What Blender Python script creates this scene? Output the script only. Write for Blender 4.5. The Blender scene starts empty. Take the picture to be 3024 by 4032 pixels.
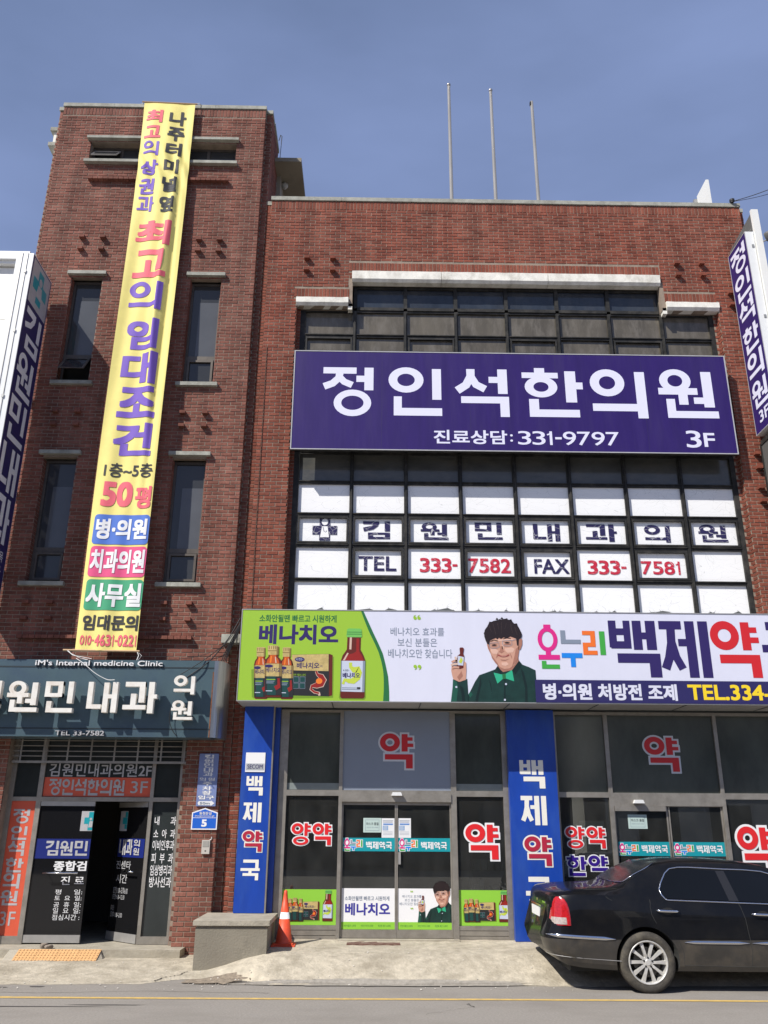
import bpy, bmesh, math, random
from mathutils import Vector, Matrix
random.seed(7)
SC = bpy.context.scene
COL = SC.collection

# ------------------------------------------------------------------ camera
cam = bpy.data.objects.new('camera', bpy.data.cameras.new('camera'))
COL.objects.link(cam); SC.camera = cam
cam.data.sensor_fit = 'VERTICAL'; cam.data.sensor_height = 24.0
cam.data.lens = 24.0 * 3350.0 / 4032.0
cam.data.clip_start = 0.1; cam.data.clip_end = 2000
_r = Vector((0.99986023, -0.01568542, 0.00578748))
_u = Vector((-0.0108299, -0.34390374, 0.93894245))
_f = Vector((0.01273737, 0.93887389, 0.34402555))
mw = Matrix((( _r.x, _u.x, -_f.x, 0.0), (_r.y, _u.y, -_f.y, -13.8), (_r.z, _u.z, -_f.z, 1.9), (0, 0, 0, 1)))
cam.matrix_world = mw

# ------------------------------------------------------------------ world and sun
T_, U_ = 1.10, 1.50                      # light travels (T_, 1, -U_)
sun_el = math.atan2(U_, math.hypot(T_, 1)); 
W = bpy.data.worlds.new('World'); SC.world = W; W.use_nodes = True
nt = W.node_tree; nt.nodes.clear()
sky = nt.nodes.new('ShaderNodeTexSky'); sky.sky_type = 'NISHITA'; sky.sun_disc = False
sky.sun_elevation = sun_el
sky.sun_rotation = math.atan2(-T_, -1.0)   # direction to the sun (-T_, -1)
sky.altitude = 50; sky.air_density = 1.0; sky.dust_density = 0.6; sky.ozone_density = 1.3
bg = nt.nodes.new('ShaderNodeBackground'); bg.inputs[1].default_value = 0.068
out = nt.nodes.new('ShaderNodeOutputWorld')
tc = nt.nodes.new('ShaderNodeTexCoord'); mp = nt.nodes.new('ShaderNodeMapping'); mp.inputs['Scale'].default_value = (1.0, 1.6, 3.0); mp.inputs['Rotation'].default_value = (0, .5, .4)
nz = nt.nodes.new('ShaderNodeTexNoise'); nz.inputs['Scale'].default_value = 1.6; nz.inputs['Detail'].default_value = 5; nz.inputs['Roughness'].default_value = .5
rp = nt.nodes.new('ShaderNodeValToRGB'); rp.color_ramp.elements[0].position = .27; rp.color_ramp.elements[0].color = (.36, .36, .36, 1)
rp.color_ramp.elements[1].position = .86; rp.color_ramp.elements[1].color = (1, 1, 1, 1)
mx = nt.nodes.new('ShaderNodeMixRGB'); mx.inputs[2].default_value = (3.8, 5.0, 8.9, 1)
nt.links.new(tc.outputs['Generated'], mp.inputs[0]); nt.links.new(mp.outputs[0], nz.inputs[0])
sep = nt.nodes.new('ShaderNodeSeparateXYZ'); nt.links.new(tc.outputs['Generated'], sep.inputs[0])
hz = nt.nodes.new('ShaderNodeMapRange'); hz.inputs[1].default_value = 0.0; hz.inputs[2].default_value = .9; hz.inputs[3].default_value = .30; hz.inputs[4].default_value = -.16   # thin haze thickens towards the horizon all round
nt.links.new(sep.outputs[2], hz.inputs[0]); ads = nt.nodes.new('ShaderNodeMath'); ads.operation = 'ADD'
nt.links.new(nz.outputs[0], ads.inputs[0]); nt.links.new(hz.outputs[0], ads.inputs[1]); nt.links.new(ads.outputs[0], rp.inputs[0])
nt.links.new(rp.outputs[0], mx.inputs[0]); nt.links.new(sky.outputs[0], mx.inputs[1]); nt.links.new(mx.outputs[0], bg.inputs[0])
nt.links.new(bg.outputs[0], out.inputs[0])
sun = bpy.data.objects.new('sun', bpy.data.lights.new('sun', 'SUN')); COL.objects.link(sun)
sun.data.energy = 5.0; sun.data.angle = math.radians(.55); sun.data.color = (1.0, .955, .89)
sun.rotation_euler = Vector((T_, 1, -U_)).to_track_quat('-Z', 'Y').to_euler()
SC.view_settings.view_transform = 'Standard'; SC.view_settings.look = 'None'
SC.view_settings.exposure = 0.2; SC.view_settings.gamma = 1.0
SC.cycles.max_bounces = 6; SC.cycles.transparent_max_bounces = 12
SC.cycles.use_denoising = True

# ------------------------------------------------------------------ materials
def mat(name, color=(.5, .5, .5), rough=.6, metal=0.0, var=0.0, scale=8.0, bump=0.0, bscale=60.0, spec=.5, coat=0.0,
        stain=None, sscale=1.5, samt=.5, stretch=(1, 1, 1), attr=False, detail=5):
    m = bpy.data.materials.new(name); m.use_nodes = True; t = m.node_tree; N = t.nodes; L = t.links
    b = N['Principled BSDF']; b.inputs['Roughness'].default_value = rough; b.inputs['Metallic'].default_value = metal
    b.inputs['Specular IOR Level'].default_value = spec; b.inputs['Coat Weight'].default_value = coat; b.inputs['Coat Roughness'].default_value = .03
    b.inputs['Base Color'].default_value = (*color, 1)
    cur = None
    tcn = N.new('ShaderNodeTexCoord'); mpn = N.new('ShaderNodeMapping'); mpn.inputs['Scale'].default_value = stretch
    geo = N.new('ShaderNodeNewGeometry'); L.new(geo.outputs['Position'], mpn.inputs[0])
    if var > 0:
        n = N.new('ShaderNodeTexNoise'); n.inputs['Scale'].default_value = scale; n.inputs['Detail'].default_value = detail; n.inputs['Roughness'].default_value = .65
        L.new(mpn.outputs[0], n.inputs[0])
        r = N.new('ShaderNodeValToRGB')
        r.color_ramp.elements[0].position = .28; r.color_ramp.elements[0].color = (*[max(0, c * (1 - var)) for c in color], 1)
        r.color_ramp.elements[1].position = .72; r.color_ramp.elements[1].color = (*[min(1, c * (1 + var)) for c in color], 1)
        L.new(n.outputs[0], r.inputs[0]); cur = r.outputs[0]
    if stain is not None:
        n2 = N.new('ShaderNodeTexNoise'); n2.inputs['Scale'].default_value = sscale; n2.inputs['Detail'].default_value = 8; n2.inputs['Roughness'].default_value = .7
        L.new(mpn.outputs[0], n2.inputs[0])
        r2 = N.new('ShaderNodeValToRGB'); r2.color_ramp.elements[0].position = .46; r2.color_ramp.elements[0].color = (0, 0, 0, 1)
        r2.color_ramp.elements[1].position = .68; r2.color_ramp.elements[1].color = (samt, samt, samt, 1)
        L.new(n2.outputs[0], r2.inputs[0])
        mm = N.new('ShaderNodeMixRGB'); L.new(r2.outputs[0], mm.inputs[0])
        if cur: L.new(cur, mm.inputs[1])
        else: mm.inputs[1].default_value = (*color, 1)
        mm.inputs[2].default_value = (*stain, 1); cur = mm.outputs[0]
    if cur: L.new(cur, b.inputs['Base Color'])
    if bump > 0:
        n3 = N.new('ShaderNodeTexNoise'); n3.inputs['Scale'].default_value = bscale; n3.inputs['Detail'].default_value = 6
        L.new(mpn.outputs[0], n3.inputs[0])
        bp = N.new('ShaderNodeBump'); bp.inputs['Strength'].default_value = bump; bp.inputs['Distance'].default_value = .01
        L.new(n3.outputs[0], bp.inputs['Height']); L.new(bp.outputs[0], b.inputs['Normal'])
    return m

def brick_mat(name, c0, c1, c2, dust):
    m = bpy.data.materials.new(name); m.use_nodes = True; t = m.node_tree; N = t.nodes; L = t.links
    b = N['Principled BSDF']; b.inputs['Roughness'].default_value = .85; b.inputs['Specular IOR Level'].default_value = .25
    a = N.new('ShaderNodeAttribute'); a.attribute_name = 'tone'
    r = N.new('ShaderNodeValToRGB'); e = r.color_ramp.elements
    e[0].color = (*c0, 1); e[1].color = (*c2, 1); k = e.new(.5); k.color = (*c1, 1)
    L.new(a.outputs['Fac'], r.inputs[0])
    geo = N.new('ShaderNodeNewGeometry')
    n = N.new('ShaderNodeTexNoise'); n.inputs['Scale'].default_value = 28; n.inputs['Detail'].default_value = 6; L.new(geo.outputs['Position'], n.inputs[0])
    mr = N.new('ShaderNodeMapRange'); mr.inputs[1].default_value = .3; mr.inputs[2].default_value = .7; mr.inputs[3].default_value = .78; mr.inputs[4].default_value = 1.2
    L.new(n.outputs[0], mr.inputs[0])
    mu = N.new('ShaderNodeMixRGB'); mu.blend_type = 'MULTIPLY'; mu.inputs[0].default_value = 1
    L.new(r.outputs[0], mu.inputs[1]); L.new(mr.outputs[0], mu.inputs[2])
    n2 = N.new('ShaderNodeTexNoise'); n2.inputs['Scale'].default_value = .9; n2.inputs['Detail'].default_value = 7; n2.inputs['Roughness'].default_value = .7; L.new(geo.outputs['Position'], n2.inputs[0])
    r2 = N.new('ShaderNodeValToRGB'); r2.color_ramp.elements[0].position = .45; r2.color_ramp.elements[0].color = (0, 0, 0, 1)
    r2.color_ramp.elements[1].position = .75; r2.color_ramp.elements[1].color = (.28, .28, .28, 1); L.new(n2.outputs[0], r2.inputs[0])
    mm = N.new('ShaderNodeMixRGB'); L.new(r2.outputs[0], mm.inputs[0]); L.new(mu.outputs[0], mm.inputs[1]); mm.inputs[2].default_value = (*dust, 1)
    mp2 = N.new('ShaderNodeMapping'); mp2.inputs['Scale'].default_value = (2.6, 2.6, .35); L.new(geo.outputs['Position'], mp2.inputs[0])
    n4 = N.new('ShaderNodeTexNoise'); n4.inputs['Scale'].default_value = 1.3; n4.inputs['Detail'].default_value = 7; L.new(mp2.outputs[0], n4.inputs[0])
    mr4 = N.new('ShaderNodeMapRange'); mr4.inputs[1].default_value = .38; mr4.inputs[2].default_value = .66; mr4.inputs[3].default_value = .70; mr4.inputs[4].default_value = 1.10; L.new(n4.outputs[0], mr4.inputs[0])
    mu4 = N.new('ShaderNodeMixRGB'); mu4.blend_type = 'MULTIPLY'; mu4.inputs[0].default_value = 1; L.new(mm.outputs[0], mu4.inputs[1]); L.new(mr4.outputs[0], mu4.inputs[2])
    L.new(mu4.outputs[0], b.inputs['Base Color'])
    n3 = N.new('ShaderNodeTexNoise'); n3.inputs['Scale'].default_value = 90; L.new(geo.outputs['Position'], n3.inputs[0])
    bp = N.new('ShaderNodeBump'); bp.inputs['Strength'].default_value = .35; bp.inputs['Distance'].default_value = .004
    L.new(n3.outputs[0], bp.inputs['Height']); L.new(bp.outputs[0], b.inputs['Normal'])
    return m

def crack_mat(name, base, line, rough=.35, width=.02):
    m = bpy.data.materials.new(name); m.use_nodes = True; t = m.node_tree; N = t.nodes; L = t.links
    b = N['Principled BSDF']; b.inputs['Roughness'].default_value = rough
    geo = N.new('ShaderNodeNewGeometry')
    nd = N.new('ShaderNodeTexNoise'); nd.inputs['Scale'].default_value = 2.0; L.new(geo.outputs['Position'], nd.inputs[0])
    ad = N.new('ShaderNodeMixRGB'); ad.blend_type = 'ADD'; ad.inputs[0].default_value = .5; L.new(geo.outputs['Position'], ad.inputs[1]); L.new(nd.outputs[1], ad.inputs[2])
    def vor(sc, w):
        mp = N.new('ShaderNodeMapping'); mp.inputs['Scale'].default_value = sc; L.new(ad.outputs[0], mp.inputs[0])
        v = N.new('ShaderNodeTexVoronoi'); v.feature = 'DISTANCE_TO_EDGE'; v.inputs['Scale'].default_value = 1.0; L.new(mp.outputs[0], v.inputs['Vector'])
        lt = N.new('ShaderNodeMath'); lt.operation = 'LESS_THAN'; lt.inputs[1].default_value = w; L.new(v.outputs['Distance'], lt.inputs[0]); return lt
    a = vor((2.6, 1, 11), width); c = vor((7.5, 1, 6.5), width * 1.1)
    nn = N.new('ShaderNodeTexNoise'); nn.inputs['Scale'].default_value = 1.1; L.new(geo.outputs['Position'], nn.inputs[0])
    gt = N.new('ShaderNodeMath'); gt.operation = 'GREATER_THAN'; gt.inputs[1].default_value = .52; L.new(nn.outputs[0], gt.inputs[0])
    ml = N.new('ShaderNodeMath'); ml.operation = 'MULTIPLY'; L.new(c.outputs[0], ml.inputs[0]); L.new(gt.outputs[0], ml.inputs[1])
    mxx = N.new('ShaderNodeMath'); mxx.operation = 'MAXIMUM'; L.new(a.outputs[0], mxx.inputs[0]); L.new(ml.outputs[0], mxx.inputs[1])
    sc2 = N.new('ShaderNodeMath'); sc2.operation = 'MULTIPLY'; sc2.inputs[1].default_value = .75; L.new(mxx.outputs[0], sc2.inputs[0])
    mi = N.new('ShaderNodeMixRGB'); L.new(sc2.outputs[0], mi.inputs[0]); mi.inputs[1].default_value = (*base, 1); mi.inputs[2].default_value = (*line, 1)
    L.new(mi.outputs[0], b.inputs['Base Color'])
    return m

def glass_mat(name, tint, refl=1.0, haze=None, hazeamt=0.0, rough=0.0):
    m = bpy.data.materials.new(name); m.use_nodes = True; t = m.node_tree; N = t.nodes; L = t.links; N.clear()
    o = N.new('ShaderNodeOutputMaterial'); tr = N.new('ShaderNodeBsdfTransparent'); tr.inputs[0].default_value = (*tint, 1)
    gl = N.new('ShaderNodeBsdfGlossy'); gl.inputs['Roughness'].default_value = rough; gl.inputs[0].default_value = (refl, refl, refl, 1)
    fr = N.new('ShaderNodeFresnel'); fr.inputs[0].default_value = 1.52
    mu = N.new('ShaderNodeMath'); mu.operation = 'MULTIPLY'; mu.inputs[1].default_value = 1.8; L.new(fr.outputs[0], mu.inputs[0])
    mx = N.new('ShaderNodeMixShader'); L.new(mu.outputs[0], mx.inputs[0])
    base = tr.outputs[0]
    if haze:
        df = N.new('ShaderNodeBsdfDiffuse'); df.inputs[0].default_value = (*haze, 1)
        geo = N.new('ShaderNodeNewGeometry'); n = N.new('ShaderNodeTexNoise'); n.inputs['Scale'].default_value = 3; n.inputs['Detail'].default_value = 6
        mp = N.new('ShaderNodeMapping'); mp.inputs['Scale'].default_value = (1.5, 1, .8); L.new(geo.outputs['Position'], mp.inputs[0]); L.new(mp.outputs[0], n.inputs[0])
        mr = N.new('ShaderNodeMapRange'); mr.inputs[1].default_value = .3; mr.inputs[2].default_value = .75; mr.inputs[3].default_value = hazeamt * .6; mr.inputs[4].default_value = hazeamt * 1.4
        L.new(n.outputs[0], mr.inputs[0])
        m2 = N.new('ShaderNodeMixShader'); L.new(mr.outputs[0], m2.inputs[0]); L.new(tr.outputs[0], m2.inputs[1]); L.new(df.outputs[0], m2.inputs[2]); base = m2.outputs[0]
    L.new(base, mx.inputs[1]); L.new(gl.outputs[0], mx.inputs[2]); L.new(mx.outputs[0], o.inputs[0])
    return m

BR = brick_mat('brick_red', (.165, .060, .041), (.215, .080, .056), (.27, .110, .080), (.26, .155, .12))
BRD = brick_mat('brick_deep_red', (.175, .050, .031), (.235, .068, .042), (.295, .092, .058), (.26, .14, .10))
MORT = mat('mortar', (.27, .215, .165), .95, var=.3, scale=6, bump=.5)
STONE = mat('grey_cast_stone', (.34, .34, .29), .85, var=.25, scale=7, bump=.4, stain=(.16, .15, .12), sscale=3, samt=.6)
WSTONE = mat('whitewashed_lintel', (.80, .78, .70), .8, var=.12, scale=5, bump=.3, stain=(.34, .31, .25), sscale=2.2, samt=.6, stretch=(1.5, 1, 1))
CONC = mat('worn_concrete', (.37, .335, .265), .92, var=.22, scale=5, bump=.7, bscale=35, stain=(.27, .235, .175), sscale=1.6, samt=.75)
APRON = mat('rough_concrete_apron', (.45, .40, .31), .95, var=.25, scale=9, bump=1.0, bscale=28, stain=(.26, .225, .165), sscale=2.4, samt=.8)
BLOCKM = mat('weathered_block', (.25, .225, .175), .93, var=.25, scale=4, bump=.6, bscale=45, stain=(.15, .13, .10), sscale=2.0, samt=.8)
ASPH = mat('asphalt', (.275, .252, .222), .93, var=.2, scale=60, bump=.7, bscale=120, stain=(.21, .19, .165), sscale=.9, samt=.7, stretch=(.6, 1, 1))
YEL = mat('road_paint_yellow', (.62, .42, .12), .8, var=.15, scale=12, stain=(.3, .24, .15), sscale=9, samt=.6)
TACT = mat('tactile_yellow', (.60, .35, .15), .7, var=.15, scale=30)
DARKF = mat('dark_window_frame', (.022, .022, .021), .6, spec=.25, metal=.0, var=.3, scale=12, stain=(.11, .10, .085), sscale=5, samt=.4)
BRONZE = mat('bronze_window_frame', (.10, .085, .07), .5, metal=.3, var=.25, scale=10)
ALU = mat('aged_aluminium', (.34, .315, .275), .42, metal=.55, var=.15, scale=5, stain=(.17, .15, .12), sscale=6, samt=.4)
ALU2 = mat('silver_aluminium', (.42, .41, .39), .4, metal=.5, var=.12, scale=6)
STEEL = mat('stainless_pole', (.42, .40, .37), .35, metal=.6, var=.2, scale=5, stretch=(1, 1, .2))
CHROME = mat('chrome_trim', (.72, .74, .78), .12, metal=1.0)
WHITEP = mat('white_panel', (.76, .76, .72), .5, var=.05, scale=2, stain=(.55, .53, .48), sscale=2, samt=.35)
WHITEB = mat('white_sign_housing', (.74, .75, .74), .4, var=.05, scale=3)
CREAM = mat('cream_wall_panel', (.70, .68, .61), .7, var=.05, scale=1)
GREYS = mat('soffit_grey', (.38, .38, .36), .6, var=.12, scale=3)
PURPLE = mat('purple_vinyl', (.026, .012, .115), .5, var=.12, scale=3, spec=.25, stretch=(2.2, 1, .25), stain=(.05, .035, .13), sscale=2.2, samt=.35)
LILAC = mat('pale_letter_vinyl', (.72, .72, .86), .4)
WHITE = mat('white_vinyl', (.80, .80, .80), .4)
SIGNW = mat('poster_white', (.66, .67, .78), .35, var=.035, scale=2, stretch=(1.5, 1, .4))
CREAMT = mat('cream_letter', (.80, .78, .70), .4)
BLUE = mat('blue_sign_panel', (.008, .052, .34), .35, var=.12, scale=3, stain=(.035, .10, .36), sscale=1.4, samt=.55, stretch=(2, 1, .6))
BLUE2 = mat('blue_plate', (.02, .12, .55), .3)
BLUEF = mat('faded_blue_plate', (.17, .22, .42), .5, var=.1, scale=6)
NAVY = mat('navy_print', (.028, .016, .11), .4)
NAVYB = mat('navy_box', (.022, .018, .10), .45)
RED = mat('red_print', (.58, .018, .022), .35)
REDS = mat('red_sticker', (.70, .02, .025), .35)
REDD = mat('crimson_print', (.42, .02, .05), .35)
LIME = mat('lime_print', (.30, .50, .035), .4)
LIMEB = mat('lime_film', (.26, .56, .05), .35)
DKGREEN = mat('dark_green_print', (.02, .15, .045), .4)
MAGENTA = mat('magenta_print', (.66, .02, .22), .4)
GREENP = mat('green_print', (.05, .36, .05), .4)
GREYP = mat('grey_print', (.22, .26, .33), .4)
BLUEP = mat('azure_print', (.01, .22, .72), .4)
ORANGEP = mat('orange_print', (.80, .16, .02), .4)
YELP = mat('yellow_print', (.85, .62, .02), .4)
TEAL = mat('teal_film', (.01, .30, .35), .35)
ORPANEL = mat('orange_panel', (.62, .095, .045), .45, var=.08, scale=4)
SILVT = mat('silver_letter', (.42, .42, .43), .4, var=.1, scale=10)
WTXT = mat('white_letter', (.74, .74, .74), .4)
BLACKP = mat('black_print', (.02, .02, .02), .4)
BANNER = mat('yellow_banner_cloth', (.82, .71, .22), .7, var=.05, scale=6)
BPURP = mat('banner_violet_print', (.17, .09, .47), .7)
BPINK = mat('banner_pink_print', (.78, .13, .17), .7)
BPINK2 = mat('banner_magenta_box', (.72, .08, .22), .7)
BBLUE = mat('banner_blue_box', (.07, .17, .56), .7)
BGREEN = mat('banner_green_box', (.05, .34, .17), .7)
BBLACK = mat('banner_black_print', (.03, .03, .035), .7)
BWHITE = mat('banner_white_print', (.80, .80, .80), .7)
BOARD = mat('slate_blue_board', (.060, .100, .118), .35, var=.1, scale=2, stain=(.045, .075, .11), sscale=1.2, samt=.8)
BOARDG = mat('board_groove', (.015, .025, .03), .5)
CHANNEL = mat('white_channel_letter', (.78, .76, .70), .45, var=.06, scale=8, stain=(.42, .24, .10), sscale=5, samt=.3)
RUST = mat('rust', (.20, .075, .03), .9, var=.4, scale=30)
WOOD = mat('wooden_stick', (.50, .33, .18), .7)
ROPE = mat('white_string', (.7, .7, .68), .8)
CABLE = mat('black_cable', (.012, .012, .014), .6)
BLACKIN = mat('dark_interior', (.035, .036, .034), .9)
INTER = mat('interior_wall', (.28, .30, .28), .9)
FROST = mat('grey_film', (.235, .27, .33), .35, var=.05, scale=1)
PBAND = mat('pale_band', (.21, .24, .23), .4, var=.1, scale=6)  # paler strip along the foot of the upper shop panes
FILM = crack_mat('cracked_white_film', (.86, .86, .85), (.55, .56, .55), width=.006)
NAVYC = crack_mat('cracked_navy_letter', (.024, .018, .075), (.55, .55, .55), width=.014)
REDC = crack_mat('cracked_red_letter', (.52, .02, .045), (.75, .70, .70), width=.006)
G3A = mat('upper_dark_glass', (.030, .038, .052), .06, var=.35, scale=2.0, stain=(.10, .10, .10), sscale=1.5, samt=.35, stretch=(1, 1, .6))
G3B = mat('grimy_brown_glass', (.105, .092, .070), .12, var=.35, scale=1.6, stain=(.20, .18, .15), sscale=4, samt=.6, stretch=(1.6, 1, .5), detail=8)
G2A = mat('grimy_grey_glass', (.080, .082, .078), .12, var=.3, scale=1.6, stain=(.13, .12, .10), sscale=3, samt=.5, stretch=(.7, 1, 1.5))
GTW = mat('tower_window_glass', (.042, .044, .046), .06, var=.15, scale=.8)
GTW2 = mat('tower_window_blind', (.095, .10, .108), .08, var=.12, scale=1.2)
GSHOP = glass_mat('shop_glass', (.62, .66, .64), haze=(.55, .56, .52), hazeamt=.035)
GTOP = mat('shop_upper_glass', (.062, .072, .063), .10, var=.4, scale=1.0, stretch=(1, 1, .5), stain=(.11, .115, .10), sscale=1.1, samt=.5)
GDOOR = mat('entrance_black_glass', (.009, .009, .010), .04)
GSIDE = mat('entrance_grey_glass', (.030, .036, .036), .08, var=.2, scale=2)
PAINT = mat('black_car_paint', (.0045, .0048, .006), .34, coat=.4, spec=.15, stain=(.02, .018, .015), sscale=2.5, samt=.35)
PAINTD = mat('dusty_lower_paint', (.030, .027, .023), .38, coat=.6, var=.3, scale=4, stain=(.085, .07, .05), sscale=3, samt=.6)
CGLASS = mat('tinted_car_glass', (.004, .0045, .005), .07, spec=.42)
TYRE = mat('dusty_tyre', (.048, .043, .036), .9, var=.35, scale=14, bump=.5, bscale=80, stain=(.13, .115, .085), sscale=6, samt=.7)
RIMM = mat('alloy_silver', (.62, .61, .58), .35, metal=.35, var=.12, scale=9, stain=(.28, .26, .22), sscale=12, samt=.4)
RIMD = mat('brake_dark', (.02, .02, .02), .7)
LAMPR = mat('tail_lamp_red', (.42, .010, .014), .2, coat=.8, var=.3, scale=45)
LAMPW = mat('reverse_lamp_clear', (.42, .36, .33), .15, coat=1.0, var=.3, scale=50)
CONE = mat('orange_cone_plastic', (.78, .085, .03), .5, var=.12, scale=7, stain=(.35, .08, .05), sscale=5, samt=.4)
ROCKM = mat('grey_rock', (.24, .20, .16), .95, var=.4, scale=14, bump=.8, bscale=25)
MATM = mat('brown_doormat', (.12, .055, .04), .95, var=.3, scale=25, stain=(.26, .20, .15), sscale=12, samt=.6)
SKIN = mat('printed_skin', (.55, .30, .215), .4, var=.07, scale=9); SKIN2 = mat('printed_skin_shade', (.36, .165, .115), .4, var=.1, scale=20); SKIN3 = mat('printed_skin_light', (.68, .43, .33), .4); HAIR2 = mat('printed_hair_light', (.036, .022, .020), .4); SHIRT3 = mat('printed_shirt_fold', (.004, .016, .014), .4)
HAIR = mat('printed_hair', (.018, .010, .010), .4); SHIRT = mat('printed_shirt', (.008, .035, .028), .4, var=.3, scale=8); SHIRT2 = mat('printed_sleeve', (.012, .085, .055), .4)
BOW = mat('printed_bow_tie', (.03, .40, .22), .4); LIP = mat('printed_lips', (.30, .06, .05), .4)
LIMED = mat('printed_lime_shadow', (.17, .30, .02), .4); GOLDD = mat('printed_gold_dark', (.22, .15, .05), .4)
AMBER = mat('printed_amber', (.50, .09, .012), .35); BROWNB = mat('printed_brown_glass', (.12, .018, .010), .35); GOLD = mat('printed_gold', (.50, .38, .15), .35, var=.25, scale=14)
LABELW = mat('printed_label', (.52, .57, .68), .4); DKTEAL = mat('printed_dark_teal', (.008, .055, .05), .4); STOM = mat('printed_stomach_lime', (.50, .60, .06), .4)
CAPG = mat('printed_green_cap', (.16, .48, .10), .35); GLOW = mat('printed_orange_stomach', (.80, .20, .02), .4); DKRED = mat('printed_dark_red', (.28, .015, .01), .4)
HILITE = mat('printed_highlight', (.62, .45, .36), .4)
MESHG = mat('dark_mesh_grey', (.10, .10, .095), .6, var=.2, scale=80)
GALV = mat('galvanised_bracket', (.35, .35, .34), .45, metal=.5)
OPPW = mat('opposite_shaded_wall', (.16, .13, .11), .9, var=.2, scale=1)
BOX_COLS = [mat('box_pale', (.45, .48, .48), .5), mat('box_blue', (.05, .22, .42), .5), mat('box_teal', (.12, .35, .35), .5), mat('box_white', (.6, .6, .58), .5)]

# ------------------------------------------------------------------ mesh helpers
class MB:
    def __init__(s): s.v = []; s.f = []; s.a = []
    def quad(s, pts, a=.5):
        i = len(s.v); s.v += [tuple(p) for p in pts]; s.f.append(tuple(range(i, i + len(pts)))); s.a.append(a)
    def box(s, x0, y0, z0, x1, y1, z1, a=.5):
        if x0 > x1: x0, x1 = x1, x0
        if y0 > y1: y0, y1 = y1, y0
        if z0 > z1: z0, z1 = z1, z0
        i = len(s.v)
        s.v += [(x0, y0, z0), (x1, y0, z0), (x1, y1, z0), (x0, y1, z0), (x0, y0, z1), (x1, y0, z1), (x1, y1, z1), (x0, y1, z1)]
        for q in ((3, 2, 1, 0), (4, 5, 6, 7), (0, 1, 5, 4), (1, 2, 6, 5), (2, 3, 7, 6), (3, 0, 4, 7)):
            s.f.append(tuple(i + k for k in q)); s.a.append(a)
        return s
    def prism(s, pts, y0, y1, a=.5):            # polygon in (x,z), counter-clockwise seen from -Y, y0<y1
        n = len(pts); i = len(s.v)
        s.v += [(p[0], y0, p[1]) for p in pts] + [(p[0], y1, p[1]) for p in pts]
        s.f.append(tuple(range(i, i + n))); s.a.append(a)
        s.f.append(tuple(range(i + 2 * n - 1, i + n - 1, -1))); s.a.append(a)
        for k in range(n):
            l = (k + 1) % n; s.f.append((i + k, i + n + k, i + n + l, i + l)); s.a.append(a)
        return s
    def tube(s, pts, r, n=6):
        pts = [Vector(p) for p in pts]; rings = []
        for k, p in enumerate(pts):
            d = (pts[min(k + 1, len(pts) - 1)] - pts[max(k - 1, 0)]).normalized()
            a = d.cross(Vector((0, 0, 1)));
            if a.length < .05: a = d.cross(Vector((1, 0, 0)))
            a.normalize(); b = d.cross(a).normalized(); i = len(s.v)
            rr = r if not isinstance(r, (list, tuple)) else r[k]
            for q in range(n):
                t = 2 * math.pi * q / n; s.v.append(tuple(p + a * (math.cos(t) * rr) + b * (math.sin(t) * rr)))
            rings.append(i)
        for k in range(len(rings) - 1):
            for q in range(n):
                l = (q + 1) % n; s.f.append((rings[k] + q, rings[k] + l, rings[k + 1] + l, rings[k + 1] + q)); s.a.append(.5)
        s.f.append(tuple(rings[0] + q for q in range(n - 1, -1, -1))); s.a.append(.5)
        s.f.append(tuple(rings[-1] + q for q in range(n))); s.a.append(.5)
        return s
    def lathe(s, prof, c, axis='Z', n=24):     # prof = [(r, h)]
        rings = []
        for r, h in prof:
            i = len(s.v)
            for q in range(n):
                t = 2 * math.pi * q / n; a, b = math.cos(t) * r, math.sin(t) * r
                s.v.append((c[0] + a, c[1] + b, c[2] + h) if axis == 'Z' else (c[0] + a, c[1] + h, c[2] + b))
            rings.append(i)
        for k in range(len(rings) - 1):
            for q in range(n):
                l = (q + 1) % n; s.f.append((rings[k] + q, rings[k] + l, rings[k + 1] + l, rings[k + 1] + q)); s.a.append(.5)
        for rg in (rings[0], rings[-1]):
            s.f.append(tuple(rg + q for q in range(n))); s.a.append(.5)
        return s
    def mesh(s, name, m, smooth=False, attr=False):
        me = bpy.data.meshes.new(name); me.from_pydata(s.v, [], s.f); me.materials.append(m)
        if attr:
            at = me.attributes.new('tone', 'FLOAT', 'FACE'); at.data.foreach_set('value', s.a)
        if smooth: me.polygons.foreach_set('use_smooth', [True] * len(me.polygons))
        me.update(); return me
    def build(s, name, m, parent=None, smooth=False, attr=False, fix=False, **kw):
        me = s.mesh(name, m, smooth, attr)
        if fix:
            bm = bmesh.new(); bm.from_mesh(me); bmesh.ops.recalc_face_normals(bm, faces=bm.faces); bm.to_mesh(me); bm.free()
        return link(name, me, parent, **kw)

def link(name, data, parent=None, loc=None, **kw):
    o = bpy.data.objects.new(name, data); COL.objects.link(o)
    if parent is not None:
        o.parent = parent
        M = parent.matrix_world if False else None
        o.matrix_parent_inverse = PINV.get(parent.name, Matrix.Identity(4))
    if loc is not None: o.location = loc
    for k, v in kw.items(): o[k] = v
    return o
PINV = {}
def thing(name, label, cat, loc=(0, 0, 0), group=None):
    o = bpy.data.objects.new(name, None); COL.objects.link(o); o.location = loc; o.empty_display_size = .3
    PINV[o.name] = Matrix.Translation(Vector(loc)).inverted()
    o['label'] = label; o['category'] = cat
    if group: o['group'] = group
    return o
def tag(o, label, cat, group=None):
    o['label'] = label; o['category'] = cat
    if group: o['group'] = group
    return o
def setorigin(o, loc):
    """put the origin of a one-mesh thing at its base"""
    o.data.transform(Matrix.Translation(-Vector(loc))); o.location = loc; return o

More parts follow.
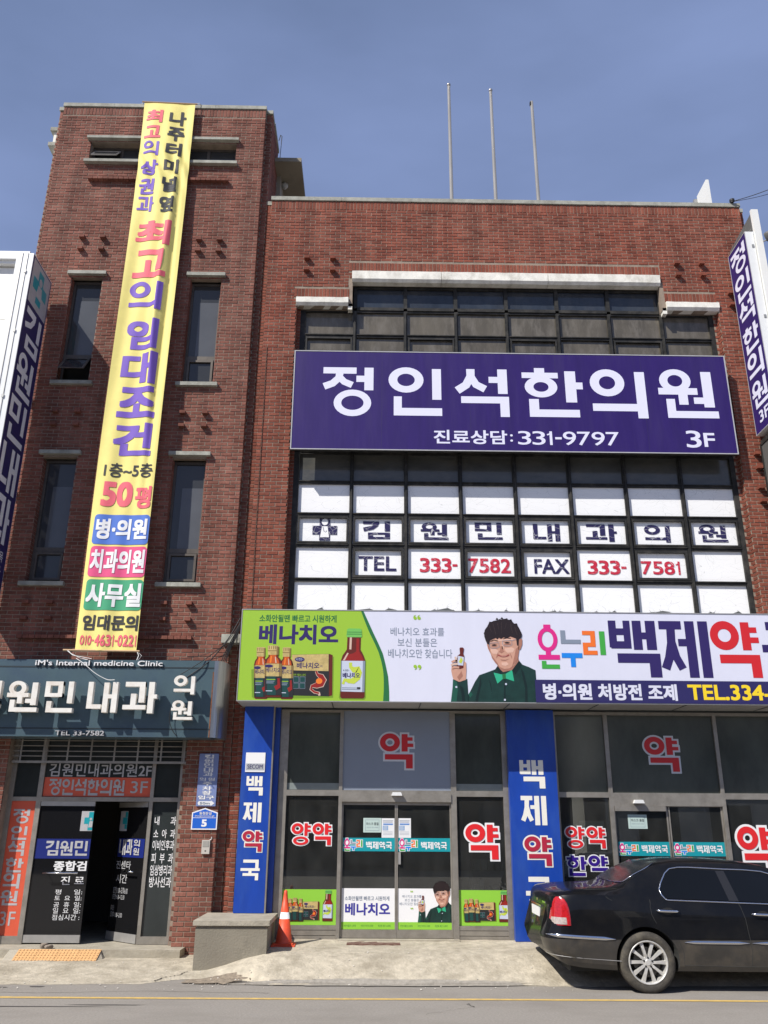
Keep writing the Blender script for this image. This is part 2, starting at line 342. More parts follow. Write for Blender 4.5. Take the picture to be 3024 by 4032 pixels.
# ------------------------------------------------------------------ lettering
_tc = {}
def raw_text(s, off=0.0, ext=0.0):
    key = (s, off, ext)
    if key not in _tc:
        c = bpy.data.curves.new('tmp', 'FONT'); c.body = s; c.size = 1; c.offset = off; c.extrude = ext; c.resolution_u = 4
        o = bpy.data.objects.new('tmp', c); COL.objects.link(o)
        bpy.context.view_layer.update()
        me = bpy.data.meshes.new_from_object(o.evaluated_get(bpy.context.evaluated_depsgraph_get()))
        vs = [tuple(v.co) for v in me.vertices]; fs = [tuple(p.vertices) for p in me.polygons]
        bpy.data.objects.remove(o); bpy.data.curves.remove(c); bpy.data.meshes.remove(me)
        _tc[key] = (vs, fs)
    return _tc[key]

# heavy sign-painter syllables, drawn in a unit box: r = bar, o = ring, s = swept stroke
GL = {
 '정': [('r', 0, .87, .66, 1), ('s', [(.33, .90), (.31, .78), (.19, .665), (.02, .60)], .15), ('s', [(.32, .80), (.42, .70), (.58, .635)], .14), ('r', .82, .53, 1, 1), ('r', .66, .70, .82, .83), ('o', .59, .27, .37, .27, .15, .125)],
 '인': [('o', .33, .735, .33, .265, .165, .135), ('r', .82, .33, .99, .97), ('r', .10, 0, .25, .39), ('r', .10, 0, 1, .155)],
 '석': [('s', [(.29, 1.0), (.29, .84), (.20, .66), (.03, .54)], .16), ('s', [(.29, .84), (.39, .67), (.56, .575)], .15), ('r', .63, .71, .80, .84), ('r', .80, .48, .98, 1), ('r', .10, .28, 1, .42), ('r', .83, 0, 1, .42)],
 '한': [('r', .21, .89, .38, 1), ('r', 0, .79, .60, .905), ('o', .31, .61, .27, .215, .145, .115), ('r', .71, .30, .89, .94), ('r', .88, .57, 1, .71), ('r', .10, 0, .26, .36), ('r', .10, 0, .92, .15)],
 '의': [('o', .31, .72, .31, .28, .165, .145), ('r', .02, .14, .82, .29), ('r', .81, 0, .99, .95)],
 '원': [('o', .31, .76, .275, .24, .145, .12), ('r', 0, .475, .68, .61), ('r', .34, .27, .50, .50), ('r', .60, .29, .79, .42), ('r', .77, .22, .95, .95), ('r', .12, 0, .27, .385), ('r', .12, 0, 1, .14)],
 '백': [('r', 0, .52, .155, 1), ('r', .30, .52, .44, 1), ('r', .10, .74, .34, .86), ('r', .03, .50, .44, .63), ('r', .485, .48, .665, 1), ('r', .75, .48, .95, 1), ('r', .64, .67, .77, .79), ('r', .14, .25, 1, .415), ('r', .77, 0, 1, .30)],
 '제': [('r', 0, .85, .45, 1), ('s', [(.235, .88), (.22, .60), (.15, .34), (.06, .15)], .17), ('s', [(.23, .62), (.29, .36), (.40, .15)], .16), ('r', .36, .55, .54, .68), ('r', .52, 0, .71, 1), ('r', .785, 0, .98, 1)],
 '약': [('o', .30, .74, .30, .26, .165, .145), ('r', .65, .48, .83, .98), ('r', .81, .79, .98, .89), ('r', .81, .61, 1, .71), ('r', .15, .25, .98, .40), ('r', .78, 0, .98, .30)],
 '국': [('r', .12, .85, .93, 1), ('r', .76, .56, .93, 1), ('r', 0, .45, 1, .585), ('r', .42, .30, .58, .47), ('r', .12, .21, .94, .345), ('r', .77, 0, .94, .30)],
 '양': [('o', .31, .75, .31, .25, .165, .13), ('r', .68, .42, .84, 1), ('r', .83, .80, 1, .90), ('r', .83, .61, 1, .71), ('o', .50, .195, .40, .195, .165, .10)],
 '김': [('r', .02, .84, .60, 1), ('s', [(.52, .98), (.50, .80), (.36, .64), (.04, .53)], .15), ('r', .80, .43, .99, 1), ('r', .20, 0, .38, .36), ('r', .81, 0, .99, .36), ('r', .20, .25, .99, .36), ('r', .20, 0, .99, .12)],
 '민': [('r', 0, .50, .17, 1), ('r', .44, .50, .60, 1), ('r', 0, .87, .60, 1), ('r', 0, .50, .60, .62), ('r', .79, .30, .97, 1), ('r', .10, 0, .27, .36), ('r', .10, 0, 1, .14)],
 '내': [('r', 0, .12, .17, 1), ('r', 0, .12, .48, .26), ('r', .53, 0, .70, .98), ('r', .82, 0, 1, 1), ('r', .68, .46, .84, .59)],
 '과': [('r', .03, .85, .63, 1), ('r', .46, .34, .63, 1), ('r', .22, .20, .38, .62), ('r', 0, .12, .68, .26), ('r', .74, 0, .91, 1), ('r', .89, .47, 1, .60)],
 '1': [('r', .42, 0, .78, 1), ('s', [(.60, .93), (.40, .80), (.08, .74)], .20)], '-': [('r', 0, .42, 1, .58)],
}
def glyph_mesh(b, g, box, Y, grow=0.0, depth=0.0, k0=0):
    x0, z0, x1, z1 = box; w, h = x1 - x0, z1 - z0; k = k0
    def flat(pts):
        nonlocal k
        y = Y - k * .00016; k += 1
        if depth: b.prism(pts, y - depth, y)
        else: b.quad([(p[0], y, p[1]) for p in pts])
    for e in GL[g]:
        if e[0] == 'r': flat([(x0 + e[1] * w - grow, z0 + e[2] * h - grow), (x0 + e[3] * w + grow, z0 + e[2] * h - grow), (x0 + e[3] * w + grow, z0 + e[4] * h + grow), (x0 + e[1] * w - grow, z0 + e[4] * h + grow)])
        elif e[0] == 'o':
            cx, cz, rx, rz, tx, tz = x0 + e[1] * w, z0 + e[2] * h, e[3] * w + grow, e[4] * h + grow, e[5] * w + 2 * grow, e[6] * h + 2 * grow; n = 28
            y = Y - k * .00016; k += 1
            ix, iz = max(.0008, rx - tx), max(.0008, rz - tz)
            for q in range(n):
                a, c = 2 * math.pi * q / n, 2 * math.pi * (q + 1) / n
                P4 = [(cx + rx * math.cos(a), cz + rz * math.sin(a)), (cx + rx * math.cos(c), cz + rz * math.sin(c)), (cx + ix * math.cos(c), cz + iz * math.sin(c)), (cx + ix * math.cos(a), cz + iz * math.sin(a))]
                if depth: b.prism(P4[::-1] if False else P4, y - depth, y)
                else: b.quad([(p[0], y, p[1]) for p in P4])
        else:
            pts = [(x0 + p[0] * w, z0 + p[1] * h) for p in e[1]]; ww = e[2] * w / 2 + grow; L_, R_ = [], []
            if grow: 
                a, c = pts[-2], pts[-1]; d = math.hypot(c[0] - a[0], c[1] - a[1]); pts[-1] = (c[0] + (c[0] - a[0]) / d * grow, c[1] + (c[1] - a[1]) / d * grow)
                a, c = pts[1], pts[0]; d = math.hypot(c[0] - a[0], c[1] - a[1]); pts[0] = (c[0] + (c[0] - a[0]) / d * grow, c[1] + (c[1] - a[1]) / d * grow)
            for q, p in enumerate(pts):
                a = pts[max(q - 1, 0)]; c = pts[min(q + 1, len(pts) - 1)]; dx, dz = c[0] - a[0], c[1] - a[1]; d = math.hypot(dx, dz)
                L_.append((p[0] - dz / d * ww, p[1] + dx / d * ww)); R_.append((p[0] + dz / d * ww, p[1] - dx / d * ww))
            y = Y - k * .00016; k += 1
            for q in range(len(pts) - 1):
                P4 = (R_[q], R_[q + 1], L_[q + 1], L_[q])
                if depth: b.prism(P4, y - depth, y)
                else: b.quad([(p[0], y, p[1]) for p in P4])
    return k
def cells(s, box):
    """split a box into one cell per character"""
    wd = [(.55 if c in '1' else .5 if c == '-' else 1.0) for c in s]; gap = .10 if len(s) > 1 else 0
    tot = sum(wd) + gap * (len(s) - 1); x = box[0]; u = (box[2] - box[0]) / tot; out_ = []
    for c, w in zip(s, wd): out_.append((c, (x, box[1], x + w * u, box[3]))); x += (w + gap) * u
    return out_
def glyphs(s, box, Y, m, parent, grow=0.0, depth=0.0, name='lettering'):
    b = MB(); k = 0
    for c, q in cells(s, box): k = glyph_mesh(b, c, q, Y, grow, depth, k)
    return b.build(name, m, parent, fix=depth > 0)
def text(s, box, Y, m, parent, bold=0.0, depth=0.0, name='lettering', fit=None, ring=8, zpart=0.0, shape='sq'):
    """flat lettering fitted to box (x0,z0,x1,z1) standing on the plane y=Y, facing -Y; bold thickens strokes, fit = bold used for the fitting"""
    if bold >= .018 and all(c in GL and c not in '1-' for c in s): return glyphs(s, box, Y, m, parent, 0.0, depth, name)
    if len(s) > 2 and all(c in '0123456789-' for c in s):          # figures, one cell each, with a flagged 1
        b = MB(); k = 0
        for c, q in cells(s, box):
            if c in GL: k = glyph_mesh(b, c, q, Y - .0001 * k, 0, depth, 0) + k
            else:
                o = text(c, q, Y, m, None, bold=bold, depth=depth); i = len(b.v); b.v += [tuple(v.co) for v in o.data.vertices]; b.f += [tuple(i + t for t in p.vertices) for p in o.data.polygons]; b.a += [.5] * len(o.data.polygons)
                bpy.data.objects.remove(o)
        return b.build(name, m, parent)
    vs, fs = raw_text(s, 0.0, 0.0 if depth == 0 else .05)
    if not vs: return None
    x0 = min(v[0] for v in vs); x1 = max(v[0] for v in vs); y0 = min(v[1] for v in vs); y1 = max(v[1] for v in vs)
    fb = bold if fit is None else fit
    x0 -= fb; x1 += fb; y0 -= fb; y1 += fb
    sx = (box[2] - box[0]) / (x1 - x0); sz = (box[3] - box[1]) / (y1 - y0)
    offs = [(0, 0)]
    if bold > 0:
        if shape == 'sq': offs = [(a * bold, b * bold) for a in (-1, 0, 1) for b in (-1, 0, 1)]
        else: offs = [(math.cos(2 * math.pi * k / 14) * bold, math.sin(2 * math.pi * k / 14) * bold) for k in range(14)] + [(math.cos(.3 + 2 * math.pi * k / 8) * bold * .5, math.sin(.3 + 2 * math.pi * k / 8) * bold * .5) for k in range(8)] + [(0, 0)]
    b = MB()
    for k, (dx, dy) in enumerate(offs):
        i = len(b.v); e = k * .00012
        if depth == 0: b.v += [(box[0] + (v[0] + dx - x0) * sx, Y - e, box[1] + (v[1] + dy - y0) * sz) for v in vs]
        else: b.v += [(box[0] + (v[0] + dx - x0) * sx, Y - e - (depth if v[2] > 0 else 0), box[1] + (v[1] + dy - y0) * sz) for v in vs]
        b.f += [tuple(i + q for q in f) for f in fs]; b.a += [.5] * len(fs)
    return b.build(name, m, parent)
def sticker(s, box, Y, m, mo, parent, bold=0, edge=.034):
    """letters with a contour in a second colour"""
    g = .048 * (box[3] - box[1]); bx = (box[0] + g, box[1] + g, box[2] - g, box[3] - g)
    glyphs(s, bx, Y, mo, parent, grow=g, name='lettering_outline'); glyphs(s, bx, Y - .006, m, parent)
def poly(pts, Y, m, parent, name='print', th=.0015):
    return MB().prism(pts, Y - th, Y).build(name, m, parent, fix=True)
def rect(x0, z0, x1, z1, Y, m, parent, name='print', th=.0015):
    return MB().box(x0, Y - th, z0, x1, Y, z1).build(name, m, parent)
def ell(cx, cz, rx, rz, n=20, a0=0, a1=360):
    return [(cx + rx * math.cos(math.radians(a0 + (a1 - a0) * k / n)), cz + rz * math.sin(math.radians(a0 + (a1 - a0) * k / n))) for k in range(n + (0 if a1 - a0 == 360 else 1))]
def stroke(pts, w, Y, m, parent, name='print', th=.0015):
    """flat band of width w along pts (w may be a list)"""
    L_, R_ = [], []
    for k, p in enumerate(pts):
        a = pts[max(k - 1, 0)]; c = pts[min(k + 1, len(pts) - 1)]
        dx, dz = c[0] - a[0], c[1] - a[1]; d = math.hypot(dx, dz) or 1; ww = (w[k] if isinstance(w, (list, tuple)) else w) / 2
        L_.append((p[0] - dz / d * ww, p[1] + dx / d * ww)); R_.append((p[0] + dz / d * ww, p[1] - dx / d * ww))
    b = MB()
    for k in range(len(pts) - 1):
        b.quad([(q[0], Y - th, q[1]) for q in (R_[k], R_[k + 1], L_[k + 1], L_[k])])
    return b.build(name, m, parent)
def oval_ring(cx, cz, rx, rz, w, Y, m, parent, name='lettering', n=28):
    b = MB()
    for k in range(n):
        a, c = 2 * math.pi * k / n, 2 * math.pi * (k + 1) / n
        b.quad([(cx + rx * math.cos(a), Y, cz + rz * math.sin(a)), (cx + rx * math.cos(c), Y, cz + rz * math.sin(c)),
                (cx + (rx - w) * math.cos(c), Y, cz + (rz - w) * math.sin(c)), (cx + (rx - w) * math.cos(a), Y, cz + (rz - w) * math.sin(a))])
    return b.build(name, m, parent)

def onnuri(x0, z0, x1, z1, Y, parent, outline=None):
    """the three-syllable multicolour word, drawn from blocks in a 1.06 x .69 field"""
    sx = (x1 - x0) / 1.06; sz = (z1 - z0) / .69
    def R_(a, b, c, d): return (x0 + a * sx, z0 + b * sz, x0 + c * sx, z0 + d * sz)
    parts = [(MAGENTA, [(.10, .63, .21, .69), (.115, .20, .195, .32), (0, .14, .33, .215)]), (GREENP, [(.045, 0, .115, .12), (.045, 0, .32, .065)]),
             (GREYP, [(.36, .44, .435, .60), (.36, .39, .67, .455)]), (BLUEP, [(.36, .17, .68, .245), (.495, .03, .57, .20)]),
             (ORANGEP, [(.70, .53, .90, .595), (.825, .39, .90, .595), (.70, .345, .90, .41), (.70, .22, .775, .41), (.70, .22, .92, .285)]), (GREENP, [(.965, .22, 1.05, .59)])]
    if outline:
        e = .03; b = MB(); q = 0
        for m, rs in parts:
            for r in rs:
                a = R_(r[0] - e, r[1] - e, r[2] + e, r[3] + e); q += 1; b.box(a[0], Y - .001 - q * .00006, a[1], a[2], Y, a[3])
        c = R_(.155, .44, .155, .44); pts = ell(c[0], c[1], .19 * sx, .19 * sz, 20); b.prism(pts, Y - .0008, Y); b.build('lettering_outline', outline, parent)
    for m, rs in parts:
        b = MB()
        for q, r in enumerate(rs):
            a = R_(*r); b.box(a[0], Y - .003 - q * .00008, a[1], a[2], Y - .002, a[3])
        b.build('lettering', m, parent)
    c = R_(.155, .455, .155, .455)
    oval_ring(c[0], c[1], .155 * sx, .19 * sz, .065 * sx, Y - .0036, MAGENTA, parent)

# ------------------------------------------------------------------ setting: road, apron, slab
def gz(x, y):
    """ground height of the pavement strip between road edge (y=-1.75) and the house fronts"""
    def sm(t): t = max(0, min(1, t)); return t * t * (3 - 2 * t)
    k = sm((x + 2.3) / 1.0)                       # left part low, right part high
    if y >= -.35: L_ = .10 + .0 * y
    else: L_ = .10 * (1 - sm((-.35 - y) / 1.45))
    if y >= -1.0: Rr = .30 - .04 * (-y)
    else: Rr = .26 * (1 - sm((-1.0 - y) / .95))
    return L_ * (1 - k) + Rr * k
SC_W = 300
b = MB(); b.quad([(-SC_W, -SC_W, 0), (SC_W, -SC_W, 0), (SC_W, SC_W, 0), (-SC_W, SC_W, 0)]); road = b.build('road', ASPH); road['kind'] = 'structure'
def apron():
    b = MB(); xs = [-14 + i * .12 for i in range(int(30 / .12))]; ny = 26
    idx = {}
    for i, x in enumerate(xs):
        edge = -1.78 + .035 * math.sin(x * 1.7) + random.uniform(-.022, .022)
        if -2.75 < x < -1.3: edge += .42 * math.sin((x + 2.75) / 1.45 * math.pi) ** .6     # washed-out gully beside the block
        for j in range(ny):
            y = edge + (.7 - edge) * j / (ny - 1)
            z = gz(x, y) + .006 + random.uniform(-.004, .004)
            if j == 0: z = .002
            idx[i, j] = len(b.v); b.v.append((x, y, z))
    for i in range(len(xs) - 1):
        for j in range(ny - 1):
            b.f.append((idx[i, j], idx[i + 1, j], idx[i + 1, j + 1], idx[i, j + 1])); b.a.append(.5)
    o = b.build('pavement', APRON, smooth=True); o['kind'] = 'structure'
apron()
# darker gutter patch and rubble in the gully
def crack(pts, w=.012):
    b = MB(); random.seed(int(abs(pts[0][0]) * 100)); fine = []
    for p, q in zip(pts[:-1], pts[1:]):
        for k in range(7): t = k / 7; fine.append((p[0] + (q[0] - p[0]) * t + random.uniform(-.02, .02), p[1] + (q[1] - p[1]) * t + random.uniform(-.012, .012)))
    fine.append(pts[-1])
    for p, q in zip(fine[:-1], fine[1:]):
        ww = w * random.uniform(.4, 1.2); za, zb = (gz(*p) if p[1] > -1.8 else 0) + .0125, (gz(*q) if q[1] > -1.8 else 0) + .0125
        b.quad([(p[0] - ww, p[1], za), (q[0] - ww, q[1], zb), (q[0] + ww, q[1], zb), (p[0] + ww, p[1], za)])
    o = b.build('pavement_crack', CRK); o['kind'] = 'structure'
CRK = mat('crack_dirt', (.06, .05, .04), .95)
crack([(-2.40, -1.12), (-2.46, -1.3), (-2.62, -1.42), (-2.70, -1.6)], .010); crack([(-2.70, -1.6), (-3.1, -1.70), (-3.6, -1.76)], .014); crack([(-3.55, -.62), (-3.3, -.60), (-2.75, -.40)], .008)
def patch(name, c, rx, ry, m, seed, dz=.010, n=40):
    random.seed(seed); b = MB(); ring = []
    for k in range(n):
        a = 2 * math.pi * k / n; q = random.uniform(.78, 1.1); ring.append((c[0] + rx * q * math.cos(a), c[1] + ry * q * math.sin(a)))
    z = lambda p: (gz(*p) if p[1] > -1.78 else 0) + dz
    cc = (c[0], c[1], z(c)); mid = [(c[0] + (p[0] - c[0]) * .5, c[1] + (p[1] - c[1]) * .5) for p in ring]
    for k in range(n):
        l = (k + 1) % n; b.quad([cc, (*mid[k], z(mid[k])), (*mid[l], z(mid[l]))]); b.quad([(*mid[k], z(mid[k])), (*ring[k], z(ring[k])), (*ring[l], z(ring[l])), (*mid[l], z(mid[l]))])
    o = b.build(name, m); o['kind'] = 'structure'
patch('gutter_dirt', (-1.95, -1.62), .42, .16, mat('gutter_dirt', (.24, .195, .145), .95, var=.45, scale=22, bump=.8), 4)
patch('gutter_dirt', (.2, -1.78), 1.9, .10, mat('gutter_dust', (.30, .275, .235), .95, var=.25, scale=20), 9, .011, 70)
def gully():
    b = MB()
    for i in range(70):
        x = random.uniform(-2.3, -1.5); y = random.uniform(-1.8, -1.45); s = random.uniform(.003, .012); z = gz(x, y) * .3 + .004
        b.tube([(x, y, z), (x + s * random.uniform(.4, 1.5), y + s * random.uniform(-.5, .5), z + s * .6)], s * .7, 5)
    o = b.build('rubble', mat('pale_rubble', (.38, .33, .27), .95, var=.5, scale=60)); o['kind'] = 'stuff'
gully()
def sheet_strip(name, x0, x1, y0, y1, z, m, wob=0.0, n=60):
    b = MB()
    for i in range(n):
        a = x0 + (x1 - x0) * i / n; c = x0 + (x1 - x0) * (i + 1) / n
        w = lambda x: wob * math.sin(x * .9) + wob * .4 * math.sin(x * 5.3)
        b.quad([(a, y0 + w(a), z), (c, y0 + w(c), z), (c, y1 + w(c) + wob * .2 * math.sin(c * 11), z), (a, y1 + w(a) + wob * .2 * math.sin(a * 11), z)])
    o = b.build(name, m); o['kind'] = 'structure'; return o
yl = sheet_strip('road_line', -60, 60, -2.715, -2.625, .004, YEL, .008, 160); yl.rotation_euler.z = -.0075
SLAB = MB(); SLAB.box(-9.0, -.35, 0, -2.66, 3.6, .205)
slab = SLAB.build('entrance_slab', CONC); slab['kind'] = 'structure'
# low sill slab in front of the shop doors
b = MB(); b.box(-.46, -.10, .2, 1.33, .10, .318); o = b.build('shop_step', CONC); o['kind'] = 'structure'
# side ramp beside tactile strip
b = MB(); b.prism([(-5.2, .0), (-3.62, .0), (-3.78, .203), (-5.05, .203)], -.6, -.352)
for i, v in enumerate(b.v):
    if v[1] < -.5 and v[2] > .1: b.v[i] = (v[0], v[1], .085)
o = b.build('ramp', CONC, fix=True); o['kind'] = 'structure'
tp = thing('tactile_strip', 'yellow orange tactile paving strip in front of the black entrance doors', 'tactile paving', (-4.35, -.36, .2))
for k in range(4):
    xa = -4.92 + k * .29
    b = MB()
    q = .0
    pts = [(xa, -.60, .090), (xa + .287, -.60, .090), (xa + .287, -.345, .212), (xa, -.345, .212)]
    b.quad(pts); b.quad([(xa, -.60, .07), (xa + .287, -.60, .07), (xa + .287, -.60, .090), (xa, -.60, .090)])
    for r in range(5):
        for c in range(6):
            u = (c + .5) / 6; v = (r + .5) / 5; cx = xa + .287 * u; cy = -.60 + .255 * v; cz = .090 + .122 * v
            s = .013
            b.quad([(cx - s, cy - s, cz + .001), (cx + s, cy - s, cz + .001), (cx + s * .6, cy, cz + .012), (cx - s * .6, cy, cz + .012)])
            b.quad([(cx - s * .6, cy, cz + .012), (cx + s * .6, cy, cz + .012), (cx + s, cy + s, cz + .006), (cx - s, cy + s, cz + .006)])
    b.build('tile', TACT, tp)

# ------------------------------------------------------------------ brickwork
COURSE, BL, BH = .067, .19, .0555
class Frame:
    def __init__(s, o, u, n): s.o = Vector(o); s.u = Vector(u); s.n = Vector(n)
    def p(s, u, v, d): return s.o + s.u * u + Vector((0, 0, v)) + s.n * d
def brick_faces(b, fr, u0, u1, v0, v1, d, tone):
    c = .0035; i = len(b.v)
    for (k, dd) in ((0, -.012), (0, d - c), (c, d)):
        for (u, v) in ((u0 + k, v0 + k), (u1 - k, v0 + k), (u1 - k, v1 - k), (u0 + k, v1 - k)): b.v.append(tuple(fr.p(u, v, dd)))
    for r in (0, 4):
        for q in range(4):
            l = (q + 1) % 4; b.f.append((i + r + q, i + r + l, i + r + 4 + l, i + r + 4 + q)); b.a.append(tone)
    b.f.append((i + 8, i + 9, i + 10, i + 11)); b.a.append(tone)
def subtract(iv, holes):
    for h0, h1 in holes:
        n = []
        for a, c in iv:
            if h1 <= a or h0 >= c: n.append((a, c)); continue
            if h0 > a: n.append((a, h0))
            if h1 < c: n.append((h1, c))
        iv = n
    return [q for q in iv if q[1] - q[0] > .025]
def brick_fill(u0, u1, v0, v1, holes=(), phase=0.0):
    """running bond over a rectangle; returns bricks (u0,u1,v0,v1,full)"""
    res = []; k0 = int(round(v0 / COURSE)); k1 = int(round(v1 / COURSE))
    for k in range(k0, k1):
        z0 = k * COURSE + .0058; z1 = z0 + BH; zm = (z0 + z1) / 2
        iv = subtract([(u0, u1)], [(h[0], h[2]) for h in holes if h[1] - .02 < zm < h[3] + .02])
        for a, c in iv:
            off = (k % 2) * .1 + phase
            n = math.floor((a - off) / .2) ; s = off + n * .2
            while s < c:
                x0 = max(a, s + .006); x1 = min(c, s + .194)
                if x1 - x0 > .03: res.append((x0, x1, z0, z1, x1 - x0 > .186))
                s += .2
    return res
def soldier(u0, u1, v0, v1):
    res = []; s = u0; w = .0675
    while s < u1 - .02:
        res.append((s + .004, min(u1, s + w - .005), v0, v1, False)); s += w
    return res
class Brickwork:
    def __init__(s, parent, m, hide=()): s.parent = parent; s.m = m; s.b = MB(); s.cand = []; s.hide = hide
    def add(s, fr, bricks, dmin=.004, dmax=.0095, single=True):
        for q in bricks:
            d = random.uniform(dmin, dmax); tone = min(1, max(0, random.gauss(.5, .24)))
            if q[4] and single and abs(fr.n.y + 1) < 1e-6:
                s.cand.append((fr, q, d, tone))
            else: brick_faces(s.b, fr, q[0], q[1], q[2], q[3], d, tone)
    def finish(s, n=299):
        def vis(c):
            x = c[0].o.x + (c[1][0] + c[1][1]) / 2; z = (c[1][2] + c[1][3]) / 2
            for h in s.hide:
                if h[0] < x < h[2] and h[1] < z < h[3]: return False
            return True
        c2 = sorted(s.cand, key=lambda c: (0 if vis(c) else 1, c[1][2]))
        protos = []
        for k in range(6):
            mb = MB(); brick_faces(mb, Frame((0, 0, 0), (1, 0, 0), (0, -1, 0)), -.094, .094, 0, BH, .0075, .1 + .16 * k); protos.append(mb.mesh('brick', s.m, attr=True))
        for (fr, q, d, tone) in c2[:n]:
            o = link('brick', protos[min(5, int(tone * 6))], s.parent)
            p = fr.p((q[0] + q[1]) / 2, q[2], d - .0075); o.location = p
        for (fr, q, d, tone) in c2[n:]: brick_faces(s.b, fr, q[0], q[1], q[2], q[3], d, tone)
        s.b.build('brickwork', s.m, s.parent, attr=True, kind='stuff')
def wall_cells(b, x0, x1, z0, z1, y0, y1, holes):
    xs = sorted({x0, x1, *[min(max(h[0], x0), x1) for h in holes], *[min(max(h[2], x0), x1) for h in holes]})
    zs = sorted({z0, z1, *[min(max(h[1], z0), z1) for h in holes], *[min(max(h[3], z0), z1) for h in holes]})
    for i in range(len(xs) - 1):
        for j in range(len(zs) - 1):
            cx, cz = (xs[i] + xs[i + 1]) / 2, (zs[j] + zs[j + 1]) / 2
            if any(h[0] < cx < h[2] and h[1] < cz < h[3] for h in holes): continue
            b.box(xs[i], y0, zs[j], xs[i + 1], y1, zs[j + 1])

YF = Frame((0, 0, 0), (1, 0, 0), (0, -1, 0))
def yframe(y): return Frame((0, y, 0), (1, 0, 0), (0, -1, 0))

# ------------------------------------------------------------------ tower building
tower = thing('tower_building', 'tall narrow red brick tower block with slit windows and a yellow banner down its front', 'building', (-4.4, .5, 0))
WA = (-5.80, 9.42, -5.21, 11.66); WB = (-3.54, 9.42, -2.945, 11.66)
WC = (-5.80, 5.66, -5.21, 7.92); WD = (-3.54, 5.66, -2.945, 7.92)
WT = (-5.83, 14.44, -2.87, 14.93)
ENT = (-5.62, 0.0, -2.865, 3.35)
TOP_T = 15.84
tb = MB()
wall_cells(tb, -6.50, -2.32, .02, TOP_T, 0.0, .12, [WA, WB, WC, WD, WT, ENT])
wall_cells(tb, -6.62, -2.195, .02, TOP_T, .122, .32, [(h[0] + .0, h[1], h[2] - .0, h[3]) for h in (WA, WB, WC, WD, WT)] + [(-5.62, 0, -2.93, 3.35)])
tb.box(-6.62, .32, 3.4, -6.42, 1.2, TOP_T); tb.box(-2.395, .32, 3.4, -2.195, 1.2, TOP_T); tb.box(-6.42, 1.05, 3.4, -2.395, 1.2, TOP_T)
tb.build('wall', MORT, tower)
bw = Brickwork(tower, BR, hide=[(-7, 3.05, -2.2, 4.3), (-4.75, 4.3, -3.7, 16)])
bw.add(YF, brick_fill(-6.5, -2.32, .0, 15.54, [WA, WB, WC, WD, WT, (ENT[0], 0, ENT[2], 3.35)]))
bw.add(YF, soldier(-6.5, -2.32, 15.635, 15.825), single=False)
bw.add(YF, brick_fill(-6.5, -2.32, 15.54, 15.61)) 
f2 = yframe(.122)
bw.add(f2, brick_fill(-6.62, -6.5, .0, 15.6, []), single=False); bw.add(f2, brick_fill(-2.315, -2.195, .0, 15.6), single=False)
bw.add(f2, soldier(-6.62, -6.5, 15.635, 15.825) + soldier(-2.31, -2.195, 15.635, 15.825), single=False)
bw.add(f2, brick_fill(-2.93, -2.868, .0, 3.1), single=False)
bw.add(Frame((-2.32, 0, 0), (0, 1, 0), (1, 0, 0)), brick_fill(0, .115, .0, 15.6), single=False)
bw.add(Frame((-2.195, .12, 0), (0, 1, 0), (1, 0, 0)), brick_fill(0, 1.08, 13.3, 15.8), single=False)
bw.add(Frame((-2.865, .12, 0), (0, -1, 0), (-1, 0, 0)), brick_fill(0, .115, .0, 3.1), single=False)
bw.add(Frame((-2.93, .34, 0), (0, -1, 0), (-1, 0, 0)), brick_fill(0, .2, .0, 3.1), single=False)
for w in (WA, WB, WC, WD):
    bw.add(Frame((w[0], 0.0, 0), (0, 1, 0), (1, 0, 0)), brick_fill(0, .2, w[1], w[3]), single=False)
    bw.add(Frame((w[2], .2, 0), (0, -1, 0), (-1, 0, 0)), brick_fill(0, .2, w[1], w[3]), single=False)
bw.finish()
# projecting header bricks, four to a group
nub = MB().box(-.05, -.095, 0, .05, .0, BH, .45).mesh('header_brick', BR, attr=True)
def nubs(parent, pts, m=nub):
    for x, z in pts:
        o = link('header_brick', m, parent); o.location = (x, 0, z)
nubs(tower, [(-5.70, 12.53), (-5.30, 12.53), (-5.70, 12.26), (-5.30, 12.26), (-3.44, 12.51), (-3.04, 12.51), (-3.44, 12.25), (-3.04, 12.25),
             (-3.43, 8.77), (-3.03, 8.77), (-3.43, 8.51), (-3.03, 8.51), (-5.70, 8.77), (-5.30, 8.77), (-5.70, 8.51), (-5.30, 8.51),
             (-3.43, 5.27), (-3.02, 5.27), (-3.43, 5.0), (-3.02, 5.0), (-5.70, 5.27), (-5.30, 5.27), (-5.70, 5.0), (-5.30, 5.0)])
# corbelled brick ledges
for (x0, x1, z) in ((-5.76, -2.97, 13.93), (-5.76, -2.93, 4.69)):
    b = MB(); s = x0
    while s < x1 - .02:
        b.box(s + .004, -.10, z, min(x1, s + .098), .0, z + BH, random.uniform(.3, .7)); s += .102
    b.build('corbel_course', BR, tower, attr=True)
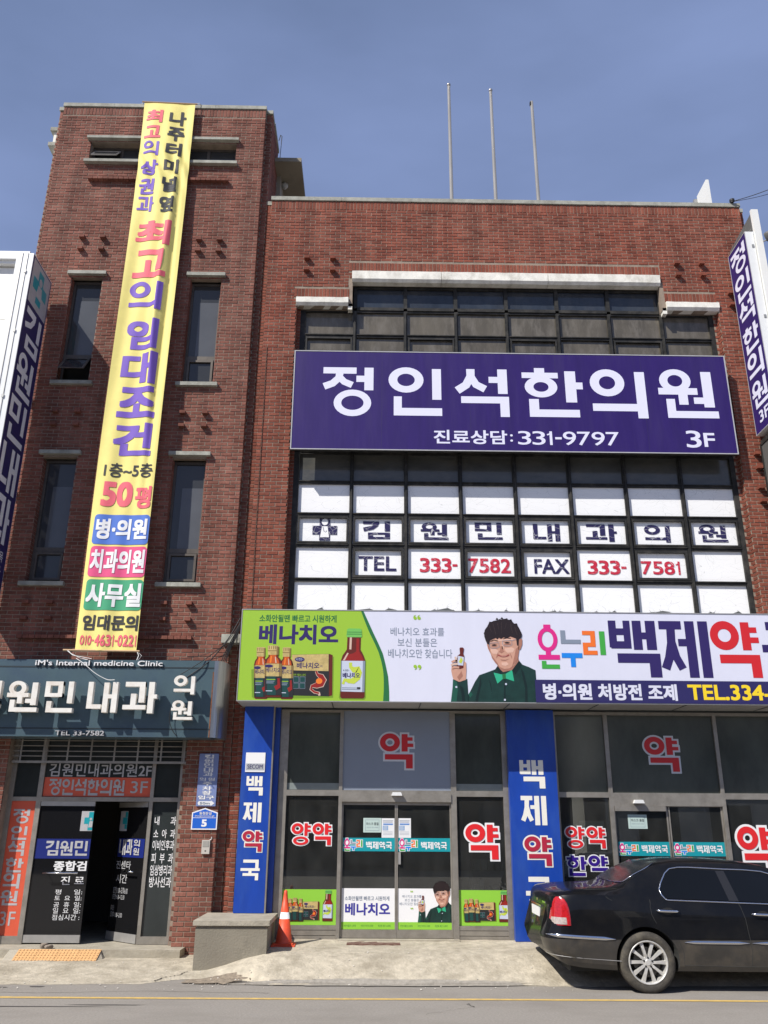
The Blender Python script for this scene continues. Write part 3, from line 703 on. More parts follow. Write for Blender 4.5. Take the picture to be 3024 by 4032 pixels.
# copings
def coping(parent, x0, x1, y0, y1, z, m=STONE, seam=1.05):
    s = x0; 
    while s < x1 - .05:
        e = min(x1, s + seam); e = x1 if x1 - e < .3 else e
        MB().box(s + .002, y0, z, e - .002, y1, z + .085).build('coping_stone', m, parent); s = e
coping(tower, -6.515, -2.305, -.03, .085, TOP_T + .003); coping(tower, -6.64, -6.517, .087, .42, TOP_T + .003); coping(tower, -2.303, -2.18, .087, .42, TOP_T + .003)
coping(tower, -6.515, -2.305, .087, .36, TOP_T + .0035)
b = MB(); b.box(-2.42, .43, TOP_T + .003, -2.17, 1.22, TOP_T + .085); b.box(-6.64, .43, TOP_T + .003, -6.4, 1.22, TOP_T + .085); b.build('coping_stone', STONE, tower)
def tower_window(w, sash=False, blind=None):
    x0, z0, x1, z1 = w
    MB().box(x0 - .062, -.085, z1 + .035, x1 + .075, .10, z1 + .105).build('lintel', STONE, tower)
    MB().box(x0 - .06, .10, z1 - .0, x1 + .06, .19, z1 + .035).build('lintel_core', STONE, tower)
    MB().box(x0 - .07, -.085, z0 - .085, x1 + .09, .17, z0 - .015).build('sill', STONE, tower)
    b = MB(); y = .15
    for q in ((x0, z0, x0 + .05, z1), (x1 - .05, z0, x1, z1), (x0 + .05, z0, x1 - .05, z0 + .05), (x0 + .05, z1 - .05, x1 - .05, z1), (x0 + .05, z0 + .56, x1 - .05, z0 + .64)):
        b.box(q[0], y, q[1], q[2], y + .05, q[3])
    fr = b.build('window_frame', BRONZE, tower)
    MB().box(x0 + .05, y + .02, z0 + .64, x1 - .05, y + .03, z1 - .05).build('pane', GTW, fr)
    if blind: MB().box(x0 + .18, y + .016, z0 + .64, x1 - .05, y + .0195, z1 - blind).build('blind', GTW2, fr)
    if not sash:
        MB().box(x0 + .05, y + .02, z0 + .05, x1 - .05, y + .03, z0 + .56).build('pane', GTW, fr)
        b = MB(); a = (x0 + .06, z0 + .06, x1 - .06, z0 + .55)
        for q in ((a[0], a[1], a[0] + .04, a[3]), (a[2] - .04, a[1], a[2], a[3]), (a[0] + .04, a[1], a[2] - .04, a[1] + .04), (a[0] + .04, a[3] - .04, a[2] - .04, a[3])): b.box(q[0], y - .02, q[1], q[2], y + .015, q[3])
        b.build('sash', BRONZE, fr)
    else:                                     # awning sash pushed open at the bottom
        t = math.radians(38); L_ = .46; xt, yt, zt = x0 + .06, y - .01, z0 + .55
        dy, dz = -math.sin(t), -math.cos(t)
        def P(u, s, e=0): return (xt + u * (x1 - x0 - .12), yt + dy * s * L_ - dz * e * 0 - e * math.cos(t), zt + dz * s * L_ + e * math.sin(t) * 0)
        b = MB()
        for (u0, u1, s0, s1) in ((0, .09, 0, 1), (.91, 1, 0, 1), (.09, .91, 0, .09), (.09, .91, .91, 1)):
            i = len(b.v); b.v += [P(u0, s0), P(u1, s0), P(u1, s1), P(u0, s1), P(u0, s0, .03), P(u1, s0, .03), P(u1, s1, .03), P(u0, s1, .03)]
            for q in ((0, 1, 2, 3), (7, 6, 5, 4), (0, 4, 5, 1), (1, 5, 6, 2), (2, 6, 7, 3), (3, 7, 4, 0)): b.f.append(tuple(i + k for k in q)); b.a.append(.5)
        b.build('sash', BRONZE, fr, fix=True)
        b = MB(); b.quad([P(.09, .09, .012), P(.91, .09, .012), P(.91, .91, .012), P(.09, .91, .012)]); b.build('pane', GTW, fr)
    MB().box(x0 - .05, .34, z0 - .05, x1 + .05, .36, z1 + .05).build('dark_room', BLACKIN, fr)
tower_window(WA, sash=True, blind=.42); tower_window(WB, blind=.42); tower_window(WC, blind=.5); tower_window(WD, blind=.5)
# wide strip window on top
x0, z0, x1, z1 = WT
MB().box(x0 - .065, -.10, z1 + .03, x1 + .05, .16, z1 + .09).build('lintel', STONE, tower)
MB().box(x0 - .065, -.10, z0 - .08, x1 + .05, .17, z0 - .015).build('sill', STONE, tower)
b = MB(); y = .16
for q in [(x0, z0, x0 + .05, z1), (x1 - .05, z0, x1, z1), (x0 + .05, z0, x1 - .05, z0 + .045), (x0 + .05, z1 - .045, x1 - .05, z1)] + [(x0 + (x1 - x0) * k / 5 - .03, z0 + .045, x0 + (x1 - x0) * k / 5 + .03, z1 - .045) for k in range(1, 5)]:
    b.box(q[0], y, q[1], q[2], y + .05, q[3])
fr = b.build('window_frame', BRONZE, tower)
for k in range(1, 5): MB().box(x0 + (x1 - x0) * k / 5 + .03, y + .02, z0 + .045, x0 + (x1 - x0) * (k + 1) / 5 - .03 - (.02 if k == 4 else 0), y + .03, z1 - .045).build('pane', GTW, fr)
b = MB()
xa, xb = x0 + .06, x0 + .56
for (p, q) in (((xa, y - .01, z1 - .1), (xa - .0, y - .22, z0 + .12)), ((xb, y - .01, z1 - .1), (xb, y - .22, z0 + .12)), ((xa, y - .22, z0 + .12), (xb, y - .22, z0 + .12)), ((xa, y - .01, z1 - .1), (xb, y - .01, z1 - .1))): b.tube([p, q], .018, 4)
b.build('sash', ALU2, fr)
b = MB(); b.quad([(xa, y - .01, z1 - .1), (xb, y - .01, z1 - .1), (xb, y - .22, z0 + .12), (xa, y - .22, z0 + .12)]); b.build('pane', GTW, fr)
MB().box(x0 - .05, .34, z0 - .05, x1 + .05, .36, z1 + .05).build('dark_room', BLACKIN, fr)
# ledges of the window on the far left side of the tower
for (za, zb) in ((15.72, 15.79), (15.32, 15.39)):
    MB().box(-6.95, .5, za - .02, -6.60, 1.0, zb).build('side_ledge', STONE, tower)
MB().box(-6.88, .55, 15.39, -6.62, .95, 15.70).build('side_window', CREAM, tower)
# canopy over the roof door
b = MB(); b.box(-2.19, .75, 15.2, -1.62, 2.0, 15.30); b.build('canopy', BLOCKM, tower)
b = MB(); b.box(-2.19, 1.2, 12.9, -2.1, 2.2, 15.2); b.build('stair_wall', BLOCKM, tower)
b = MB(); b.lathe([(.02, .0), (.075, -.01), (.08, -.05), (.05, -.10), (.01, -.11)], (-2.04, 1.45, 15.2), n=16); b.build('bulkhead_lamp', GREYS, tower, smooth=True)

# -------------------------------------------------- entrance of the tower
yE = .20
ef = MB()
for q in ((-5.62, .21, -5.545, 3.3), (-5.175, .21, -5.10, 3.3), (-3.425, .21, -3.37, 3.3), (-2.985, .21, -2.935, 3.3), (-5.545, 2.20, -5.175, 2.262), (-5.10, 2.20, -3.425, 2.262), (-3.37, 2.20, -2.985, 2.262),
          (-5.545, .21, -5.175, .315), (-3.37, .21, -2.985, .315)):
    ef.box(q[0], yE, q[1], q[2], yE + .07, q[3])
ent = ef.build('entrance_frame', ALU, tower)
MB().box(-5.545, yE + .03, 2.262, -5.175, yE + .036, 3.3).build('pane', GSIDE, ent)
MB().box(-5.10, yE + .03, 2.262, -3.425, yE + .036, 3.3).build('pane', GSIDE, ent)
MB().box(-3.37, yE + .03, 2.262, -2.985, yE + .036, 3.3).build('pane', GSIDE, ent)
MB().box(-3.37, yE + .03, .315, -2.985, yE + .036, 2.2).build('pane', GSIDE, ent)
MB().box(-5.545, yE + .02, .315, -5.175, yE + .05, 2.2).build('orange_panel', ORPANEL, ent)
for s, q in (('정', (-5.50, 1.871, -5.247, 2.081)), ('인', (-5.50, 1.636, -5.250, 1.836)), ('석', (-5.51, 1.409, -5.256, 1.621)), ('한', (-5.51, 1.177, -5.240, 1.386)), ('의', (-5.51, .955, -5.255, 1.169)), ('원', (-5.51, .724, -5.250, .933)), ('3F', (-5.48, .448, -5.250, .642))):
    text(s, q, yE + .018, SILVT, ent, bold=.02 if s != '3F' else 0)
text('김원민내과의원2F', (-5.04, 2.563, -3.44, 2.765), yE + .026, SILVT, ent, bold=.012)
rect(-5.095, 2.270, -3.43, 2.555, yE + .029, ORPANEL, ent, 'orange_band')
text('정인석한의원', (-5.011, 2.286, -3.832, 2.529), yE + .024, SILVT, ent, bold=.018); text('3F', (-3.741, 2.323, -3.478, 2.503), yE + .024, SILVT, ent, bold=.005)
rows = [('내      과', 1.861, 1.985), ('소  아  과', 1.672, 1.80), ('이비인후과', 1.500, 1.645), ('피  부  과', 1.314, 1.461), ('임상병리과', 1.143, 1.293), ('방사선과', .980, 1.128)]
for s, a, c in rows: text(s, (-3.32, a, -2.99, c), yE + .026, WTXT, ent, bold=.012)
# roller grille under the board
b = MB(); yg = .10
for z in (2.78, 2.865, 2.94, 3.02, 3.10): b.box(-5.60, yg, z - (.02 if z == 2.78 else .006), -2.87, yg + .02, z + (.015 if z == 2.78 else .006))
for k in range(8):
    x = -5.48 + k * .365; b.box(x - .012, yg + .004, 2.76, x + .012, yg + .016, 3.2)
b.build('roller_grille', ALU, ent)
# closed left leaf
dl = MB()
for q in ((-5.095, .225, -4.262, .33), (-5.095, 2.13, -4.262, 2.198)): dl.box(q[0], yE + .01, q[1], q[2], yE + .055, q[3])
dl = dl.build('door', ALU2, tower)
MB().box(-5.095, yE + .025, .33, -4.262, yE + .04, 2.13).build('pane', GDOOR, dl)
yy = yE + .022
rect(-5.09, 1.374, -4.265, 1.655, yy, mat('navy_film', (.012, .022, .16), .3), dl, 'blue_film')
text('김원민', (-4.938, 1.417, -4.299, 1.625), yy - .003, SILVT, dl, bold=.03)
text('종합검', (-4.782, 1.202, -4.285, 1.342), yy, WTXT, dl, bold=.03); text('진 료', (-4.644, 1.009, -4.296, 1.128), yy, WTXT, dl, bold=.012)
for s, a, c in (('평     일:', .876, .946), ('토  요  일:', .793, .862), ('공  휴  일:', .701, .774), ('일  요  일:', .618, .694), ('점심시간 :', .527, .604)):
    text(s, (-4.709, a, -4.303, c), yy, WTXT, dl, bold=.002)
def cross_sign(x0, z0, x1, z1, y, parent, half=1):
    rect(x0, z0, x1, z1, y, SILVT, parent, 'white_film'); w = x1 - x0; h = z1 - z0
    rect(x0 + w * .28, z0 + h * .36, x1, z0 + h * .68, y - .003, TEAL, parent, 'teal_cross')
    rect(x0 + w * .62, z0 + h * .68, x1, z0 + h * .96, y - .003, TEAL, parent, 'teal_cross'); rect(x0 + w * .62, z0 + h * .04, x1, z0 + h * .36, y - .003, TEAL, parent, 'teal_cross')
    poly(ell(x1 - w * .18, z0 + h * .60, w * .10, h * .07, 12), y - .006, SILVT, parent, 'doctor_figure')
    poly([(x1 - w * .34, z0 + h * .18), (x1 - .002, z0 + h * .18), (x1 - .002, z0 + h * .50), (x1 - w * .26, z0 + h * .50)], y - .006, SILVT, parent, 'doctor_figure')
cross_sign(-4.451, 1.769, -4.266, 2.056, yy, dl)
b = MB(); b.tube([(-4.90, .12, 1.176), (-4.375, .12, 1.178)], .013, 8); b.tube([(-4.86, .12, 1.176), (-4.86, .225, 1.176)], .009, 6); b.tube([(-4.42, .12, 1.176), (-4.42, .225, 1.176)], .009, 6); b.build('handle', CHROME, dl, smooth=True)
# open right leaf, swung inwards
hx, hy = -3.43, .205; dd = Vector((-.394, .349, 0)).normalized(); LEN = .80; nn = Vector((-dd.y, dd.x, 0)); nn = nn if nn.y < 0 else -nn
leaf = thing('door_tmp', 'x', 'x')
bpy.data.objects.remove(leaf)
def leafquad(b, s0, z0, s1, z1, off=0, th=.035):
    p = lambda s, z, o: tuple(Vector((hx, hy, 0)) + dd * s + nn * o + Vector((0, 0, z)))
    i = len(b.v); b.v += [p(s0, z0, off), p(s1, z0, off), p(s1, z1, off), p(s0, z1, off), p(s0, z0, off - th), p(s1, z0, off - th), p(s1, z1, off - th), p(s0, z1, off - th)]
    for q in ((1, 0, 3, 2), (4, 5, 6, 7), (0, 1, 5, 4), (1, 2, 6, 5), (2, 3, 7, 6), (3, 0, 4, 7)): b.f.append(tuple(i + k for k in q)); b.a.append(.5)
b = MB(); leafquad(b, .02, .215, LEN, .335); leafquad(b, .02, 2.12, LEN, 2.195); dr = b.build('door', ALU2, tower, fix=True, label='glass entrance door leaf standing open inwards')
b = MB(); leafquad(b, .02, .335, LEN, 2.12, -.01, .015); b.build('pane', GDOOR, dr, fix=True)
def leaftext(s, bx, m, bold=.01, off=.004):      # bx in leaf coordinates: s measured from hinge, left = larger s
    o = text(s, (0, bx[1], bx[0] - bx[2], bx[3]), 0, m, dr, bold=bold)
    me = o.data
    for v in me.vertices:
        s_ = bx[0] - v.co.x; q = Vector((hx, hy, 0)) + dd * s_ + nn * (off - v.co.y * 1.0) ; v.co = (q.x, q.y, v.co.z)
b = MB(); leafquad(b, .012 + .01, 1.388, .715, 1.660, -.006, .003); b.build('blue_film', bpy.data.materials['navy_film'], dr, fix=True)
leaftext('내', (.673, 1.42, .497, 1.646), SILVT, .03); leaftext('과', (.488, 1.425, .324, 1.648), SILVT, .03); leaftext('의', (.286, 1.547, .127, 1.647), SILVT, .02); leaftext('원', (.284, 1.425, .128, 1.528), SILVT, .02)
leaftext('진센타', (.71, 1.217, .319, 1.336), SILVT, .01, 0); leaftext('시간', (.679, 1.015, .382, 1.143), SILVT, .01, 0)
leaftext('오전8:30~오후6:00', (.724, .864, .337, .961), SILVT, .004, 0); leaftext('오전8:30~12:30', (.726, .784, .405, .861), SILVT, .004, 0)
leaftext('휴진', (.743, .629, .661, .703), SILVT, .0, 0); leaftext('오후1:00~2:00', (.733, .533, .422, .613), SILVT, .004, 0)
b = MB(); leafquad(b, .541, 1.769, .734, 2.064, -.006, .003); b.build('white_film', SILVT, dr, fix=True)
b = MB(); leafquad(b, .541, 1.87, .66, 1.97, -.002, .003); leafquad(b, .541, 1.80, .60, 1.865, -.002, .003); leafquad(b, .541, 1.975, .60, 2.05, -.002, .003); b.build('teal_cross', TEAL, dr, fix=True)
b = MB(); p0 = Vector((hx, hy, 1.19)) + nn * .07; b.tube([p0 + dd * .14, p0 + dd * .40], .012, 8); b.build('handle', CHROME, dr, smooth=True)
# dim hall behind the doors
b = MB(); b.box(-5.64, 3.3, .2, -2.9, 3.4, 3.3); b.box(-5.70, .3, .2, -5.62, 3.3, 3.3); b.box(-2.93, .33, .2, -2.85, 3.3, 3.3); b.box(-5.7, .3, 3.3, -2.85, 3.4, 3.38)
b.build('entrance_hall', mat('hall_wall', (.16, .15, .135), .85), tower)
b = MB(); b.box(-3.9, 2.2, 1.3, -3.82, 2.25, 2.0); b.box(-3.80, 2.0, .9, -3.65, 2.06, 1.5); b.build('hall_notice_board', mat('hall_board', (.35, .30, .22), .6), tower)

# ------------------------------------------------------------------ clinic building
clinic = thing('clinic_building', 'wide three storey red brick building with a grid of dark framed windows over the pharmacy', 'building', (2.6, .5, 0))
TOP_M = 13.53
OP = [(-1.49, .25, 6.54, 11.10), (-.44, 11.09, 5.46, 11.66)]
b = MB(); wall_cells(b, -2.08, 7.265, .02, TOP_M, 0, .12, OP)
OP2 = [(-1.42, .25, 6.475, 11.10), (-.44, 11.09, 5.46, 11.66)]
wall_cells(b, -2.19, 7.385, .02, TOP_M, .145, .33, OP2); b.box(-2.08, .12, .02, -1.49, .145, TOP_M); b.box(6.54, .12, .02, 7.265, .145, TOP_M); b.box(-1.49, .12, 11.7, 6.54, .145, TOP_M)
b.box(7.2, .33, 0, 7.385, 9.5, TOP_M); b.box(-2.19, 9.3, 0, 7.2, 9.5, TOP_M); b.box(-2.19, 1.3, 0, -2.0, 9.3, TOP_M)
b.box(-2.0, .33, 12.8, 7.2, 9.3, 12.9)
b.build('wall', MORT, clinic)
bw = Brickwork(clinic, BRD, hide=[(-2.1, .0, -1.45, 5.05), (-1.5, 8, 6.4, 9.98), (6.5, 0, 7.3, 5.05), (6.8, 5, 7.3, 12.3)])
LH = [(-.46, 11.64, 5.48, 11.885), (-1.51, 11.09, -.50, 11.285), (5.53, 11.09, 6.56, 11.285)]
sold = [(-.52, 11.885, 5.50, 12.085), (-1.55, 11.285, -.50, 11.485), (5.53, 11.285, 6.52, 11.485)]
bw.add(YF, brick_fill(-2.08, 7.265, .0, 13.25, OP + LH + sold + [(-.52, 11.0, -.44, 11.7), (5.46, 11.0, 5.53, 11.7)]))
for s in sold: bw.add(YF, soldier(s[0], s[2], s[1] + .004, s[3] - .006), single=False)
bw.add(YF, soldier(-2.08, 7.265, 13.335, 13.525), single=False); bw.add(YF, brick_fill(-2.08, 7.265, 13.266, 13.34))
f3 = yframe(.145)
bw.add(f3, brick_fill(-2.19, -2.085, .0, 13.3) + brick_fill(7.27, 7.385, .0, 13.3), single=False)
bw.add(f3, soldier(-2.19, -2.085, 13.335, 13.525) + soldier(7.27, 7.385, 13.335, 13.525), single=False)
bw.add(f3, brick_fill(-1.49, -1.42, 5.0, 11.1) + brick_fill(6.475, 6.54, 5.0, 11.1), single=False)
bw.add(Frame((6.54, .14, 0), (0, -1, 0), (-1, 0, 0)), brick_fill(0, .135, 5.0, 11.1), single=False)
bw.add(Frame((-1.49, 0, 0), (0, 1, 0), (1, 0, 0)), brick_fill(0, .135, 5.0, 11.1), single=False)
bw.add(Frame((7.265, 0, 0), (0, 1, 0), (1, 0, 0)), brick_fill(0, .14, .0, 13.5), single=False)
bw.add(Frame((7.385, .145, 0), (0, 1, 0), (1, 0, 0)), brick_fill(0, 4, 9.0, 13.5), single=False)
bw.finish()
nub2 = MB().box(-.05, -.095, 0, .05, .0, BH, .45).mesh('header_brick', BRD, attr=True)
nubs(clinic, [(-1.33, 12.12), (-.83, 12.12), (-1.33, 11.85), (-.83, 11.85), (5.84, 12.12), (6.32, 12.12), (5.84, 11.85), (6.32, 11.85), (6.80, 11.46), (6.80, 11.2), (7.05, 11.46), (7.05, 11.2), (6.82, 8.1), (6.82, 7.83), (6.80, 7.2), (6.80, 7.45)], nub2)
coping(clinic, -2.095, 7.28, -.03, .125, TOP_M + .003, seam=1.4); coping(clinic, -2.21, -2.097, .127, .46, TOP_M + .003); coping(clinic, 7.282, 7.40, .127, .46, TOP_M + .003)
coping(clinic, -2.095, 7.28, .127, .40, TOP_M + .0035, seam=2)
def rough_beam(x0, x1, z0, z1, cuts):
    xs = [x0] + cuts + [x1]
    for a, c in zip(xs[:-1], xs[1:]):
        b = MB(); n = max(2, int((c - a) / .12)); prev = None
        for k in range(n + 1):
            x = a + .004 + (c - a - .008) * k / n; j = lambda s: random.uniform(-s, s)
            r = [(x, -.055 + j(.002), z0 + .05 + j(.002)), (x, -.06 + j(.002), z1 - .02 + j(.003)), (x, -.03 + j(.003), z1 + j(.004)), (x, .12, z1), (x, .12, z0), (x, -.01 + j(.003), z0 + j(.003))]
            i = len(b.v); b.v += r
            if prev is not None:
                for q in range(6): b.f.append((prev + q, i + q, i + (q + 1) % 6, prev + (q + 1) % 6)); b.a.append(.5)
            if k in (0, n): b.f.append(tuple(i + q for q in range(6))); b.a.append(.5)
            prev = i
        b.build('lintel', WSTONE, clinic, fix=True)
rough_beam(-.455, 5.475, 11.64, 11.88, [1.26, 3.31]); rough_beam(-1.505, -.51, 11.10, 11.28, []); rough_beam(5.54, 6.55, 11.10, 11.28, [])
MB().box(-.52, .0, 11.03, -.44, .12, 11.16).build('lintel', WSTONE, clinic); MB().box(5.47, .0, 11.03, 5.55, .12, 11.16).build('lintel', WSTONE, clinic)
# window grid
CX = [-1.37, -.385, .575, 1.54, 2.51, 3.485, 4.475, 5.48, 6.44]
yW = .15
def grid(name, zs, cols, bars_w=.062):
    b = MB(); lo, hi = zs[0], zs[-1]
    for i in cols:
        x = CX[i]; w = .05 if i in (0, 8) else .034
        b.box(x - w, yW, lo, x + w, yW + .10, hi)
        if i not in (0, 8): b.box(x - .012, yW - .02, lo + .03, x + .012, yW, hi - .03)
    for z in zs:
        for a, c in zip(cols[:-1], cols[1:]):
            xa, xb = CX[a] + (.05 if a == 0 else .034), CX[c] - (.05 if c == 8 else .034)
            b.box(xa, yW + .01, z - bars_w / 2, xb, yW + .09, z + bars_w / 2); b.box(xa + .002, yW - .012, z + bars_w / 2 - .022, xb - .002, yW + .01, z + bars_w / 2 - .004)
    return b.build('window_frame', DARKF, clinic, label=name)
def panes(fr, zs, cols, m, y=.05):
    for a, c in zip(cols[:-1], cols[1:]):
        xa, xb = CX[a] + (.05 if a == 0 else .034), CX[c] - (.05 if c == 8 else .034)
        tilt = random.uniform(-.003, .003)
        bb = MB(); z0_, z1_ = zs[0] + .031, zs[1] - .031
        i = len(bb.v); yy_ = yW + y
        bb.v += [(xa, yy_ + tilt, z0_), (xb, yy_ - tilt, z0_), (xb, yy_ - tilt * .5, z1_), (xa, yy_ + tilt * .5, z1_)]; bb.f.append((0, 1, 2, 3)); bb.a.append(.5)
        bb.build('pane', m, fr)
def sash_frame(fr, c, z0, z1, w=.035):
    xa, xb = CX[c] + (.05 if c == 0 else .034) + .012, CX[c + 1] - (.05 if c == 7 else .034) - .012; b = MB(); z0 += .04; z1 -= .04
    for q in ((xa, z0, xa + w, z1), (xb - w, z0, xb, z1), (xa + w, z0, xb - w, z0 + w), (xa + w, z1 - w, xb - w, z1)): b.box(q[0], yW - .005, q[1], q[2], yW + .04, q[3])
    b.build('sash', DARKF, fr)
f3f = grid('dark grid of third floor windows above the purple sign', [9.45, 10.16, 10.555, 11.10], list(range(9)))
panes(f3f, [10.555, 11.13], list(range(9)), G3B); panes(f3f, [10.16, 10.555], list(range(9)), G3B); panes(f3f, [9.45, 10.16], list(range(9)), G3B)
b = MB()
for i in range(1, 8): b.box(CX[i] - .034, yW, 11.16, CX[i] + .034, yW + .1, 11.64); 
for a, c in zip(range(1, 7), range(2, 8)): b.box(CX[a] + .034, yW + .01, 11.60, CX[c] - .034, yW + .09, 11.66); b.box(CX[a] + .034, yW - .01, 11.115, CX[c] - .034, yW + .09, 11.175)
ftop = b.build('window_frame', DARKF, clinic, label='topmost row of six dark blue windows under the long white lintel')
panes(ftop, [11.145, 11.63], list(range(1, 8)), G3A)
for c in (0, 2, 4, 6): sash_frame(f3f, c, 10.16, 10.555, .03)
RZ = [5.15, 5.785, 6.395, 6.962, 7.563, 8.14]
f2f = grid('dark grid of second floor windows with white film and clinic lettering', RZ, list(range(9)))
panes(f2f, RZ[4:6], list(range(9)), G2A)
for k in range(4): panes(f2f, RZ[k:k + 2], list(range(9)), FILM)
for c in range(8): sash_frame(f2f, c, RZ[2], RZ[3], .03)
for c in (1, 3, 4, 6): sash_frame(f2f, c, RZ[1], RZ[2], .042)
MB().box(-1.42, .2, 8.14, 6.475, .3, 9.45).build('spandrel', DARKF, clinic)
yT = yW + .043
for s, q in (('김', (-.184, 6.53, .300, 6.852)), ('원', (.830, 6.526, 1.309, 6.84)), ('민', (1.773, 6.54, 2.253, 6.85)), ('내', (2.789, 6.52, 3.257, 6.835)), ('과', (3.706, 6.524, 4.252, 6.84)), ('의', (4.733, 6.52, 5.189, 6.84)), ('원', (5.684, 6.536, 6.191, 6.857))):
    text(s, q, yT, NAVYC, f2f, bold=.04)
for s, q, m in (('TEL', (-.245, 5.955, .406, 6.216), NAVYC), ('333-', (.809, 5.939, 1.454, 6.195), REDC), ('7582', (1.643, 5.938, 2.368, 6.194), REDC), ('FAX', (2.775, 5.936, 3.376, 6.196), NAVYC), ('333-', (3.691, 5.93, 4.362, 6.183), REDC), ('7581', (4.621, 5.94, 5.312, 6.176), REDC)):
    text(s, q, yT, m, f2f, bold=.018)
# blue cross with a doctor figure
b = MB(); b.box(-1.05, yT - .001, 6.60, -.624, yT + .002, 6.76); b.box(-.93, yT - .0015, 6.495, -.745, yT + .002, 6.93); b.build('cross_emblem', NAVYC, f2f)
poly(ell(-.838, 6.83, .055, .06, 16), yT - .004, FILM, f2f, 'doctor_figure'); poly([(-.915, 6.55), (-.76, 6.55), (-.79, 6.75), (-.885, 6.75)], yT - .004, FILM, f2f, 'doctor_figure')
stroke([(-.87, 6.74), (-.85, 6.66), (-.82, 6.64), (-.80, 6.67)], .008, yT - .006, NAVY, f2f, 'doctor_figure')
# torn and curled lower edge of the film
random.seed(3)
TM = mat('torn_film_gap', (.10, .105, .10), .5)
for c in range(8):
    b = MB(); n = random.randint(2, 4)
    for k in range(n):
        x = random.uniform(CX[c] + .08, CX[c + 1] - .30); w = random.uniform(.10, .34); h = random.uniform(.012, .05)
        zz = 5.255 + random.uniform(-.01, .02); y_ = yW + .046 - k * .0005
        mid = x + w * random.uniform(.25, .75)
        b.quad([(x, y_, zz), (mid, y_, zz - h * .15), (x + w, y_, zz + random.uniform(-.01, .015)), (mid + w * .1, y_, zz + h)])
        b.quad([(mid, y_ - .0002, zz + h * .5), (mid + .008, y_ - .0002, zz + h * .5), (mid + random.uniform(-.04, .06), y_ - .0002, zz + h + random.uniform(.02, .05))])
    b.build('torn_film', TM, f2f, kind='stuff')
# cable down the left pier
b = MB(); b.tube([(-2.0, -.018, 10.2), (-1.995, -.018, 8.0), (-2.0, -.018, 6.5), (-1.99, -.018, 5.0)], .006, 5); b.build('conduit', mat('brown_cable', (.10, .05, .03), .7), clinic)
# stub slab in the recess
MB().box(-2.44, -.10, 4.64, -2.12, .14, 4.78).build('concrete_stub', STONE, tower)

# ------------------------------------------------------------------ pharmacy shopfront
yS = .03
def bars(lst, y0=yS, y1=yS + .09):
    b = MB()
    for q in lst: b.box(q[0], y0, q[1], q[2], y1, q[3])
    return b
sf = bars([(-1.42, .31, -1.29, 3.60), (-.485, .31, -.43, 3.60), (1.25, .31, 1.335, 3.60), (2.06, .31, 2.20, 3.60), (-1.29, 2.30, -.485, 2.385), (-.43, 2.335, 1.25, 2.385), (1.335, 2.30, 2.06, 2.385),
           (-1.29, 3.56, -.485, 3.60), (-.43, 3.585, 1.25, 3.60), (1.335, 3.56, 2.06, 3.60)]).build('shopfront_frame', ALU, clinic, label='aluminium shopfront frame left of the second blue pillar')
MB().box(-.43, yS - .02, 2.215, 1.25, yS + .10, 2.335).build('door_header', ALU, sf)
for (a, c) in ((-1.29, -.485), (1.335, 2.06)):
    for k, (z0_, z1_) in enumerate(((.31, .355), (.362, .425), (.432, .492))): MB().box(a, yS + .01 - .008 * k * 0, z0_, c, yS + .06, z1_).build('sill_panel', ALU, sf)
MB().box(-1.29, yS + .04, .492, -.485, yS + .046, 2.30).build('pane', GSHOP, sf); MB().box(1.335, yS + .04, .492, 2.06, yS + .046, 2.30).build('pane', GSHOP, sf)
MB().box(-1.29, yS + .04, 2.385, -.485, yS + .046, 3.56).build('pane', GTOP, sf); MB().box(1.335, yS + .04, 2.385, 2.06, yS + .046, 3.56).build('pane', GTOP, sf)
MB().box(-.43, yS + .02, 2.385, 1.25, yS + .03, 3.585).build('frosted_pane', FROST, sf)
rect(-1.29, 2.39, -.485, 2.488, yS + .038, PBAND, sf, 'pale_band'); rect(1.335, 2.39, 2.06, 2.488, yS + .038, PBAND, sf, 'pale_band')
sticker('약', (.118, 2.684, .700, 3.271), yS + .016, RED, mat('pale_sticker_edge', (.62, .64, .68), .4), sf, bold=.05, edge=.035)
sticker('양약', (-1.208, 1.574, -.567, 1.917), yS + .036, REDS, WHITE, sf, bold=.045, edge=.04)
sticker('약', (1.433, 1.375, 1.993, 1.933), yS + .036, REDS, WHITE, sf, bold=.05, edge=.035)
# sliding doors
def sliding(x0, x1, y, nm):
    b = MB()
    for q in ((x0, .325, x1, .435), (x0, 2.17, x1, 2.213), (x0, .435, x0 + .022, 2.17), (x1 - .022, .435, x1, 2.17)): b.box(q[0], y, q[1], q[2], y + .035, q[3])
    d = b.build('sliding_door', ALU, clinic, label=nm)
    MB().box(x0 + .022, y + .015, .435, x1 - .022, y + .02, 2.17).build('pane', GSHOP, d); return d
dA = sliding(-.428, .405, yS + .04, 'left glass sliding door of the pharmacy'); dB = sliding(.408, 1.248, yS + .04, 'right glass sliding door of the pharmacy')
yD = yS + .053
for d, a, c, off in ((dA, -.406, .383, 0), (dB, .43, 1.226, 0)):
    rect(a, 1.507, c, 1.697, yD, TEAL, d, 'teal_band')
    onnuri(a + .022, 1.512, a + .30, 1.690, yD - .002, d, outline=WHITE); text('백제약국', (a + .352, 1.540, a + .744, 1.642), yD - .003, WHITE, d, bold=.03)
    rect(a, .437, c, .992, yD, WHITE, d, 'white_print'); rect(a, .438, c, .537, yD - .002, LIMEB, d, 'lime_strip')
    w = c - a
    for k, s in enumerate(('·천연식물성 소화제', '·무탄산 저자극 소화제', '위운동 촉진 소화제')): text(s, (a + .03 + w * .325 * k, .470, a + w * (.27 + .325 * k), .500), yD - .004, DKGREEN, d, bold=.0)
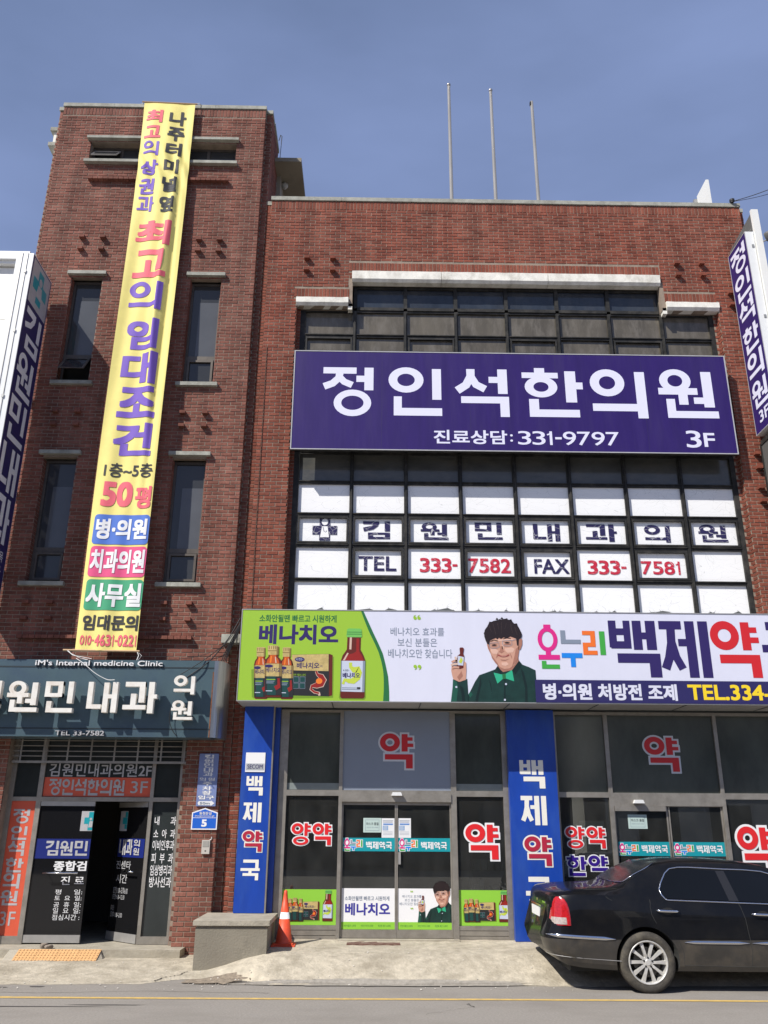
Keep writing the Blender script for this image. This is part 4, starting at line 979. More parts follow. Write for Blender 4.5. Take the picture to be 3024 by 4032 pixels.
text('소화안될땐 빠르고 시원하게', (-.361, .824, .302, .886), yD - .003, GREYP, dA, bold=.01); text('베나치오', (-.354, .624, .314, .793), yD - .003, mat('indigo_print', (.045, .04, .30), .4), dA, bold=.03)
MB().box(.436, yS + .02, 1.326, .473, yS + .05, 1.497).build('door_lock', ALU2, dB)

# art shared by the long sign and the door prints ---------------------------------
def E1(px, py): return (-1.754 + (px - 245) * .001478 + (py - 150) * .00008 * (1 - (px - 245) / 1100), 4.955 - (py - 110) * .001453)
def E2(px, py): return (1.746 + (px - 1040) * .001623 - (py - 290) * .00004, 4.919 - (py - 140) * .001625)
def product_art(T, Y, par, big=True):
    def P(pts, m, l, nm='print'): poly([T(*E1(*p)) for p in pts], Y - l * .0016, m, par, nm)
    def bottle_s(cx, top, w, l):
        h = w / 2
        P([(cx - h * .62, top + 100), (cx + h * .62, top + 100), (cx + h * .62, top + 6), (cx + h * .5, top), (cx - h * .5, top), (cx - h * .62, top + 6)], GOLD, l + 1)
        for k in range(5): P([(cx - h * .5 + h * .24 * k, top + 40), (cx - h * .42 + h * .24 * k, top + 40), (cx - h * .42 + h * .24 * k, top + 8), (cx - h * .5 + h * .24 * k, top + 8)], GOLDD, l + 1.5)
        P([(cx - h * .62, top + 60), (cx + h * .62, top + 60), (cx + h * .62, top + 52), (cx - h * .62, top + 52)], GOLDD, l + 1.5); P([(cx + h * .38, top + 100), (cx + h * .62, top + 100), (cx + h * .62, top + 10), (cx + h * .38, top + 10)], GOLDD, l + 1.8)
        P([(cx - h * .95, top + 525), (cx - h * .8, top + 540), (cx + h * .8, top + 540), (cx + h * .95, top + 525), (cx + h, top + 190), (cx + h * .85, top + 145), (cx + h * .55, top + 115), (cx + h * .55, top + 90), (cx - h * .55, top + 90), (cx - h * .55, top + 115), (cx - h * .85, top + 145), (cx - h, top + 190)], BROWNB, l)
        P([(cx - h * .8, top + 190), (cx + h * .72, top + 190), (cx + h * .60, top + 150), (cx + h * .35, top + 120), (cx + h * .35, top + 100), (cx - h * .4, top + 100), (cx - h * .4, top + 122), (cx - h * .66, top + 150)], AMBER, l + 1)
        P([(cx - h, top + 325), (cx + h, top + 325), (cx + h, top + 192), (cx - h, top + 192)], GOLD, l + 2, 'label_print'); P([(cx + h * .66, top + 325), (cx + h, top + 325), (cx + h, top + 192), (cx + h * .66, top + 192)], GOLDD, l + 2.6, 'label_print'); P([(cx - h, top + 325), (cx - h * .8, top + 325), (cx - h * .8, top + 192), (cx - h, top + 192)], GOLDD, l + 2.6, 'label_print')
        P([(cx - h * .97, top + 520), (cx + h * .97, top + 520), (cx + h, top + 325), (cx - h, top + 325)], BLACKP, l + 2, 'label_print'); P([(cx - h * .7, top + 520), (cx + h * .3, top + 520), (cx + h * .3, top + 325), (cx - h * .7, top + 325)], DKTEAL, l + 2.5, 'label_print')
        P([(cx - h * .42, top + 185), (cx - h * .22, top + 185), (cx - h * .12, top + 112), (cx - h * .3, top + 112)], GLOW, l + 2); P([(cx + h * .25, top + 185), (cx + h * .4, top + 185), (cx + h * .3, top + 120), (cx + h * .2, top + 120)], HILITE, l + 2)
        if big:
            P([(cx + h * .1, top + 430), (cx + h * .35, top + 470), (cx + h * .85, top + 440), (cx + h * .75, top + 345), (cx + h * .5, top + 345), (cx + h * .5, top + 410)], DKRED, l + 3)
            for k in range(3): P([(cx - h * .8, top + 362 + 18 * k), (cx + h * (.25 - .1 * k), top + 362 + 18 * k), (cx + h * (.25 - .1 * k), top + 354 + 18 * k), (cx - h * .8, top + 354 + 18 * k)], LIME if k == 0 else GREYP, l + 3)
            P([(cx - h * .85, top + 480), (cx - h * .1, top + 480), (cx - h * .1, top + 472), (cx - h * .85, top + 472)], LABELW, l + 3)
        q = T(*E1(cx - h * .86, top + 285)); r = T(*E1(cx + h * .86, top + 235)); text('베나치오', (q[0], q[1], r[0], r[1]), Y - (l + 3.2) * .0016, NAVY, par, bold=.01)
        e0 = T(*E1(cx - h * .5, top + 218)); e1 = T(*E1(cx, top + 198)); poly(ell(e0[0], e0[1], e1[0] - e0[0], (e1[1] - e0[1])*.8, 12), Y - (l + 3.2) * .0016, NAVY, par)
    # soft print shadow behind the group
    P([(165, 985), (185, 998), (590, 996), (1030, 985), (1034, 560), (1010, 545), (600, 600), (160, 700)], LIMED, -.6); P([(1090, 985), (1110, 1003), (1362, 1003), (1378, 985), (1376, 600), (1330, 500), (1150, 560)], LIMED, -.6)
    bottle_s(262, 463, 150, 1); bottle_s(535, 463, 140, 1)
    # carton
    P([(590, 965), (985, 972), (985, 528), (590, 540)], BLACKP, 0); P([(985, 972), (1020, 960), (1020, 540), (985, 528)], BROWNB, 0)
    P([(590, 705), (978, 710), (978, 530), (590, 542)], GOLD, 1, 'label_print')
    q = T(*E1(640, 685)); r = T(*E1(880, 622)); text('베나치오', (q[0], q[1], r[0], r[1]), Y - .0035, NAVY, par, bold=.022)
    q = T(*E1(885, 675)); r = T(*E1(912, 648)); text('액', (q[0], q[1], r[0], r[1]), Y - .0035, NAVY, par)
    c = T(*E1(672, 590)); e = T(*E1(725, 565)); poly(ell(c[0], c[1], e[0] - c[0], e[1] - c[1], 16), Y - .0035, NAVY, par)
    if big:
        q = T(*E1(632, 602)); r = T(*E1(712, 575)); text('속 편한~', (q[0], q[1], r[0], r[1]), Y - .0055, LABELW, par)
        q = T(*E1(605, 765)); r = T(*E1(735, 740)); text('천연 식물성 소화제', (q[0], q[1], r[0], r[1]), Y - .0035, LIME, par)
    for (a, c_) in ((605, 770), (673, 770), (603, 835), (671, 835)): P([(a, c_ + 60), (a + 60, c_ + 60), (a + 60, c_), (a, c_)], GREYP, 1); P([(a + 4, c_ + 56), (a + 56, c_ + 56), (a + 56, c_ + 4), (a + 4, c_ + 4)], DKTEAL, 2)
    S_ = lambda pts, w, m, l: stroke([T(*E1(*p)) for p in pts], [ww * (T(*E1(100, 0))[0] - T(*E1(0, 0))[0]) / 100 for ww in w], Y - l * .0016, m, par)
    S_([(848, 712), (860, 745), (900, 765), (915, 800), (895, 845), (850, 862), (800, 870), (792, 900), (830, 930), (880, 940), (885, 965)], [26, 30, 60, 88, 84, 60, 34, 30, 28, 28, 22], HILITE, 1)
    S_([(848, 712), (860, 745), (898, 765), (912, 800), (893, 842), (850, 860), (802, 868), (794, 900), (830, 928), (878, 940)], [16, 20, 50, 78, 72, 50, 24, 20, 18, 16], DKRED, 2)
    c = T(*E1(880, 815)); e = T(*E1(915, 785)); poly(ell(c[0], c[1], e[0] - c[0], e[1] - c[1], 16), Y - .0048, GLOW, par)
    bottle_s(392, 445, 182, 5)
    # tall green-capped bottle
    P([(1105, 975), (1120, 990), (1350, 990), (1365, 975), (1367, 600), (1350, 545), (1315, 480), (1318, 345), (1175, 345), (1170, 480), (1125, 545), (1108, 600)], BROWNB, 1)
    P([(1170, 348), (1325, 348), (1330, 330), (1322, 262), (1300, 254), (1190, 254), (1172, 262), (1164, 330)], CAPG, 2)
    for zz in (290, 312): P([(1168, zz + 5), (1326, zz + 5), (1326, zz), (1168, zz)], DKGREEN, 3)
    P([(1196, 478), (1218, 480), (1222, 350), (1200, 350)], HILITE, 2); P([(1290, 560), (1304, 560), (1296, 360), (1284, 360)], DKRED, 2); P([(1125, 598), (1350, 598), (1335, 555), (1300, 495), (1300, 360), (1270, 360), (1270, 500), (1240, 520), (1160, 540)], DKRED, 1.5); P([(1130, 595), (1150, 595), (1190, 520), (1175, 515)], HILITE, 2)
    P([(1338, 925), (1362, 925), (1367, 600), (1342, 600)], GREYP, 2.6, 'label_print'); P([(1108, 920), (1118, 920), (1120, 600), (1110, 600)], GREYP, 2.6, 'label_print')
    P([(1108, 920), (1362, 925), (1367, 600), (1110, 600)], LABELW, 2, 'label_print')
    S_([(1210, 618), (1213, 665), (1245, 695), (1290, 690), (1300, 720), (1285, 775), (1240, 812), (1195, 812), (1150, 800), (1132, 845)], [32, 34, 60, 70, 66, 66, 62, 46, 34, 26], STOM, 3)
    q = T(*E1(1128, 780)); r = T(*E1(1312, 725)); text('베나치오', (q[0], q[1], r[0], r[1]), Y - 4.2 * .0016, NAVY, par, bold=.025)
    if big:
        q = T(*E1(1132, 712)); r = T(*E1(1200, 690)); text('속 편한~', (q[0], q[1], r[0], r[1]), Y - 4.2 * .0016, DKTEAL, par)
        for k in range(2): P([(1122, 885 + 16 * k), (1315, 887 + 16 * k), (1315, 880 + 16 * k), (1122, 878 + 16 * k)], GREYP, 3)
        P([(1283, 893), (1318, 893), (1318, 875), (1283, 875)], BLACKP, 4)
def man_art(T, Y, par):
    def P(pts, m, l, nm='printed_man'): poly([T(*E2(*p)) for p in pts], Y - l * .0016, m, par, nm)
    P([(885, 940), (1537, 940), (1522, 630), (1460, 600), (1400, 578), (1365, 535), (1290, 640), (1165, 590), (1140, 625), (1060, 655), (990, 680), (950, 740), (915, 810), (883, 870)], SHIRT, 1, 'printed_shirt')
    P([(722, 937), (890, 937), (882, 800), (876, 715), (810, 745), (742, 720), (738, 800)], SHIRT, 1, 'printed_sleeve'); P([(722, 937), (775, 937), (790, 800), (780, 745), (742, 720), (738, 820)], SHIRT2, 2, 'printed_sleeve')
    P([(885, 862), (905, 890), (928, 860), (905, 830)], SHIRT2, 2)
    P([(1160, 600), (1215, 650), (1300, 630), (1365, 545), (1362, 480), (1180, 500)], SKIN2, 2)                    # neck
    P([(1065, 390), (1075, 430), (1100, 480), (1112, 520), (1140, 560), (1180, 600), (1225, 620), (1275, 615), (1320, 585), (1350, 535), (1366, 480), (1375, 430), (1372, 340), (1330, 290), (1150, 290), (1075, 330)], SKIN, 3, 'printed_face')
    P([(1364, 440), (1385, 432), (1402, 385), (1403, 335), (1385, 330), (1366, 350)], SKIN2, 4, 'printed_ear')
    P([(1300, 600), (1350, 535), (1366, 480), (1372, 400), (1340, 430), (1325, 500)], SKIN2, 4, 'printed_face')
    P([(1068, 385), (1085, 390), (1095, 350), (1150, 325), (1165, 340), (1180, 322), (1200, 335), (1225, 318), (1250, 330), (1290, 310), (1345, 330), (1352, 395), (1366, 400), (1372, 335), (1392, 325), (1395, 270), (1370, 215), (1325, 180), (1300, 150), (1262, 145), (1240, 138), (1205, 148), (1190, 140), (1175, 152), (1130, 160), (1085, 185), (1070, 215), (1045, 250), (1040, 310), (1052, 350)], HAIR, 5, 'printed_hair')
    for (cx, cz) in ((1135, 395), (1258, 372)):
        S = [(cx - 45, cz - 18), (cx + 42, cz - 25), (cx + 46, cz + 18), (cx + 20, cz + 30), (cx - 25, cz + 30), (cx - 46, cz + 15), (cx - 45, cz - 18)]
        stroke([T(*E2(*p)) for p in S], .006 * abs(T(1, 0)[0] - T(0, 0)[0]), Y - 6 * .0016, GREYP, par, 'printed_glasses')
        P([(cx - 28, cz - 2), (cx, cz - 10), (cx + 28, cz - 3), (cx + 10, cz + 6), (cx - 15, cz + 6)], HAIR, 5, 'printed_eye')
        P([(cx - 38, cz - 40), (cx, cz - 52), (cx + 38, cz - 44), (cx + 36, cz - 36), (cx, cz - 43), (cx - 36, cz - 32)], HAIR, 4, 'printed_eyebrow')
    stroke([T(*E2(*p)) for p in ((1302, 352), (1345, 338))], .006 * abs(T(1, 0)[0] - T(0, 0)[0]), Y - 6 * .0016, GREYP, par, 'printed_glasses')
    P([(1178, 460), (1205, 472), (1232, 455), (1222, 445), (1215, 405), (1195, 405), (1190, 440)], SKIN2, 4, 'printed_nose')
    P([(1165, 494), (1172, 484), (1205, 494), (1240, 493), (1268, 482), (1280, 486), (1268, 498), (1240, 508), (1205, 509)], LIP, 5, 'printed_mouth'); P([(1182, 493), (1205, 498), (1240, 497), (1262, 490), (1240, 501), (1205, 502)], SKIN3, 6, 'printed_mouth')
    for A9 in ([(1100, 430), (1150, 432), (1172, 450), (1160, 480), (1120, 478), (1102, 455)], [(1235, 425), (1300, 415), (1330, 430), (1310, 462), (1260, 468), (1240, 450)], [(1120, 345), (1200, 338), (1300, 330), (1320, 345), (1240, 352), (1130, 362)], [(1200, 560), (1250, 556), (1270, 575), (1240, 592), (1205, 585)], [(1205, 360), (1220, 360), (1226, 430), (1212, 436)]): P(A9, SKIN3, 4, 'printed_face')
    for A9 in ([(1172, 470), (1165, 505), (1150, 520), (1160, 480)], [(1282, 465), (1300, 500), (1300, 525), (1290, 500)], [(1190, 530), (1240, 534), (1270, 526), (1240, 542), (1200, 540)], [(1100, 480), (1112, 520), (1140, 560), (1180, 600), (1160, 560), (1130, 520)], [(1070, 392), (1084, 400), (1092, 440), (1100, 480), (1080, 440)], [(1108, 404), (1165, 408), (1160, 414), (1112, 412)], [(1228, 386), (1295, 378), (1290, 390), (1232, 394)]): P(A9, SKIN2, 4.5, 'printed_face')
    for (a, zt9, dx9, ln) in ((1085, 205, 14, 60), (1120, 180, 20, 110), (1165, 172, 4, 70), (1205, 165, -12, 120), (1250, 175, -22, 60), (1290, 185, 10, 90), (1330, 215, 16, 80)):
        P([(a, zt9 + 8), (a + 9, zt9), (a + 14 + dx9, zt9 + ln), (a + 9 + dx9, zt9 + ln + 4)], HAIR2, 6, 'printed_hair')
    for A9 in ([(1150, 150), (1162, 128), (1180, 146)], [(1195, 142), (1212, 122), (1228, 140)], [(1240, 140), (1262, 132), (1272, 150)], [(1280, 150), (1302, 142), (1312, 165)], [(1085, 190), (1090, 168), (1112, 170)], [(1330, 185), (1356, 182), (1362, 208)], [(1045, 260), (1036, 282), (1042, 305)], [(1392, 262), (1402, 290), (1396, 330)]): P(A9[::-1], HAIR, 5, 'printed_hair')
    for A9 in ([(1000, 690), (985, 780), (960, 870), (950, 936), (975, 936), (985, 860), (1010, 760)], [(1380, 600), (1400, 700), (1420, 800), (1415, 936), (1440, 936), (1440, 780), (1410, 650)], [(1225, 720), (1236, 720), (1232, 936), (1218, 936)], [(1070, 700), (1100, 760), (1110, 860), (1090, 760)], [(800, 770), (840, 800), (860, 936), (830, 936), (820, 850)]): P(A9, SHIRT3, 2, 'printed_shirt')
    P([(1150, 620), (1165, 592), (1200, 640), (1190, 668)], SHIRT3, 2.6, 'printed_collar'); P([(1300, 632), (1365, 545), (1392, 580), (1330, 670)], SHIRT3, 2.6, 'printed_collar')
    P([(1125, 655), (1200, 672), (1235, 668), (1300, 630), (1318, 735), (1240, 710), (1210, 715), (1160, 758)], BOW, 3, 'printed_bow_tie'); P([(1205, 668), (1238, 665), (1240, 712), (1210, 716)], DKGREEN, 4, 'printed_bow_tie')
    for (cx, cz) in ((1240, 762), (1227, 908), (773, 793)):
        q = T(*E2(cx, cz)); k = abs(T(1, 0)[0] - T(0, 0)[0]); poly(ell(q[0], q[1], .016 * k, .016 * k, 12), Y - 5 * .0016, LABELW, par, 'printed_button')
    # hand with the bottle
    P([(745, 720), (800, 745), (862, 725), (868, 640), (866, 565), (850, 552), (838, 600), (770, 600), (730, 590), (725, 640), (735, 690)], SKIN, 3, 'printed_hand')
    P([(776, 600), (808, 625), (840, 615), (848, 500), (838, 480), (845, 430), (835, 420), (810, 420), (803, 430), (808, 480), (785, 500)], BROWNB, 4, 'printed_bottle')
    P([(782, 588), (838, 592), (845, 512), (790, 500)], LABELW, 5, 'printed_label'); P([(795, 560), (820, 572), (835, 540), (815, 510), (808, 535)], STOM, 6, 'printed_label')
    for k, (a, c) in enumerate((((762, 510), (775, 555)), ((728, 560), (780, 548)), ((722, 590), (785, 578)), ((730, 615), (800, 612)))):
        stroke([T(*E2(*a)), T(*E2((a[0] + c[0]) / 2, (a[1] + c[1]) / 2 - 6)), T(*E2(*c))], [.03 * abs(T(1, 0)[0] - T(0, 0)[0])] * 3, Y - 7 * .0016, SKIN if k % 2 else HILITE, par, 'printed_finger')
    P([(780, 700), (815, 655), (820, 640), (835, 690), (800, 730)], SKIN2, 4, 'printed_hand')
def quotes(T, Y, par, m):
    for (cx, cz, d) in ((376, 140, 1), (414, 140, 1), (384, 603, -1), (424, 603, -1)):
        q = T(*E2(cx, cz)); k = abs(T(1, 0)[0] - T(0, 0)[0]); r = .026 * k
        poly(ell(q[0], q[1], r, r, 14), Y, m, par, 'quotation_mark')
        stroke([(q[0] - d * r * .75, q[1]), (q[0] - d * r * .6, q[1] + d * r * 1.3), (q[0] + d * r * .4, q[1] + d * r * 2.0)], [r * .9, r * .6, r * .15], Y - .001, m, par, 'quotation_mark')
ident = lambda x, z: (x, z)
def small(ox, oz, cx, cz, s): return lambda x, z: (ox + (x - cx) * s, oz + (z - cz) * s)
# lime film prints on the fixed panes
for (a, c) in ((-1.288, -.487), (1.337, 2.058)):
    rect(a, .494, c, .975, yS + .038, LIMEB, sf, 'lime_print')
    product_art(small(a + (.055 if a < 0 else .045), .545, -1.86, 3.67, .395), yS + .0345, sf, False)
Tm = small(1.226, .541, 2.37, 3.637, .43)
def Tq(x, z): return (.455 + (x - .174) * .345, .70 + (z - 4.09) * .30)
for s, q in (('베나치오 효과를', (.289, 4.640, 1.123, 4.771)), ('보신 분들은', (.399, 4.473, 1.010, 4.603)), ('베나치오만 찾습니다', (.174, 4.295, 1.242, 4.436))):
    a = Tq(q[0], q[1]); c = Tq(q[2], q[3]); text(s, (a[0], a[1], c[0], c[1]), yD - .003, GREYP, dB, bold=.0)
quotes(Tq, yD - .003, dB, LIME)
# the man print, cut off at the door stile
man_door = lambda x, z: (min(Tm(x, z)[0], 1.2255), Tm(x, z)[1])
man_art(man_door, yD - .003, dB)

# right-hand half of the shopfront
sr = bars([(2.80, .31, 2.93, 3.60), (3.70, .31, 3.765, 3.60), (5.452, .31, 5.51, 3.60), (6.40, .31, 6.53, 3.60), (2.93, 2.30, 3.70, 2.378), (3.765, 2.18, 5.452, 2.372), (5.51, 2.285, 6.40, 2.375),
           (2.93, 3.55, 3.70, 3.60), (3.765, 3.55, 5.452, 3.60), (5.51, 3.55, 6.40, 3.60), (2.93, .31, 3.70, .49), (5.51, .31, 6.40, .49)]).build('shopfront_frame', ALU, clinic, label='aluminium shopfront frame behind the black car')
for q, m in (((2.93, .49, 3.70, 2.30), GSHOP), ((5.51, .49, 6.40, 2.285), GSHOP), ((2.93, 2.378, 3.70, 3.55), GTOP), ((3.765, 2.372, 5.452, 3.55), GTOP), ((5.51, 2.375, 6.40, 3.55), GTOP)):
    MB().box(q[0], yS + .04, q[1], q[2], yS + .046, q[3]).build('pane', m, sr)
MB().box(3.77, yS - .012, 2.105, 4.56, yS + .03, 2.178).build('door_header', ALU, sr)
sticker('약', (4.301, 2.664, 4.899, 3.251), yS + .036, RED, bpy.data.materials['pale_sticker_edge'], sr, bold=.05, edge=.035)
sticker('양약', (2.977, 1.551, 3.620, 1.889), yS + .036, REDS, WHITE, sr, bold=.045, edge=.04); sticker('한약', (2.971, 1.165, 3.625, 1.482), yS + .036, mat('violet_sticker', (.035, .01, .22), .35), WHITE, sr, bold=.045, edge=.04)
sticker('약', (5.590, 1.22, 6.20, 1.927), yS + .036, REDS, WHITE, sr, bold=.05, edge=.035)
dC = sliding(3.768, 4.60, yS + .04, 'left door of the second glass door pair behind the car'); dD = sliding(4.612, 5.449, yS + .04, 'right door of the second glass door pair behind the car')
for d, a, c in ((dC, 3.79, 4.578), (dD, 4.634, 5.427)):
    rect(a, 1.463, c, 1.663, yD, TEAL, d, 'teal_band'); onnuri(a + .02, 1.480, a + .31, 1.640, yD - .002, d, outline=WHITE); text('백제약국', (a + .36, 1.508, a + .755, 1.615), yD - .003, WHITE, d, bold=.03)
    rect(a, .437, c, .992, yD, WHITE, d, 'white_print')
# shop interior
b = MB(); b.box(-1.45, 3.6, .3, 6.5, 3.7, 3.6); b.box(-1.55, .16, .3, -1.45, 3.6, 3.6); b.box(6.5, .16, .3, 6.6, 3.6, 3.6); b.box(-1.55, .16, 3.6, 6.6, 3.7, 3.7); b.build('shop_room', INTER, clinic)
MB().box(-1.5, .13, .2, 6.55, 3.7, .31).build('shop_floor', mat('shop_floor_tile', (.25, .24, .22), .4), clinic)
def shelf(x0, x1, y, lab):
    t = thing('display_shelf', lab, 'shelf', ((x0 + x1) / 2, y, .31), 'shelves inside the pharmacy')
    b = MB(); b.box(x0, y, .31, x0 + .02, y + .3, 1.95); b.box(x1 - .02, y, .31, x1, y + .3, 1.95)
    for z in (.5, .85, 1.2, 1.55, 1.9): b.box(x0 + .02, y, z, x1 - .02, y + .3, z + .02)
    b.box(x0 + .02, y + .28, .52, x1 - .02, y + .3, 1.9); b.build('rack', GREYS, t)
    for z in (.52, .87, 1.22, 1.57):
        x = x0 + .04
        while x < x1 - .1:
            w = random.uniform(.05, .11); h = random.uniform(.1, .24)
            o = MB().box(x, y + .04, z, x + w, y + .2, z + h).build('medicine_box', random.choice(BOX_COLS)); 
            tag(o, 'small medicine box on the shelf behind the ' + ('large red letter' if x0 < 2.5 else 'red and violet letters') + ', ' + {.52: 'lowest', .87: 'second lowest', 1.22: 'second highest', 1.57: 'top'}[z] + ' row', 'box', 'medicine boxes on the shelves'); setorigin(o, (x + w / 2, y + .12, z)); x += w + random.uniform(.01, .05)
shelf(1.62, 2.55, .75, 'pale shelf of medicine behind the window with the large red letter'); shelf(2.98, 3.66, .7, 'pale shelf of medicine behind the window with red and violet letters')
# door sensors
for (x, z, w) in ((.41, 2.328, .085), (4.14, 2.24, .08)):
    s = MB().prism([(x - w, z - .022), (x + w, z - .022), (x + w * .75, z + .028), (x - w * .75, z + .028)], -.06, yS - .021 if x < 1 else yS - .001).build('door_sensor', WHITEB, fix=True)
    tag(s, 'white motion sensor over the left pharmacy doors' if x < 1 else 'white motion sensor over the pharmacy doors behind the car', 'sensor', 'door sensors'); setorigin(s, (x, 0, z))
# notices on the glass
def notice(x0, z0, x1, z1, y, lab, kind):
    t = thing('paper_notice', lab, 'notice', ((x0 + x1) / 2, y, z0), 'paper notices taped to the shop glass')
    m = mat('paper', (.46, .58, .54) if kind == 'mint' else (.72, .73, .74), .7)
    MB().box(x0, y - .001, z0, x1, y, z1).build('sheet', m, t); w = x1 - x0; h = z1 - z0
    if kind == 'mint':
        for q in ((.12, .88, .12, .135), (.12, .88, .865, .88), (.12, .13, .12, .88), (.87, .88, .12, .88)): rect(x0 + w * q[0], z0 + h * q[2], x0 + w * q[1], z0 + h * q[3], y - .002, GREYP, t, 'print_border', .0008)
        text('마스크 품절', (x0 + w * .17, z0 + h * .50, x0 + w * .84, z0 + h * .70), y - .003, BLACKP, t); text('(당분간 입고 안됨)', (x0 + w * .19, z0 + h * .30, x0 + w * .82, z0 + h * .39), y - .003, GREYP, t)
    else:
        for k in range(2): rect(x0 + w * .1, z0 + h * (.86 - .07 * k), x0 + w * (.9 - .05 * k), z0 + h * (.885 - .07 * k), y - .002, GREYP, t, 'print_line', .0008)
        rect(x0 + w * .12, z0 + h * .66, x0 + w * .88, z0 + h * .73, y - .002, mat('notice_blue', (.08, .22, .55), .6), t, 'print_block', .0008)
        rect(x0 + w * .08, z0 + h * .38, x0 + w * .5, z0 + h * .62, y - .002, mat('notice_pale_blue', (.25, .40, .62), .6), t, 'print_block', .0008)
        for k in range(4): rect(x0 + w * .14, z0 + h * (.41 + .055 * k), x0 + w * .42, z0 + h * (.425 + .055 * k), y - .004, WHITE, t, 'print_line', .0008)
        for k in range(3): rect(x0 + w * .12, z0 + h * (.30 - .07 * k), x0 + w * .85, z0 + h * (.31 - .07 * k), y - .002, GREYP, t, 'print_line', .0008)
notice(-.099, 1.774, .177, 1.982, yD - .0005, 'pale green mask sold out notice on the left pharmacy door', 'mint')
notice(.182, 1.70, .378, 1.979, yD - .0005, 'white sheet with blue blocks left of the door gap', 'blue'); notice(.435, 1.70, .630, 1.981, yD - .0005, 'white sheet with blue blocks right of the door gap', 'blue')
notice(3.977, 1.850, 4.271, 2.055, yD - .0005, 'pale notice on the glass door just above the car roof', 'mint')
o = MB().box(3.22, yS + .06, 1.50, 3.604, yS + .062, 1.96).build('paper_notice', mat('plain_paper', (.50, .56, .54), .7)); tag(o, 'large blank pale sheet behind the glass at the red and violet letters', 'notice', 'paper notices taped to the shop glass'); setorigin(o, (3.4, yS + .06, 1.5))
# door mat
o = MB().box(-.31, -.43, .285, .45, -.11, .30).build('door_mat', MATM); tag(o, 'worn brown door mat in front of the pharmacy doors', 'door mat'); setorigin(o, (.07, -.27, .285))

# ------------------------------------------------------------------ blue pillar signs
def pillar_sign(x0, x1, z0, z1, y, depth, words, lab, extra=None):
    t = thing('pillar_sign', lab, 'sign', ((x0 + x1) / 2, 0, z0), 'blue pillar signs of the pharmacy')
    MB().box(x0, y, z0, x1, y + depth, z1).build('panel', BLUE, t)
    for s, q in words:
        if s == '약': sticker(s, q, y - .002, REDD, CREAMT, t, bold=.05, edge=.035)
        else: text(s, q, y - .002, CREAMT, t, bold=.038)
    if extra: extra(t)
    return t
def ex1(t):
    MB().box(-1.505, -.03, .66, -1.425, .028, 3.64).build('side_panel', BLUE, t); MB().box(-1.528, -.125, .66, -1.507, .028, 3.64).build('metal_edge', ALU, t)
pillar_sign(-1.98, -1.53, .665, 3.655, -.12, .11, [('백', (-1.894, 2.293, -1.637, 2.574)), ('제', (-1.915, 1.909, -1.636, 2.190)), ('약', (-1.920, 1.484, -1.591, 1.804)), ('국', (-1.906, 1.106, -1.623, 1.388))], 'narrow blue pillar sign standing on the concrete block', ex1)
pillar_sign(2.135, 2.875, .308, 3.60, -.12, .12, [('백', (2.305, 2.422, 2.691, 2.839)), ('제', (2.300, 1.892, 2.697, 2.313)), ('약', (2.300, 1.303, 2.752, 1.757)), ('국', (2.315, .710, 2.694, 1.174))], 'wide blue pillar sign partly behind the black car')
t = thing('security_plate', 'square white security company plate on the narrow blue pillar sign', 'sign', (-1.77, -.125, 2.635))
MB().box(-1.924, -.132, 2.635, -1.624, -.122, 2.922).build('plate', WHITE, t); rect(-1.915, 2.66, -1.633, 2.76, -.1325, mat('plate_grey', (.40, .42, .44), .4), t, 'plate_band')
text('SECOM', (-1.893, 2.683, -1.658, 2.745), -.136, NAVY, t, bold=.006)

# ------------------------------------------------------------------ long pharmacy sign
ps = thing('pharmacy_sign', 'long white and green pharmacy signboard showing a man in a bow tie', 'sign', (2.6, -.4, 3.62))
SX1 = 7.25; Yp = -.75
MB().box(-2.03, Yp + .004, 3.625, SX1, -.02, 5.038).build('housing', GREYS, ps)
MB().box(-2.02, Yp, 3.636, SX1 - .01, Yp + .004, 5.028).build('face', SIGNW, ps)
b = MB(); 
for q in ((-2.032, 3.622, SX1, 3.636), (-2.032, 5.028, SX1, 5.042), (-2.032, 3.636, -2.02, 5.028)): b.box(q[0], Yp - .008, q[1], q[2], Yp + .01, q[3])
b.build('trim', ALU2, ps)
for x in (-.6, .75, 2.1, 3.45, 4.8, 6.1): MB().box(x, -.7, 3.619, x + .012, -.05, 3.625).build('soffit_joint', BOARDG, ps)
cur = [(-.174, 5.027), (-.11, 4.86), (-.043, 4.695), (.035, 4.54), (.106, 4.385), (.150, 4.24), (.181, 4.094), (.190, 3.95), (.19, 3.807), (.181, 3.637)]
cur2 = [(-.137, 5.027), (-.06, 4.86), (.015, 4.696), (.10, 4.52), (.172, 4.357), (.215, 4.19), (.254, 4.008), (.270, 3.82), (.273, 3.637)]
poly([(-2.019, 3.637)] + cur[::-1] + [(-2.019, 5.027)], Yp - .0005, LIME, ps, 'lime_field')
b = MB()
for k in range(20):
    def I(c, t):
        f = t * (len(c) - 1); i = min(int(f), len(c) - 2); f -= i; return (c[i][0] + (c[i + 1][0] - c[i][0]) * f, c[i][1] + (c[i + 1][1] - c[i][1]) * f)
    a0, a1, c0, c1 = I(cur, k / 20), I(cur, (k + 1) / 20), I(cur2, k / 20), I(cur2, (k + 1) / 20)
    b.quad([(a1[0], Yp - .0035, a1[1]), (c1[0], Yp - .0035, c1[1]), (c0[0], Yp - .0035, c0[1]), (a0[0], Yp - .0035, a0[1])])
b.build('green_swoosh', DKGREEN, ps)
text('소화안될땐 빠르고 시원하게', (-1.754, 4.837, -.554, 4.955), Yp - .003, DKGREEN, ps, bold=.018); text('베나치오', (-1.747, 4.492, -.521, 4.802), Yp - .003, NAVY, ps, bold=.035)
product_art(ident, Yp - .0025, ps)
quotes(ident, Yp - .002, ps, LIME)
